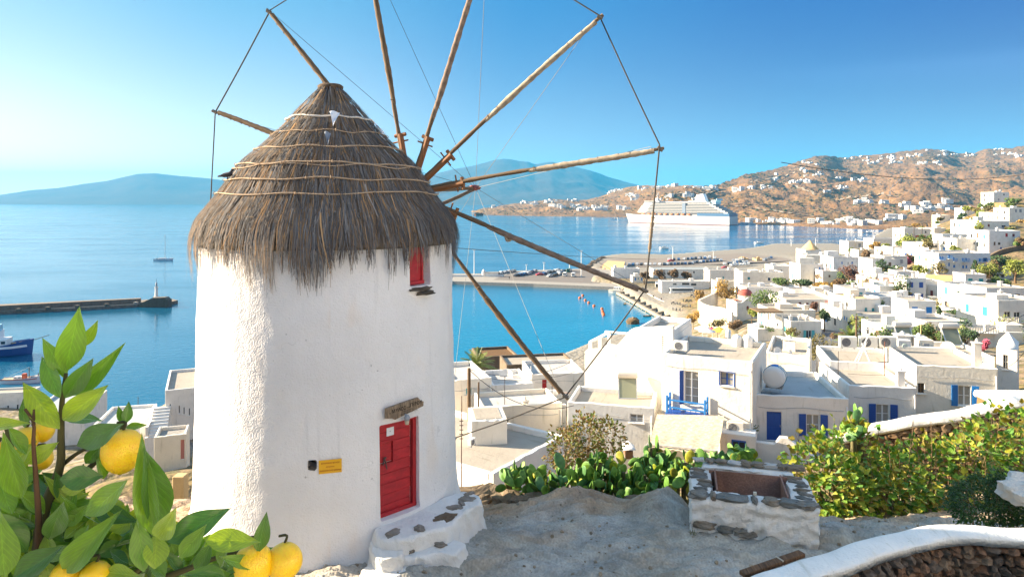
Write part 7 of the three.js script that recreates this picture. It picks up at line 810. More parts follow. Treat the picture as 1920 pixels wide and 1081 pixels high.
function palm(label, u, vb, vt, d, n, len, seed) {
  const f = rng(seed), b = P(u, vb, d), top = P(u, vt, d).sub(b), t = thing('palm_tree', label, 'palm tree', b); mesh('trunk', tube([V(0, -3, 0), top.clone().multiplyScalar(0.6), top], (q) => lerp(0.26, 0.2, q) + 0.03 * Math.abs(Math.sin(q * 40)), 9, 40), mat([0.20, 0.13, 0.07], 0.95, { map: T.wood }), t); const ms = [[0.11, 0.17, 0.025], [0.17, 0.22, 0.03], [0.26, 0.21, 0.05]].map((c) => new THREE.MeshPhysicalMaterial({ color: C(...c), roughness: 0.7, transmission: 0.25, thickness: 0, side: THREE.DoubleSide }));
  for (let i = 0; i < n; i++) { const a = i * 2.4, e = lerp(1.35, -0.35, (i / n) ** 0.85), L = len * rr(0.8, 1.1, f), dir = V(Math.cos(a) * Math.cos(e), Math.sin(e), Math.sin(a) * Math.cos(e)); const pts = []; for (let k = 0; k <= 6; k++) { const s = k / 6; pts.push(top.clone().addScaledVector(dir, L * s).add(V(0, -0.5 * L * s * s * (1 - 0.35 * e), 0))); } const c = new THREE.CatmullRomCurve3(pts), g = [tube(pts, (q) => 0.035 * (1 - 0.8 * q), 4, 8)], vv = [], uv = []; for (let k = 3; k < 34; k++) { const s = k / 34, p = c.getPoint(s), tg = c.getTangent(s), sd = tg.clone().cross(V(0, 1, 0)).normalize(), ll = L * 0.26 * Math.sin(Math.PI * (0.1 + 0.86 * s)); for (const sg of [-1, 1]) { const q = p.clone().addScaledVector(sd, sg * ll * 0.8).addScaledVector(tg, ll * 0.6).add(V(0, -ll * rr(0.05, 0.4, f), 0)); vv.push(p, p.clone().addScaledVector(tg, 0.055), q); } } const lg = new THREE.BufferGeometry().setFromPoints(vv); lg.computeVertexNormals(); g.push(lg); mesh('frond', merge(g), ms[i > n * 0.8 ? 2 : i % 2], t); }
  return t;
}
palm('palm tree with spiky fronds behind the wooden pole right of the windmill', 893, 735, 686, 66, 36, 2.6, 5); palm('palm tree behind the wooden pole on the main street', 1596, 680, 634, 76, 30, 2.2, 6); palm('drooping palm right of the street palm behind the air conditioners', 1640, 684, 648, 74, 24, 2.0, 7); palm('small palm left of the turquoise shuttered house', 1482, 668, 640, 96, 20, 2.2, 8); palm('slender palm behind the golden tree', 1393, 548, 516, 240, 16, 3.0, 9);
// ---------- harbour ----------
function slab(pxs, yTop, yBot, closed) { const sh = new THREE.Shape(); pxs.map(([u, v]) => PY(u, v, yTop)).forEach((p, i) => i ? sh.lineTo(p.x, -p.z) : sh.moveTo(p.x, -p.z)); return boxUV(new THREE.ExtrudeGeometry(sh, { depth: yTop - yBot, bevelEnabled: false }).rotateX(-Math.PI / 2).translate(0, yBot, 0)); }
{
  const p = thing('pier', 'long concrete harbour pier with parked cars, behind the sails', 'pier'); mesh('quay_wall', slab([[760, 526], [850, 527], [1000, 531.5], [1108, 536], [1160, 538], [1160, 505], [1108, 503], [1040, 505], [960, 507.5], [905, 512.5], [760, 512.5]], 1.6, -2), M.concrete, p); mesh('parking_surface', slab([[925, 524], [1108, 531], [1125, 531], [1125, 506], [1108, 505], [1040, 507], [960, 510]], 1.62, 1.4), mat([0.23, 0.20, 0.18], 0.95, { map: again(T.grain, 0.2) }), p); mesh('low_wall', boxUV(merge([box(30, 1.0, 0.5).rotateY(0.02).translate(...PY(893, 516.5, 2.1).toArray()), box(26, 0.9, 0.6).translate(...PY(800, 514, 2.1).toArray())])), M.white, p);
  const k = thing('pier_kiosk', 'small white kiosk with a pointed end on the pier', 'kiosk', PY(912, 518, 1.6)); mesh('wall', boxUV(merge([box(7, 2.2, 3, 3, 1.1, 0), lathe([[1.2, 0], [1.0, 3], [0, 4]], 6).translate(-1.5, 0, 0)])), M.white, k); mesh('roof', box(7.4, 0.15, 3.4, 3, 2.27, 0), M.roof, k);
  for (const [u, v, vt, lab] of [[889, 517, 468, 'tall lamp post at the left end of the pier'], [1090, 519, 470, 'tall white lamp post on the pier beside the vans'], [1068, 507, 487, 'lamp post at the back of the pier'], [1020, 507, 492, 'short lamp post at the pier middle'], [987, 508, 496, 'low lamp post near the pier cars'], [1338, 485, 470, 'lamp post on the shore parking'], [1262, 487, 462, 'tall lamp post at the shore parking end'], [1484, 462, 449, 'white beacon column on the far mole'], [1530, 462, 446, 'white signal mast with a lantern on the far mole']]) { const b = PY(u, v, 1.6), d = -b.z, h = (v - vt) / F * d, t = thing('lamp_post', lab, 'lamp post', b); mesh('post', tube([V(0, -1, 0), V(0, h, 0)], (q) => lerp(0.28, 0.18, q), 6), M.frame, t); mesh('lamp_head', rbox(1.6, 0.35, 0.5, 0.1, 0, h, 0), M.frame, t); }
  // wharf with open slots
  const q = thing('wharf', 'concrete wharf frame with a row of open slots along the bus square', 'wharf'); const A = PY(1158, 547, 1.3), B = PY(1241, 593, 1.3), A2 = PY(1176, 544.5, 1.3), B2 = PY(1258, 588, 1.3), A3 = PY(1184, 543, 1.3), B3 = PY(1268, 586, 1.3); const beam = (a, b, w, h, y) => { const L = a.distanceTo(b); return box(L, h, w).rotateY(Math.atan2(-(b.z - a.z), b.x - a.x)).translate((a.x + b.x) / 2, y, (a.z + b.z) / 2); };
  const cm = mat([0.46, 0.39, 0.29], 0.95, { map: again(T.grain, 0.3) }); mesh('outer_beam', boxUV(beam(A, B, 1.1, 1.0, 0.8)), cm, q); mesh('promenade', boxUV(beam(A3, B3, 3.6, 1.6, 0.55)), cm, q); mesh('inner_beam', boxUV(beam(A2, B2, 0.7, 1.0, 0.82)), cm, q); for (let i = 0; i <= 8; i++) mesh('cross_beam', boxUV(beam(A.clone().lerp(B, i / 8), A2.clone().lerp(B2, i / 8), 0.9, 0.9, 0.75)), cm, q); for (let i = 0; i <= 11; i++) { const c = A.clone().lerp(B, i / 11); mesh('pile', box(0.8, 3, 0.8).translate(c.x - 0.35, -0.9, c.z + 0.45), cm, q); } 
  const wl = thing('promenade_wall', 'low pale wall between the wharf and the bus square', 'wall'); const wa = PY(1192, 541, 1.6), wb = PY(1278, 584, 1.6); mesh('wall', boxUV(beam(wa, wb, 0.5, 1.0, 1.7)), M.cream, wl);
  const bs = mesh('bus_square', slab([[1163, 541], [1190, 540], [1284, 585], [1310, 572], [1330, 552], [1300, 551], [1242, 549], [1215, 530], [1165, 532]], 1.66, 1.2), M.asphalt); tag(bs, null, null, null, 'structure');
  // shore parking and mole
  const sp = mesh('shore_parking', slab([[1125, 500], [1240, 500], [1500, 488], [1500, 470], [1440, 470], [1350, 477], [1240, 484], [1165, 484], [1128, 490]], 1.72, 1.2), mat([0.30, 0.25, 0.21], 0.96, { map: again(T.grain, 0.15) })); tag(sp, null, null, null, 'structure');
  const bt = thing('battery_wall', 'ochre stone quay wall with a rounded end at the shore parking', 'wall'); mesh('wall', slab([[1130, 496], [1170, 499], [1172, 490], [1140, 488]], 4.2, 0), M.ochre, bt);
  const fr = rng(88); for (let i = 0; i < 26; i++) { const t = i / 25, p2 = PY(lerp(1104, 1132, t) + rr(-2, 2, fr), lerp(499, 483, t) + rr(-1, 2, fr), 0.6); const m = mesh('breakwater_boulder', STONES[i % 8].clone().scale(rr(1.2, 2.6, fr), rr(1, 2, fr), rr(1.2, 2.2, fr)), M.stone); m.position.copy(p2); tag(m, 'brown boulder heaped at the tip of the shore parking', 'boulder', 'boulders at the parking tip'); }
  // left breakwater with lighthouse
  const bw = thing('breakwater', 'long low grey stone breakwater with a walkway in the left bay', 'breakwater'); mesh('walkway', slab([[-300, 598], [0, 583], [120, 577.5], [255, 570], [320, 565.5], [333, 562.5], [318, 559], [262, 562], [120, 570], [0, 575], [-300, 588]], 1.2, -2), mat([0.44, 0.40, 0.37], 0.95, { map: T.rock, bumpMap: T.rockB, bumpScale: 0.05 }), bw); mesh('parapet', slab([[-300, 586], [0, 573], [262, 559.5], [264, 558], [0, 570], [-300, 582]], 3.0, 0), mat([0.46, 0.39, 0.35], 0.95, { map: T.rock, bumpMap: T.rockB, bumpScale: 0.05 }), bw); mesh('ramp', (() => { const a = PY(262, 561, 3), d = -a.z, sh = new THREE.Shape(); const k = d / F; [[0, -2], [0, 0], [26 * k, 12 * k], [50 * k, 13 * k], [56 * k, 8 * k], [56 * k, -2]].forEach((p, i) => i ? sh.lineTo(...p) : sh.moveTo(...p)); return boxUV(new THREE.ExtrudeGeometry(sh, { depth: 3, bevelEnabled: false }).translate(a.x, 1.2, a.z - 1.5)); })(), M.stone, bw);
  const lh = thing('lighthouse', 'small pale lighthouse on the end of the breakwater', 'lighthouse', PY(295, 566, 1.2)); const s = 282 / F; mesh('base', boxUV(box(9 * s, 11 * s, 6 * s, 0, 5.5 * s, 1.2)), M.cream, lh); mesh('tower', lathe([[3 * s, 10 * s], [2.2 * s, 26 * s], [3.2 * s, 27 * s], [3.2 * s, 28.5 * s]], 12).translate(0, 0, 1), M.white, lh); mesh('lantern', lathe([[1.6 * s, 28.5 * s], [1.6 * s, 34 * s], [2 * s, 34.5 * s], [0, 38 * s]], 10).translate(0, 0, 1), M.grey, lh); mesh('lantern_mast', bar(V(0, 37 * s, 1), V(0, 43 * s, 1), 0.09), M.grey, lh);
  for (let i = 0; i < 5; i++) { const b = thing('mooring_block', ['mooring block nearest the lighthouse on the breakwater', 'second mooring block from the lighthouse', 'middle mooring block on the breakwater', 'fourth mooring block from the lighthouse', 'mooring block nearest the left edge on the breakwater'][i], 'bollard', PY(255 - 55 * i, 569.5 + 3.1 * i, 1.2)); mesh('block', rbox(1.5, 1.1, 1.2, 0.15, 0, 0.3, 0.2), i ? M.stone : M.concrete, b); }
  for (let i = 0; i < 9; i++) { const [u, v] = [[1093, 554], [1087, 558.5], [1097.5, 563], [1104, 567.5], [1114, 573.5], [1129, 579], [1130, 584], [1131.5, 588], [1132, 591]][i]; const m = mesh('buoy', lathe([[0, -0.5], [0.4, -0.45], [0.62, 0], [0.5, 0.45], [0.2, 0.62], [0, 0.64]], 12), M.orange); m.position.copy(PY(u, v, 0.1)); tag(m, 'round orange mooring buoy floating in a curved row in the bay', 'buoy', 'orange buoys in the bay'); }
  const rk = thing('sea_rock', 'brown rock with a pale top rising from the water near the wharf', 'rock', PY(1188, 606, 0)); mesh('rock', rough(STONES[2].clone(), 0.25, 1.6, 4).scale(2.4, 2.1, 2), mat([0.30, 0.22, 0.13], 0.95, { map: T.rock, bumpMap: T.rockB, bumpScale: 0.1 }), rk); mesh('pale_top', STONES[5].clone().scale(1.0, 1.3, 1.0).translate(0.2, 1.1, 0), mat([0.42, 0.36, 0.26], 0.95, { map: T.rock }), rk);
  for (const [u, v, sx, lab] of [[897, 404, 9, 'bare islet left of the headland tip']]) { const m = mesh('islet', rough(STONES[6].clone(), 0.3, 1.4, 2).scale(sx * 1.5, sx * 1.3, sx), mat([0.42, 0.33, 0.26], 1, { map: again(T.hill, 0.1) })); m.position.copy(PY(u, v, 0)); tag(m, lab, 'islet'); }
}
// boats: hull along +x (bow), beam on z
function hullGeo(L, B, D, sheer = 0.25, draft = 0.6) { return grid(20, 8, (i, j) => { const x = (i - 0.5) * L, t = i, w = B / 2 * Math.min(1, 2.6 * Math.pow(1 - t, 0.62)) * (0.78 + 0.22 * Math.min(1, t * 5)), a = (j - 0.5) * 2, y0 = -draft, top = D * (1 + sheer * (2 * t - 0.7) ** 2 * 1.2); const s = Math.abs(a), yy = s < 0.35 ? y0 : lerp(y0, top, (s - 0.35) / 0.65), zz = Math.sign(a) * w * (s < 0.35 ? s / 0.35 * 0.7 : lerp(0.7, 1, (s - 0.35) / 0.65)); return V(x + (i > 0.9 ? (s - 0.35) * (i - 0.9) * L * 0.35 : 0), yy, zz); }); }
function boat(label, u, v, yaw, L, o = {}) {
  const t = thing(o.name || 'fishing_boat', label, o.cat || 'boat', PY(u, v, 0), R(yaw)), B = L * 0.3, D = L * (o.fb || 0.13), hm = mat(o.hull || [0.75, 0.74, 0.70], 0.5); const g = hullGeo(L, B, D); const sides = boxUV(g); sides.computeVertexNormals(); mesh('hull', sides, new THREE.MeshStandardMaterial({ color: hm.color, roughness: 0.5, side: THREE.DoubleSide }), t);
  mesh('deck', grid(12, 1, (i, j) => { const x = (i - 0.5) * L * 0.96, w = B / 2 * Math.min(1, 2.6 * Math.pow(1 - i, 0.62)) * (0.78 + 0.22 * Math.min(1, i * 5)) * 0.94; return V(x, D * 0.9, (0.5 - j) * 2 * w); }), mat(o.deck || [0.45, 0.34, 0.22], 0.8), t); if (o.band) mesh('rubbing_strake', grid(20, 1, (i, j) => { const x = (i - 0.5) * L, w = B / 2 * Math.min(1, 2.6 * Math.pow(1 - i, 0.62)) * (0.78 + 0.22 * Math.min(1, i * 5)) * 1.03; return V(x, D * (0.8 + 0.22 * j), w); }), mat(o.band, 0.5, { side: THREE.DoubleSide }), t);
  for (const [x, w, h, l, c, win] of o.cabins || []) { const cb = mesh('cabin', rbox(l * L, h * L, w * B, 0.06, x * L, D * 0.9 + h * L / 2, 0), mat(c || [0.78, 0.78, 0.76], 0.5), t); if (win) mesh('cabin_windows', merge(Array.from({ length: win }, (_, i) => box(l * L / win * 0.55, h * L * 0.34, w * B + 0.04, x * L + (i - (win - 1) / 2) * l * L / win, D * 0.9 + h * L * 0.62, 0))), M.glass, cb); }
  for (const [x, h, rake] of o.masts || []) { mesh('mast', tube([V(x * L, D * 0.9, 0), V((x + (rake || 0)) * L, D * 0.9 + h * L, 0)], Math.max(0.05, L * 0.011), 6), o.mastM || M.wood, t); } if (o.bowsprit) mesh('bowsprit', tube([V(L * 0.47, D * 1.25, 0), V(L * (0.5 + o.bowsprit), D * 1.25 + L * o.bowsprit * 0.35, 0)], 0.09, 6), M.wood, t);
  for (const [x, y, z, s, c] of o.bits || []) mesh('gear', rbox(s * L, s * L, s * L * 1.2, 0.05, x * L, D * 0.9 + y * L, z * B), mat(c, 0.7), t); if (o.rig) mesh('rigging', merge(o.rig.map(([a, b, c, d]) => bar(V(a * L, D + b * L, 0), V(c * L, D + d * L, 0), 0.03, 4))), M.grey, t); return t;
}
boat('blue hulled excursion ship with a white superstructure at the left picture edge', -22, 668, 20, 20, { name: 'excursion_ship', cat: 'ship', hull: [0.02, 0.08, 0.28], band: [0.8, 0.8, 0.8], fb: 0.14, cabins: [[-0.06, 0.8, 0.11, 0.6, null, 7], [-0.06, 0.65, 0.22, 0.42, [0.75, 0.76, 0.78], 4], [0.04, 0.5, 0.30, 0.2, [0.35, 0.55, 0.65], 2]], masts: [[0.1, 0.38]], bowsprit: 0.2, bits: [[0.3, 0.03, 0.1, 0.035, [0.5, 0.35, 0.15]], [0.36, 0.03, -0.1, 0.03, [0.5, 0.3, 0.15]], [0.27, 0.03, 0, 0.03, [0.3, 0.25, 0.2]]] });
boat('small white fishing boat with an orange cabin in the left bay', 38, 717, 8, 8.2, { hull: [0.70, 0.66, 0.66], band: [0.5, 0.15, 0.12], cabins: [[-0.05, 0.5, 0.07, 0.22, [0.75, 0.74, 0.72], 2], [0.1, 0.35, 0.14, 0.1, [0.65, 0.13, 0.05]]], masts: [[0.22, 0.3], [0.46, 0.14]], bits: [[0.3, 0.02, 0, 0.06, [0.1, 0.12, 0.15]]], rig: [[0.22, 0.3, 0.48, 0.03], [0.22, 0.3, -0.3, 0.05]] });
boat('dark wooden dinghy with a thin mast behind the lemon', 254, 769, 6, 4.4, { hull: [0.07, 0.07, 0.08], cabins: [[-0.1, 0.4, 0.08, 0.2, [0.4, 0.4, 0.4]]], masts: [[0.1, 0.5]] });
boat('white sailing yacht with a bare mast crossing the left bay', 306, 488, 4, 13, { name: 'sailing_yacht', cat: 'sailboat', hull: [0.70, 0.72, 0.75], fb: 0.09, cabins: [[-0.05, 0.5, 0.06, 0.35, [0.6, 0.62, 0.66], 4]], masts: [[0.08, 1.35]], mastM: M.grey, rig: [[0.08, 1.33, 0.52, 0.04], [0.08, 1.33, -0.48, 0.04]], bits: [[-0.35, 0.02, 0, 0.06, [0.15, 0.18, 0.22]]] });
boat('white wooden fishing caique moored at the wharf end', 1163, 549, -18, 10.5, { hull: [0.80, 0.74, 0.66], band: [0.6, 0.5, 0.4], cabins: [[-0.12, 0.5, 0.14, 0.3, null, 3]], masts: [[0.0, 0.55], [0.3, 0.3]], rig: [[0, 0.5, 0.5, 0.05]] }); boat('little red dinghy beside the caique', 1150, 545, 10, 3.6, { name: 'dinghy', hull: [0.55, 0.05, 0.06] }); boat('dark blue rowing boat between the caique and the wharf', 1177, 549, 60, 4.2, { name: 'dinghy', hull: [0.03, 0.07, 0.12] }); boat('dark half sunk dinghy in the bay beside the caique reflection', 1172, 570, 70, 3, { name: 'dinghy', hull: [0.06, 0.08, 0.08] }); boat('small dark boat right of the sea rock', 1214, 593, 5, 3, { name: 'dinghy', hull: [0.07, 0.07, 0.08] });
boat('small white motor boat crossing the bay with a white cabin, left one', 1245, 466, 170, 8, { name: 'motor_boat', cabins: [[0, 0.6, 0.14, 0.3, null, 2]] }); boat('white speed boat near the far mole', 1423, 456.5, 175, 9, { name: 'motor_boat', cabins: [[0, 0.6, 0.1, 0.3]] }); boat('white motor boat running along the inner bay shore', 1628, 437, 8, 12, { name: 'motor_boat', cabins: [[0, 0.6, 0.1, 0.3]] }); boat('tiny white sail boat near the headland', 1153, 411, 20, 12, { name: 'sailing_yacht', cat: 'sailboat', cabins: [[0, 0.5, 0.06, 0.3]], masts: [[0.05, 1.1]], mastM: M.frame });
for (const [i, u] of [1392, 1400, 1409].entries()) boat(['white yacht moored behind the cruise ship stern, left one', 'white yacht moored behind the cruise ship, middle one', 'white yacht moored behind the cruise ship, right one'][i], u, 420.5, 160, 16, { name: 'moored_yacht', cat: 'yacht', cabins: [[0, 0.6, 0.16, 0.4, null, 3]], masts: [[0.1, 0.9]], mastM: M.frame });
{ // wake of the yacht is water; the cruise ship:
  const L = 235, B = 29, t = thing('cruise_ship', 'large white cruise ship with a blue band and stepped stern moored under the brown hill', 'cruise ship', PY(1271, 419.2, 0), R(-48)); t.position.y = 0; const X = (f) => (f - 0.5) * L; // f: 0 bow .. 1 stern
  const wM = mat([0.46, 0.445, 0.43], 0.6), hw = (x) => B / 2 * Math.min(1, Math.pow(clamp((x + L / 2) / (L * 0.26)), 0.6)); const side = (y0, y1, x0, x1, inset = 0, rakeB = 0, n = 30) => { const pos = []; const sh = new THREE.Shape(); for (let i = 0; i <= n; i++) { const x = lerp(x0, x1, i / n); i ? sh.lineTo(x, -(hw(x) - inset)) : sh.moveTo(x, -(hw(x) - inset)); } for (let i = n; i >= 0; i--) { const x = lerp(x0, x1, i / n); sh.lineTo(x, hw(x) - inset); } return new THREE.ExtrudeGeometry(sh, { depth: y1 - y0, bevelEnabled: false }).rotateX(-Math.PI / 2).translate(0, y0, 0); };
  const bow = grid(30, 6, (i, j) => { const x = lerp(-L / 2, -L / 2 + L * 0.3, i), y = lerp(-1, 16 + 3 * (1 - i) ** 2, j), fl = 0.55 + 0.45 * j; return V(x - (1 - i) * 9 * j + 9 * (1 - i) * 0.1, y, hw(x + 0.5) * (i < 0.01 ? 0 : fl + (1 - fl) * i)); }), bow2 = bow.clone().scale(1, 1, -1);
  mesh('hull', merge([bow, bow2, side(-1, 15.5, X(0.28), X(1))]), new THREE.MeshStandardMaterial({ color: wM.color, roughness: 0.6, side: THREE.DoubleSide }), t); mesh('waterline', side(-1, 1.2, X(0.02), X(1) + 0.2, -0.25), mat([0.10, 0.03, 0.04], 0.6), t); mesh('foredeck', side(15.0, 15.6, X(0.03), X(0.3), 1.2), wM, t);
  mesh('blue_stern_band', merge([side(15.6, 21, X(0.72), X(1) - 0.3, 0.1)]), mat([0.02, 0.09, 0.19], 0.4), t);
  mesh('boat_deck', side(15.6, 20.4, X(0.16), X(0.72), 3.2), mat([0.25, 0.25, 0.27], 0.7), t);
  for (let i = 0; i < 7; i++) { const y = 20.6 + i * 2.9, d = mesh('deck', side(y, y + 2.55, X(0.125 + i * 0.012), X(0.985 - i * 0.026), 0.4 + (i > 4 ? 2 : 0)), wM, t); mesh('deck_floor', side(y + 2.56, y + 2.9, X(0.12 + i * 0.012), X(0.99 - i * 0.026), (i > 4 ? 2 : 0)), wM, d); const wn = []; const n = 58; for (let k = 2; k < n - 1; k++) { const x = lerp(X(0.2 + i * 0.012), X(0.97 - i * 0.026), k / n), z = hw(x) - (0.4 + (i > 4 ? 2 : 0)) + 0.05; wn.push(box(2.6, 1.7, 0.2, x, y + 1.35, z), box(2.6, 1.7, 0.2, x, y + 1.35, -z)); } mesh('windows', merge(wn), mat([0.05, 0.055, 0.065], 0.3), d); mesh('stern_window', box(0.2, 1.5, 22 - (i > 4 ? 5 : 0), X(0.985 - i * 0.026) + 0.1, y + 1.35, 0), mat([0.12, 0.22, 0.30], 0.3), d); }
  for (let i = 0; i < 9; i++) for (const s of [-1, 1]) { const lb = mesh('lifeboat', merge([lathe([[0, -4.6], [1.1, -3.6], [1.5, 0], [1.1, 3.6], [0, 4.6]], 8).rotateZ(Math.PI / 2)]).translate(X(0.2 + i * 0.055), 18.3, s * (B / 2 - 1.4)), mat([0.52, 0.20, 0.08], 0.6), t); }
  mesh('lift_tower', merge([box(7, 19, 1, X(0.6), 30, B / 2 - 0.1), box(7, 19, 1, X(0.6), 30, -B / 2 + 0.1)]), mat([0.16, 0.20, 0.26], 0.3), t);
  mesh('bridge', merge([side(40.6, 43.6, X(0.2), X(0.36), 1)]), wM, t); mesh('bridge_windows', side(41.4, 42.7, X(0.197), X(0.33), 0.9), M.glass, t); mesh('forward_mast', merge([box(8, 7, 8, X(0.3), 46, 0), bar(V(X(0.3), 48, 0), V(X(0.31), 60, 0), 0.8, 6), box(2, 1, 9, X(0.305), 54, 0)]), wM, t); mesh('radar_dome', merge([new THREE.SphereGeometry(2.6, 12, 8).translate(X(0.35), 47, 4), new THREE.SphereGeometry(2.2, 12, 8).translate(X(0.39), 46, -4)]), wM, t);
  mesh('sun_deck', side(40.8, 42.2, X(0.42), X(0.8), 2.5), mat([0.7, 0.68, 0.64], 0.7), t); const fn = new THREE.Shape(); [[-11, 0], [-7, 13], [6, 15], [9, 8], [12, 0]].forEach((p, i) => i ? fn.lineTo(...p) : fn.moveTo(...p)); mesh('funnel', new THREE.ExtrudeGeometry(fn, { depth: 9, bevelEnabled: true, bevelSize: 0.8, bevelThickness: 0.8 }).translate(X(0.72), 41, -4.5), mat([0.78, 0.78, 0.78], 0.5), t); mesh('funnel_emblem', merge([box(6, 0.9, 0.3, 0, 0, 0).rotateZ(0.8).translate(X(0.72) - 0.5, 49, 5.5), box(6, 0.9, 0.32, 0, 0, 0).rotateZ(-0.8).translate(X(0.72) - 0.5, 49, 5.5)]), mat([0.03, 0.09, 0.22], 0.5), t); mesh('stern_frame', merge([box(9, 8, 18, X(0.85), 41, 0), box(1, 4, 20, X(0.88), 46, 0)]), mat([0.35, 0.55, 0.62], 0.5), t);
}
// vehicles
const carCols = { white: [0.72, 0.72, 0.70], silver: [0.42, 0.43, 0.45], grey: [0.17, 0.18, 0.19], black: [0.03, 0.03, 0.035], blue: [0.03, 0.10, 0.25], red: [0.45, 0.03, 0.03] };
const carParts = (() => { const sh = new THREE.Shape(); [[-2.05, 0.3], [-2.1, 0.75], [-1.2, 0.92], [-0.6, 1.42], [0.95, 1.46], [1.7, 0.98], [2.05, 0.9], [2.1, 0.32]].forEach((p, i) => i ? sh.lineTo(...p) : sh.moveTo(...p)); const body = new THREE.ExtrudeGeometry(sh, { depth: 1.5, bevelEnabled: true, bevelSize: 0.08, bevelThickness: 0.1, bevelSegments: 2 }).translate(0, 0, -0.75); const w2 = new THREE.Shape(); [[-1.0, 0.98], [-0.58, 1.35], [0.9, 1.38], [1.45, 1.0]].forEach((p, i) => i ? w2.lineTo(...p) : w2.moveTo(...p)); return { body, win: merge([new THREE.ExtrudeGeometry(w2, { depth: 1.74, bevelEnabled: false }).translate(0, 0, -0.87), box(0.05, 0.34, 1.3, 0, 0, 0).rotateZ(-0.85).translate(-0.98, 1.19, 0), box(0.05, 0.4, 1.3, 0, 0, 0).rotateZ(1.0).translate(1.42, 1.22, 0)]), wheel: new THREE.CylinderGeometry(0.32, 0.32, 0.22, 12).rotateX(Math.PI / 2) }; })();
const carProto = {};
function car(col, pos, ry, label, group) {
  if (!carProto[col]) { const t = thing('parked_car', label, 'car', pos, ry, group); mesh('body', carParts.body, mat(carCols[col], 0.3, { clearcoat: 0.6 }), t); mesh('windows', carParts.win, M.glass, t); for (const [x, z] of [[-1.3, 0.75], [1.3, 0.75], [-1.3, -0.75], [1.3, -0.75]]) { const w = mesh('wheel', carParts.wheel, M.dark, t); w.position.set(x, 0.32, z); } carProto[col] = t; return t; }
  const c = copyOf(carProto[col], label, group); if (!group) delete c.userData.group; c.position.copy(pos); c.rotation.y = ry; return c;
}
{
  const f = rng(555), pc = () => ['white', 'silver', 'grey', 'black', 'white', 'blue', 'silver', 'black'][Math.floor(f() * 8)];
  const lot = (place, y, rows, ang) => { for (const [u0, v0, u1, v1, n] of rows) for (let i = 0; i < n; i++) { const t = n > 1 ? i / (n - 1) : 0, c = pc(); car(c, PY(lerp(u0, u1, t) + rr(-1, 1, f), lerp(v0, v1, t), y), R(ang + rr(-8, 8, f)), c + ' car parked ' + place, c + ' cars ' + place); } };
  lot('on the harbour pier behind the sails', 1.62, [[932, 514, 962, 509.5, 5], [975, 516, 1002, 509.5, 7], [968, 518, 990, 514, 4], [1020, 514.5, 1046, 508, 6], [1030, 519, 1054, 513.5, 5], [1048, 511.5, 1066, 508, 3]], 60);
  lot('in the shore car park beyond the harbour', 1.74, [[1135, 503.5, 1165, 500.5, 6], [1172, 497, 1228, 497, 8], [1238, 497, 1300, 495, 10], [1302, 493, 1352, 489, 9], [1254, 488, 1340, 484.5, 10], [1290, 486.5, 1330, 483, 6], [1360, 496, 1400, 492, 8], [1370, 499, 1404, 496, 6], [1376, 490, 1394, 487.5, 4], [1432, 489, 1446, 484, 4]], 75);
  car('red', PY(1012, 516, 1.62), R(20), 'red car at the row end on the harbour pier'); car('red', PY(1258, 490, 1.74), R(10), 'red van like car in the shore car park'); car('red', PY(1360, 503, 1.8), R(5), 'red car nearest the saw tooth gable house');
  const on = (u, v, d) => { const p = P(u, v, d); p.y = landY(p.x, p.z) + 0.06; return p; };
  [[1592, 565, 'white'], [1599, 558, 'grey'], [1603, 553, 'silver'], [1609, 549, 'blue'], [1586, 572, 'silver'], [1614, 546, 'black'], [1601, 566, 'black'], [1607, 561, 'white'], [1583, 576, 'grey']].forEach(([u, v, c], i) => car(c, on(u, v, [196, 208, 214, 222, 186, 228, 192, 200, 180][i]), R(-62), c + ' car parked along the shaded uphill street', c + ' cars on the uphill street'));
  car('white', on(1594, 566, 190), R(-65), 'white van like car driving down the shaded street'); car('red', on(1706, 522, 195), R(0), 'red car on the road above the two storey pale house'); car('black', on(1690, 522, 196), R(5), 'black car left of the red car on the hill road'); car('silver', on(1723, 523, 194), R(5), 'silver car right of the red car on the hill road'); car('grey', on(1850, 521, 176), R(15), 'grey car on the hill road beside the shop house'); car('black', on(1862, 535, 160), R(10), 'black car behind the red stairs house');
  function bus(label, u, v, ry, L) { const t = thing('coach', label, 'bus', PY(u, v, 1.68), R(ry)); const W = 2.5; mesh('body', rbox(L, 2.7, W, 0.22, 0, 1.75, 0, 3), mat([0.80, 0.78, 0.74], 0.4, { clearcoat: 0.4 }), t); mesh('side_windows', merge([box(L * 0.86, 0.85, W + 0.04, 0.15, 2.25, 0)]), M.glass, t); mesh('windscreen', rbox(0.08, 1.4, W * 0.88, 0.03, -L / 2 - 0.0, 2.05, 0), M.glass, t); mesh('rear_window', rbox(0.08, 0.8, W * 0.8, 0.03, L / 2, 2.3, 0), M.glass, t); for (const x of [-L * 0.3, L * 0.24]) for (const z of [-1.1, 1.1]) { const w = mesh('wheel', new THREE.CylinderGeometry(0.5, 0.5, 0.34, 16).rotateX(Math.PI / 2).translate(x, 0.5, z), M.dark, t); } for (const z of [-0.85, 0.85]) mesh('headlight', box(0.06, 0.2, 0.4, -L / 2 - 0.02, 0.85, z), M.frame, t); mesh('roof_unit', rbox(L * 0.25, 0.22, 1.6, 0.08, 0.5, 3.2, 0), M.frame, t); }
  bus('white coach seen from its side on the bus square', 1278, 552, 2, 10.4); bus('white coach seen head on beside the bus shelter', 1234, 541.5, 78, 9);
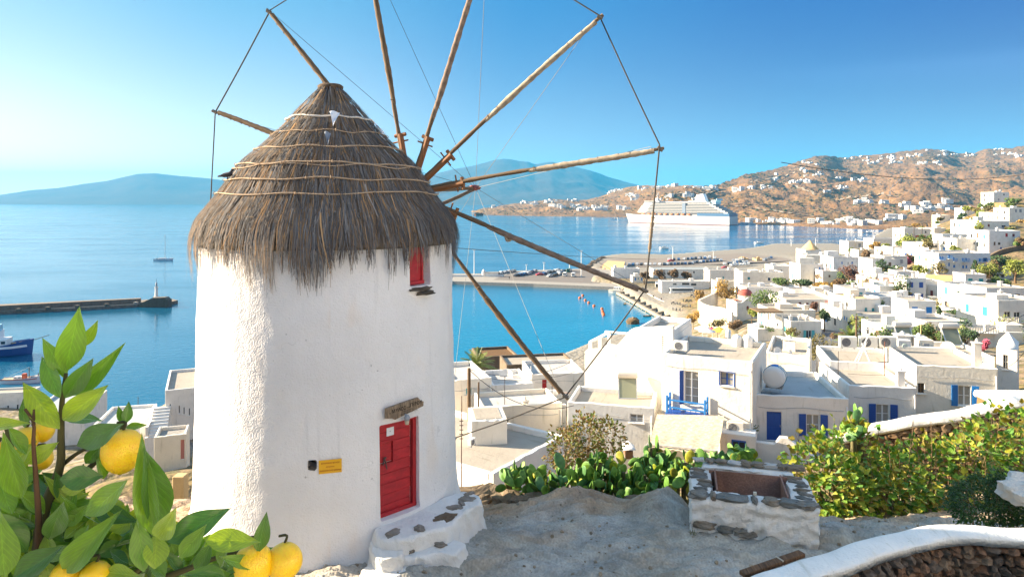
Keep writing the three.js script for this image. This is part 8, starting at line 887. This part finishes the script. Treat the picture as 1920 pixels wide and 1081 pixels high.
  for (const [u, v, c, lab] of [[1059, 517.5, 'white', 'left white van on the harbour pier'], [1075, 518.5, 'white', 'right white van on the harbour pier'], [1066, 510, 'green', 'dark green truck on the pier behind the vans']]) { const t = thing('van', lab, 'van', PY(u, v, 1.64), R(80)); mesh('body', rbox(4.8, 1.9, 1.9, 0.25, 0, 1.2, 0, 2), mat(c === 'white' ? carCols.white : [0.05, 0.16, 0.12], 0.4), t); mesh('windows', merge([box(3.6, 0.6, 1.94, -0.2, 1.7, 0), box(0.1, 0.7, 1.6, -2.36, 1.6, 0)]), M.glass, t); for (const [x, z] of [[-1.5, 0.85], [1.5, 0.85], [-1.5, -0.85], [1.5, -0.85]]) mesh('wheel', carParts.wheel.clone().translate(x, 0.32, z), M.dark, t); }
  // scooters
  let sc = null; for (let i = 0; i < 20; i++) { const [u, v] = i < 12 ? [1262 + (i % 6) * 6.5, 575 + Math.floor(i / 6) * 10 + (i % 3) * 2] : [1298 + (i % 4) * 4, 556 + (i - 12) * 3.2]; const p = PY(u, v, 1.75); p.y = Math.max(landY(p.x, p.z), 1.66); if (!sc) { sc = thing('motor_scooter', 'small dark motor scooter in the row beside the bus square', 'scooter', p, 0.4, 'scooters beside the bus square'); mesh('body', merge([rbox(1.0, 0.35, 0.3, 0.1, 0.1, 0.7, 0), rbox(0.2, 0.7, 0.3, 0.06, -0.5, 0.65, 0), bar(V(-0.5, 0.9, -0.3), V(-0.5, 1.05, 0.3), 0.03), rbox(0.6, 0.12, 0.3, 0.05, 0.25, 0.93, 0)]), mat([0.08, 0.08, 0.09], 0.4), sc); mesh('wheel', new THREE.TorusGeometry(0.25, 0.08, 6, 12).translate(-0.6, 0.3, 0), M.dark, sc); mesh('wheel', new THREE.TorusGeometry(0.25, 0.08, 6, 12).translate(0.55, 0.3, 0), M.dark, sc); } else { const c = copyOf(sc); c.position.copy(p); c.rotation.y = rr(0, 6, f); } }
}
// street, walls, restaurant
{
  const pts = [[1556, 760, 72], [1568, 690, 82], [1572, 645, 104], [1572, 605, 146], [1586, 577, 178], [1606, 556, 210], [1628, 542, 238], [1650, 530, 262]].map(([u, v, d]) => P(u, v, d)); const c = new THREE.CatmullRomCurve3(pts); tag(mesh('street', grid(1, 60, (i, j) => { const p = c.getPoint(j), t = c.getTangent(j), n = V(-t.z, 0, t.x).normalize(), q = p.clone().addScaledVector(n, (i - 0.5) * 7); q.y = landY(q.x, q.z) + 0.4; return q; }), mat([0.13, 0.135, 0.15], 0.9, { map: again(T.grain, 0.3), side: THREE.DoubleSide })), null, null, null, 'structure');
  const wallAlong = (label, px, h, th, m, name = 'boundary_wall') => { const q = px.map(([u, v, d]) => P(u, v, d)), cc = new THREE.CatmullRomCurve3(q), t = thing(name, label, 'wall', q[0].clone()); const n = 24, sh = []; for (let i = 0; i < n; i++) { const a = cc.getPoint(i / n), b = cc.getPoint((i + 1) / n), L = a.distanceTo(b), g = box(Math.hypot(b.x - a.x, b.z - a.z) + 0.05, h + 3, th, 0, h / 2 - 1.5, 0).rotateY(Math.atan2(-(b.z - a.z), b.x - a.x)).translate((a.x + b.x) / 2 - q[0].x, (a.y + b.y) / 2 - q[0].y, (a.z + b.z) / 2 - q[0].z); sh.push(g); } mesh('wall', boxUV(merge(sh)), m, t); return t; };
  wallAlong('curved cream ramp wall below the small church', [[1345, 562, 216], [1322, 574, 196], [1311, 582, 182], [1330, 592, 172], [1356, 597, 166], [1374, 606, 160]], 2.6, 0.5, M.cream); wallAlong('yellow stone retaining wall under the blue balcony hotel', [[1736, 530, 178], [1786, 532, 174]], 2.2, 0.8, M.ochre); wallAlong('brown stone retaining wall right of the yellow wall', [[1787, 533, 174], [1815, 528, 180], [1852, 520, 185]], 1.8, 0.7, M.stoneW); wallAlong('white boundary wall right of the blue balcony hotel', [[1858, 514, 186], [1890, 512, 186]], 1.6, 0.5, M.white); wallAlong('yellow wall beside the small arch house', [[1778, 592, 146], [1812, 588, 142]], 2.8, 0.5, M.ochre); wallAlong('stone field wall climbing the brown slope at the right edge', [[1850, 486, 205], [1878, 472, 206], [1925, 462, 207]], 0.7, 0.6, M.stoneW); wallAlong('ochre stone terrace wall under the turret corner house', [[1866, 392, 322], [1905, 390, 318]], 3, 0.8, M.ochre); wallAlong('low white terrace wall of the left white block', [[905, 765, 50], [1060, 770, 52]], 0.5, 0.3, M.whiteB);
  const pg = thing('pergola', 'cane roofed restaurant pergola on white posts left of the cream house', 'pergola', P(1443, 610, 122)); const W = 46 / F * 122; mesh('cane_roof', boxUV(box(W, 0.15, 4.5, 0, 2.5, -1.5)), mat([0.50, 0.40, 0.28], 0.95, { map: T.wood }), pg); const po = []; for (let i = 0; i < 5; i++) mesh('post', box(0.16, 3.4, 0.16, -W / 2 + 0.1 + i * (W - 0.2) / 4, 0.8, 0.6), M.white, pg); mesh('terrace', boxUV(box(W + 0.6, 3, 5, 0, -1.9, -1.4)), M.white, pg); mesh('beam', box(W, 0.2, 0.15, 0, 2.35, 0.6), M.white, pg);
  const um = (u, v, d, c, lab, r = 1.6) => { const t = thing('parasol', lab, 'parasol', P(u, v, d)); mesh('canopy', lathe([[r, 0], [r * 0.95, 0.06], [0.04, r * 0.42], [0, r * 0.44]], 8), mat(c, 0.9, { side: THREE.DoubleSide }), t); mesh('pole', bar(V(0, -3.2, 0), V(0, r * 0.4, 0), 0.04), M.frame, t); };
  um(1326, 621, 122, [0.55, 0.57, 0.58], 'pale grey parasol nearest the roof tanks'); um(1318, 616, 128, [0.62, 0.62, 0.60], 'pale parasol behind the grey parasol'); um(1336, 618, 126, [0.5, 0.04, 0.10], 'crimson parasol behind the pale parasols', 1.1); um(1349, 620, 125, [0.55, 0.34, 0.06], 'yellow parasol right of the crimson one', 1.8); um(1366, 622, 124, [0.55, 0.40, 0.18], 'straw coloured parasol right of the yellow one', 1.9); um(1420, 609, 124, [0.5, 0.54, 0.62], 'pale blue parasol beside the pergola', 1.2); um(1562, 587, 160, [0.55, 0.03, 0.06], 'left red parasol at the end of the main street', 1.5); um(1573, 586, 162, [0.55, 0.03, 0.06], 'right red parasol at the end of the main street', 1.3);
  // left of the windmill: stairs, pillar
  const sf = thing('outside_stairs', 'broad white outside stairs beside the tall four window house', 'stairs', P(292, 812, 86), R(20)); for (let i = 0; i < 9; i++) mesh('step', boxUV(box(2.0, 0.4 + i * 0.27, 0.5, 0.2, (0.4 + i * 0.27) / 2 - 0.4, -i * 0.5)), M.white, sf); mesh('side_wall', boxUV(merge([box(0.3, 1.2, 4.6, -1.0, 0.4, -2).rotateX(0)])), M.white, sf); mesh('foundation', boxUV(box(2.6, 5, 5, 0.1, -2.8, -2)), M.white, sf);
  const pil = thing('ochre_pillar', 'square ochre gate pillar on the bare soil left of the windmill', 'pillar', P(338, 935, 24)); mesh('shaft', boxUV(rbox(0.4, 1.2, 0.4, 0.04, 0, 0.25, 0)), M.ochre, pil);
}
// people: one continuous body, posed standing or walking
function personGeo(walk, res = 26) {
  const mc = new MarchingCubes(res, new THREE.MeshBasicMaterial(), false, false, 20000), hgt = 1.75; const J = [[[0, 1.62, 0], [0, 1.66, 0], 0.105, 0.095], [[0, 1.5, 0], [0, 1.42, 0], 0.055, 0.07], [[0, 1.36, 0], [0, 0.98, 0], 0.165, 0.135], [[-0.17, 1.4, 0], [0.17, 1.4, 0], 0.075, 0.075]]; for (const s of [-1, 1]) { const w = walk * s; J.push([[s * 0.19, 1.38, 0], [s * 0.25, 1.1, -0.1 * w], 0.055, 0.045], [[s * 0.25, 1.1, -0.1 * w], [s * 0.24, 0.84, -0.22 * w + 0.08], 0.045, 0.035], [[s * 0.09, 0.95, 0], [s * 0.1, 0.5, 0.22 * w], 0.095, 0.06], [[s * 0.1, 0.5, 0.22 * w], [s * 0.1, 0.08, 0.24 * w - 0.08], 0.06, 0.045], [[s * 0.1, 0.06, 0.24 * w - 0.08], [s * 0.1, 0.05, 0.24 * w + 0.08], 0.045, 0.04]); }
  const N = mc.size, S = 1.1; const fld = mc.field; for (let k = 0; k < N; k++) for (let j = 0; j < N; j++) for (let i = 0; i < N; i++) { const x = (i / (N / 2) - 1) * S, y = (j / (N / 2) - 1) * S + 0.9, z = (k / (N / 2) - 1) * S; let m = 9; for (const [a, b, ra, rb] of J) { const ex = b[0] - a[0], ey = b[1] - a[1], ez = b[2] - a[2], L = ex * ex + ey * ey + ez * ez, t = clamp(((x - a[0]) * ex + (y - a[1]) * ey + (z - a[2]) * ez) / L), d = Math.hypot(x - a[0] - ex * t, y - a[1] - ey * t, z - a[2] - ez * t) - lerp(ra, rb, t); const h = clamp(0.5 + (m - d) / 0.1); m = lerp(m, d, h) - 0.05 * h * (1 - h); } fld[i + j * N + k * N * N] = -m; }
  mc.isolation = 0; mc.update(); const n = mc.count, g = new THREE.BufferGeometry(); g.setAttribute('position', new THREE.BufferAttribute(mc.positionArray.slice(0, n * 3), 3)); g.scale(S, S, S).translate(0, 0.9, 0); g.computeVertexNormals(); return g;
}
{
  const gs = [personGeo(1, 40), personGeo(0.2, 40)]; const add = (u, v, d, y, k, top, legs, lab, ry) => { const p = P(u, v, d); p.y = y ?? landY(p.x, p.z); const t = thing('person', lab, 'person', p, ry); mesh('body', paint(gs[k].clone(), (x, yy) => yy > 1.53 ? [0.32, 0.19, 0.12] : yy > 0.93 ? top : legs), new THREE.MeshStandardMaterial({ vertexColors: true, roughness: 0.9 }), t); };
  add(1559, 605, 150, null, 0, [0.55, 0.12, 0.16], [0.06, 0.05, 0.06], 'person in a pink top and dark trousers walking down the street', 0.2); add(1244, 551, 300, 1.67, 1, [0.05, 0.05, 0.07], [0.1, 0.08, 0.07], 'person in dark clothes standing left of the side on coach', 0); add(1247, 552, 299, 1.67, 0, [0.35, 0.2, 0.08], [0.05, 0.05, 0.06], 'person in a brown top walking left of the side on coach', 1); add(1225, 563, 284, 1.67, 1, [0.05, 0.05, 0.06], [0.1, 0.1, 0.12], 'person in black standing on the wharf promenade, left one', 0); add(1240, 567, 276, 1.67, 1, [0.1, 0.1, 0.14], [0.05, 0.05, 0.06], 'person in dark blue standing on the wharf promenade, right one', 0.4); add(955, 523, 355, 1.62, 1, [0.05, 0.06, 0.05], [0.05, 0.05, 0.06], 'person in dark clothes standing at the pier edge', 0.3); add(1278, 573, 270, 1.67, 1, [0.4, 0.05, 0.05], [0.05, 0.05, 0.07], 'person with a red top beside the scooters', 0.5);
  // pigeon on the thatch
  const B = inMill(V(0, H, 0)), D = inMill(P(426, 338, 1)).sub(B); let best = null; for (let t = 12; t < 16.5; t += 0.01) { const p = B.clone().addScaledVector(D, t); if (Math.hypot(p.x, p.z) < thR(p.y) + 0.06) { best = p; break; } } if (!best) { const b = -1.35; best = V(Math.sin(b) * (thR(6.7) + 0.05), 6.7, Math.cos(b) * (thR(6.7) + 0.05)); }
  const N = 40, mc = new MarchingCubes(N, new THREE.MeshBasicMaterial(), false, false, 20000), J = [[[-0.07, 0.1, 0], [0.06, 0.13, 0], 0.055, 0.06], [[0.06, 0.14, 0], [0.1, 0.21, 0], 0.042, 0.03], [[0.105, 0.225, 0], [0.115, 0.228, 0], 0.032, 0.028], [[0.135, 0.225, 0], [0.165, 0.215, 0], 0.012, 0.004], [[-0.07, 0.1, 0], [-0.21, 0.07, 0], 0.045, 0.018], [[0, 0.09, 0.02], [0.0, 0.0, 0.025], 0.014, 0.007], [[0, 0.09, -0.02], [0.0, 0.0, -0.025], 0.014, 0.007], [[0.05, 0.13, 0.045], [-0.14, 0.1, 0.035], 0.035, 0.015], [[0.05, 0.13, -0.045], [-0.14, 0.1, -0.035], 0.035, 0.015]]; for (let k = 0; k < N; k++) for (let j = 0; j < N; j++) for (let i = 0; i < N; i++) { const S = 0.26, x = (i / (N / 2) - 1) * S, y = (j / (N / 2) - 1) * S + 0.12, z = (k / (N / 2) - 1) * S; let m = 9; for (const [a, b, ra, rb] of J) { const ex = b[0] - a[0], ey = b[1] - a[1], ez = b[2] - a[2], L = ex * ex + ey * ey + ez * ez, t = clamp(((x - a[0]) * ex + (y - a[1]) * ey + (z - a[2]) * ez) / L), d = Math.hypot(x - a[0] - ex * t, y - a[1] - ey * t, z - a[2] - ez * t) - lerp(ra, rb, t); const h = clamp(0.5 + (m - d) / 0.03); m = lerp(m, d, h) - 0.015 * h * (1 - h); } mc.field[i + j * N + k * N * N] = -m; } mc.isolation = 0; mc.update(); const g = new THREE.BufferGeometry(); g.setAttribute('position', new THREE.BufferAttribute(mc.positionArray.slice(0, mc.count * 3), 3)); g.scale(0.26, 0.26, 0.26).translate(0, 0.12, 0).scale(0.8, 0.8, 0.8); g.computeVertexNormals(); paint(g, (x, y) => x > 0.12 ? [0.12, 0.1, 0.09] : y > 0.17 ? [0.03, 0.04, 0.05] : [0.045, 0.045, 0.055]); const pg = thing('pigeon', 'dark pigeon perched on the left slope of the thatched roof', 'pigeon', mill.localToWorld(best.clone()).add(V(0, 0.02, 0)), 0.2); mesh('body', g, new THREE.MeshStandardMaterial({ vertexColors: true, roughness: 0.8 }), pg);
}
// houses squeezed in between, and behind, the larger ones of the town
{
  const f = rng(4242), cand = HS.filter((h) => h[6] > 98 && h[6] < 250 && h[2] > 1600 && h[3] < 1900 && !['chapel', 'octagonal_house', 'hotel'].includes(h[0])); let k = 0; const forms = [[5, 3.2, 6], [7, 3, 6], [4.5, 5.6, 6], [8, 5.8, 7]].map(([w, h, d], i) => ({ wall: boxUV(merge([rbox(w, h + 4, d, 0.12, 0, h / 2 - 2, -d / 2)])), par: boxUV(merge([box(w + 0.02, 0.3, 0.22, 0, h + 0.12, -0.12), box(w + 0.02, 0.3, 0.22, 0, h + 0.12, -d + 0.12), box(0.22, 0.3, d - 0.46, -w / 2 + 0.1, h + 0.12, -d / 2), box(0.22, 0.3, d - 0.46, w / 2 - 0.1, h + 0.12, -d / 2)])), roof: box(w - 0.5, 0.04, d - 0.5, 0, h + 0.02, -d / 2), ch: merge([rbox(0.6, 0.9, 0.6, 0.06, w * 0.25, h + 0.45, -d * 0.6), box(0.75, 0.1, 0.75, w * 0.25, h + 0.95, -d * 0.6)]), win: [...Array(h > 4 ? 4 : 2)].map((_, q) => [(q % 2 - 0.5) * w * 0.5, 0.9 + (q > 1 ? 2.7 : 0)]), w, h, d, i }));
  const cols = ['blue2', 'teal', 'brown', 'maroon', 'grey', 'blue']; const word = { blue2: 'bright blue', teal: 'teal', brown: 'brown', maroon: 'maroon', grey: 'grey', blue: 'dark blue' }, protos = {};
  for (const h of cand) for (let r = 0; r < 1; r++) {
    const fm = forms[Math.floor(f() * 4)], col = cols[Math.floor(f() * 6)], u = lerp(h[2], h[3], 0.5) + (f() < 0.5 ? 1 : -1) * (h[3] - h[2]) * rr(0.3, 0.7, f), d = h[6] + Math.min(h[7], 10) + rr(2, 9, f), p = P(u, 500, d); if (coastDist(p.x, p.z) < 6) continue; p.y = landY(p.x, p.z); if (P(u, h[5], h[6]).y + 4 < p.y) p.y -= 1.0; const key = fm.i + col, lab = 'plain white house with ' + word[col] + ' windows squeezed between larger town houses, ' + ['small', 'low and wide', 'tall and narrow', 'broad two storey'][fm.i];
    if (!protos[key]) { const t = thing('infill_house', lab, 'house', p, rr(-0.15, 0.15, f), lab.slice(0, 60)); mesh('wall', fm.wall, M.white, t); mesh('parapet', fm.par, M.white, t); mesh('roof', fm.roof, M.roof, t); mesh('chimney', fm.ch, M.white, t); for (const [x, y] of fm.win) { const wg = new THREE.Group(); wg.name = 'window'; t.add(wg); mesh('pane', box(0.9, 1.3, 0.05, x, y + 0.65, 0.01), M[col], wg); mesh('frame', merge([box(1.15, 0.1, 0.1, x, y - 0.05, 0.03), box(1.1, 0.08, 0.08, x, y + 1.34, 0.02)]), M.white, wg); } for (const [x, y] of fm.win.slice(0, 2)) { const wg = new THREE.Group(); wg.name = 'window'; t.add(wg); mesh('pane', box(0.05, 1.3, 0.9, -fm.w / 2 - 0.005, y + 0.65, -fm.d * (0.5 + x / fm.w * 0.9)), M[col], wg); mesh('frame', box(0.1, 0.1, 1.15, -fm.w / 2 - 0.02, y - 0.05, -fm.d * (0.5 + x / fm.w * 0.9)), M.white, wg); } protos[key] = t; }
    else { const t = copyOf(protos[key]); t.position.copy(p); t.rotation.y = rr(-0.2, 0.2, f); }
  }
}
// roads and field walls on the brown hill
{
  const find = (u, v) => { for (let s = 0.02; s < 1; s += 0.008) { const p = brownHill(u, s); if (HZ + (H - p.y) / -p.z * F <= v) return p; } return brownHill(u, 0.97); };
  const strip = (pts, w, up) => { const q = []; for (let i = 0; i < pts.length - 1; i++) for (let k = 0; k < 8; k++) { const t = k / 8; q.push(find(lerp(pts[i][0], pts[i + 1][0], t), lerp(pts[i][1], pts[i + 1][1], t))); } const c = new THREE.CatmullRomCurve3(q); return grid(1, q.length * 2, (i, j) => { const p = c.getPoint(j), tg = c.getTangent(j), n = V(-tg.z, 0, tg.x).normalize(); return p.clone().addScaledVector(n, (i - 0.5) * w).add(V(0, up, 0)); }); };
  const rm = mat([0.40, 0.31, 0.21], 1, { side: THREE.DoubleSide }), wm = mat([0.17, 0.12, 0.09], 1, { side: THREE.DoubleSide });
  for (const p of [[[1470, 346], [1495, 352], [1512, 360], [1530, 367]], [[1380, 388], [1410, 390], [1445, 397], [1490, 402], [1540, 408]], [[1560, 378], [1600, 372], [1640, 368], [1690, 372]], [[1395, 345], [1430, 338], [1475, 330], [1500, 322]], [[1700, 300], [1760, 300], [1830, 306], [1900, 308]], [[1250, 368], [1280, 362], [1320, 364], [1350, 360]]]) tag(mesh('hill_road', strip(p, 7, 1.6), rm), null, null, null, 'structure');
  [[[1693, 332], [1686, 342], [1672, 352], [1668, 372]], [[1772, 336], [1788, 348], [1796, 364]], [[1610, 352], [1636, 345], [1660, 350]]].forEach((p, i) => tag(mesh('field_wall', strip(p, 4, 2.2), wm), ['dark stone field wall bending down the middle of the brown hill', 'dark stone field wall at the right shoulder of the brown hill', 'short stone field wall across the brown slope'][i], 'wall'));
}
// far houses on the hills
{
  const f = rng(909), find = (at, u, v) => { let lo = null; for (let s = 0.02; s < 1; s += 0.01) { const p = at(u, s), pv = HZ + (H - p.y) / -p.z * F; if (pv <= v) { lo = p; break; } } return lo || at(u, 0.97); };
  const win = mat([0.10, 0.11, 0.13], 0.5), kinds = ['low wide', 'two storey', 'stepped'].map((k, i) => { const w = [13, 9, 12][i], h = [4, 7, 5][i], d = 8; const bl = i === 2 ? [box(7, 4, d, -3, 0, 0), box(5.5, 7, d * 0.8, 3, 1.5, -0.5)] : [box(w, h + 6, d, 0, h / 2 - 3, 0)]; if (i === 2) bl.forEach((b) => b.translate(0, 0.5, 0)); const ws = []; const n = 3 + i; for (let r = 0; r < (i === 1 ? 2 : 1); r++) for (let q = 0; q < n; q++) ws.push(box(1.2, 1.5, 0.2, (q - (n - 1) / 2) * w / n, 1.6 + r * 3, i === 2 ? 4.0 : d / 2)); return { k, bl: boxUV(merge([...bl, ...(i === 2 ? [box(13, 7, d * 0.98, 0, -3.5, 0)] : [])])), ws: merge(ws) }; });
  const protos = {}; const put = (at, u, v, grp, s = 1) => { const p = find(at, u, v), i = Math.floor(f() * 3), key = grp + i, lab = kinds[i].k + ' white house ' + grp; let t; if (!protos[key]) { t = thing('far_house', lab, 'house', p, 0, kinds[i].k + ' houses ' + grp); mesh('wall', kinds[i].bl, M.whiteB, t); mesh('windows', kinds[i].ws, win, t); protos[key] = t; } else { t = copyOf(protos[key]); t.position.copy(p); } t.position.y += 0.2; t.rotation.y = rr(-0.5, 0.5, f); const k = s * rr(0.8, 1.35, f); t.scale.set(k, k * 0.95, k); };
  for (const [u, v, n, su, sv] of [[1520, 306, 6, 16, 3], [1498, 319, 4, 8, 2], [1526, 327, 8, 18, 3], [1447, 335, 5, 10, 5], [1400, 355, 7, 22, 2], [1436, 352, 6, 12, 3], [1492, 342, 6, 12, 3], [1512, 343, 4, 8, 2], [1594, 338, 10, 30, 3], [1577, 354, 4, 10, 3], [1551, 361, 3, 6, 2], [1622, 381, 9, 20, 3], [1658, 386, 4, 8, 3], [1661, 301, 14, 40, 5], [1703, 294, 10, 30, 3], [1743, 306, 10, 25, 4], [1678, 306, 6, 14, 3], [1788, 291, 10, 28, 2], [1824, 292, 5, 12, 2], [1605, 294, 4, 26, 1], [1740, 283, 2, 3, 1], [1765, 284, 4, 10, 1], [1872, 281, 4, 16, 1], [1886, 291, 9, 26, 3], [1914, 294, 5, 10, 3], [1634, 309, 3, 5, 2]]) for (let i = 0; i < n; i++) put(brownHill, u + rr(-su, su, f), v + rr(-sv, sv, f), 'on the brown hill across the bay', 1.0);
  for (const [u, v, n, su, sv] of [[1720, 393, 14, 28, 5], [1768, 390, 9, 18, 4], [1681, 410, 10, 14, 5]]) for (let i = 0; i < n; i++) put(brownHill, u + rr(-su, su, f), v + rr(-sv, sv, f), 'at the inner bay foot of the hill', 1.1);
  for (let i = 0; i < 40; i++) put(brownHill, rr(1395, 1660, f), pl([[1395, 418], [1560, 424], [1660, 428]], rr(1395, 1660, f)) - rr(2, 6, f), 'along the shore line under the brown hill', 0.95);
  for (const [u, v, n, su, sv] of [[923, 389, 3, 8, 1], [938, 385, 2, 6, 1], [991, 381, 9, 14, 2], [1034, 379, 9, 12, 2], [1074, 376, 5, 10, 1], [1046, 388, 6, 12, 2], [1080, 388, 5, 8, 2], [1111, 392, 18, 24, 3], [1165, 391, 6, 14, 2], [1147, 360, 5, 8, 2], [1163, 355, 4, 8, 2], [1189, 366, 7, 14, 3], [1206, 354, 4, 8, 2], [1232, 352, 5, 10, 1], [1260, 349, 5, 10, 1], [1192, 376, 4, 10, 3]]) for (let i = 0; i < n; i++) put(headland, u + rr(-su, su, f), v + rr(-sv, sv, f), 'on the low headland behind the sails', 1.35);
  for (const [u, v, n, su, sv] of [[1300, 351, 5, 16, 1], [1288, 367, 4, 10, 2], [1310, 378, 6, 12, 3], [1330, 354, 5, 12, 2], [1385, 357, 4, 10, 2], [1255, 368, 3, 5, 2]]) for (let i = 0; i < n; i++) put(brownHill, u + rr(-su, su, f), v + rr(-sv, sv, f), 'on the hill behind the cruise ship', 1.2);
  // shrubs of the hills, too many to count
  const cnt = 3000, im = new THREE.InstancedMesh(new THREE.IcosahedronGeometry(1, 0), mat([1, 1, 1], 1), cnt), m = new THREE.Matrix4(); for (let i = 0; i < cnt; i++) { const hl = i % 4 === 0; const u = hl ? rr(890, 1300, f) : rr(1230, 1940, f); let p = null; for (let k = 0; k < 6; k++) { p = (hl ? headland : brownHill)(u, rr(0.03, 0.97, f)); if (fbm2(p.x * 0.006 + 3, p.z * 0.006, 3) > rr(-0.25, 0.3, f)) break; } const s = rr(1.0, 3.4, f); m.makeScale(s * 1.4, s * 0.8, s * 1.3).setPosition(p.x, p.y + 0.2 * s, p.z); im.setMatrixAt(i, m); const q = f(); im.setColorAt(i, q < 0.5 ? C(0.07, 0.07, 0.03) : q < 0.8 ? C(0.16, 0.11, 0.05) : C(0.05, 0.075, 0.03)); } im.name = 'hill_shrubs'; tag(im, 'dark green and brown shrubs scattered over the far hills', 'shrubs', null, 'stuff'); scene.add(im);
}
renderer.render(scene, camera);
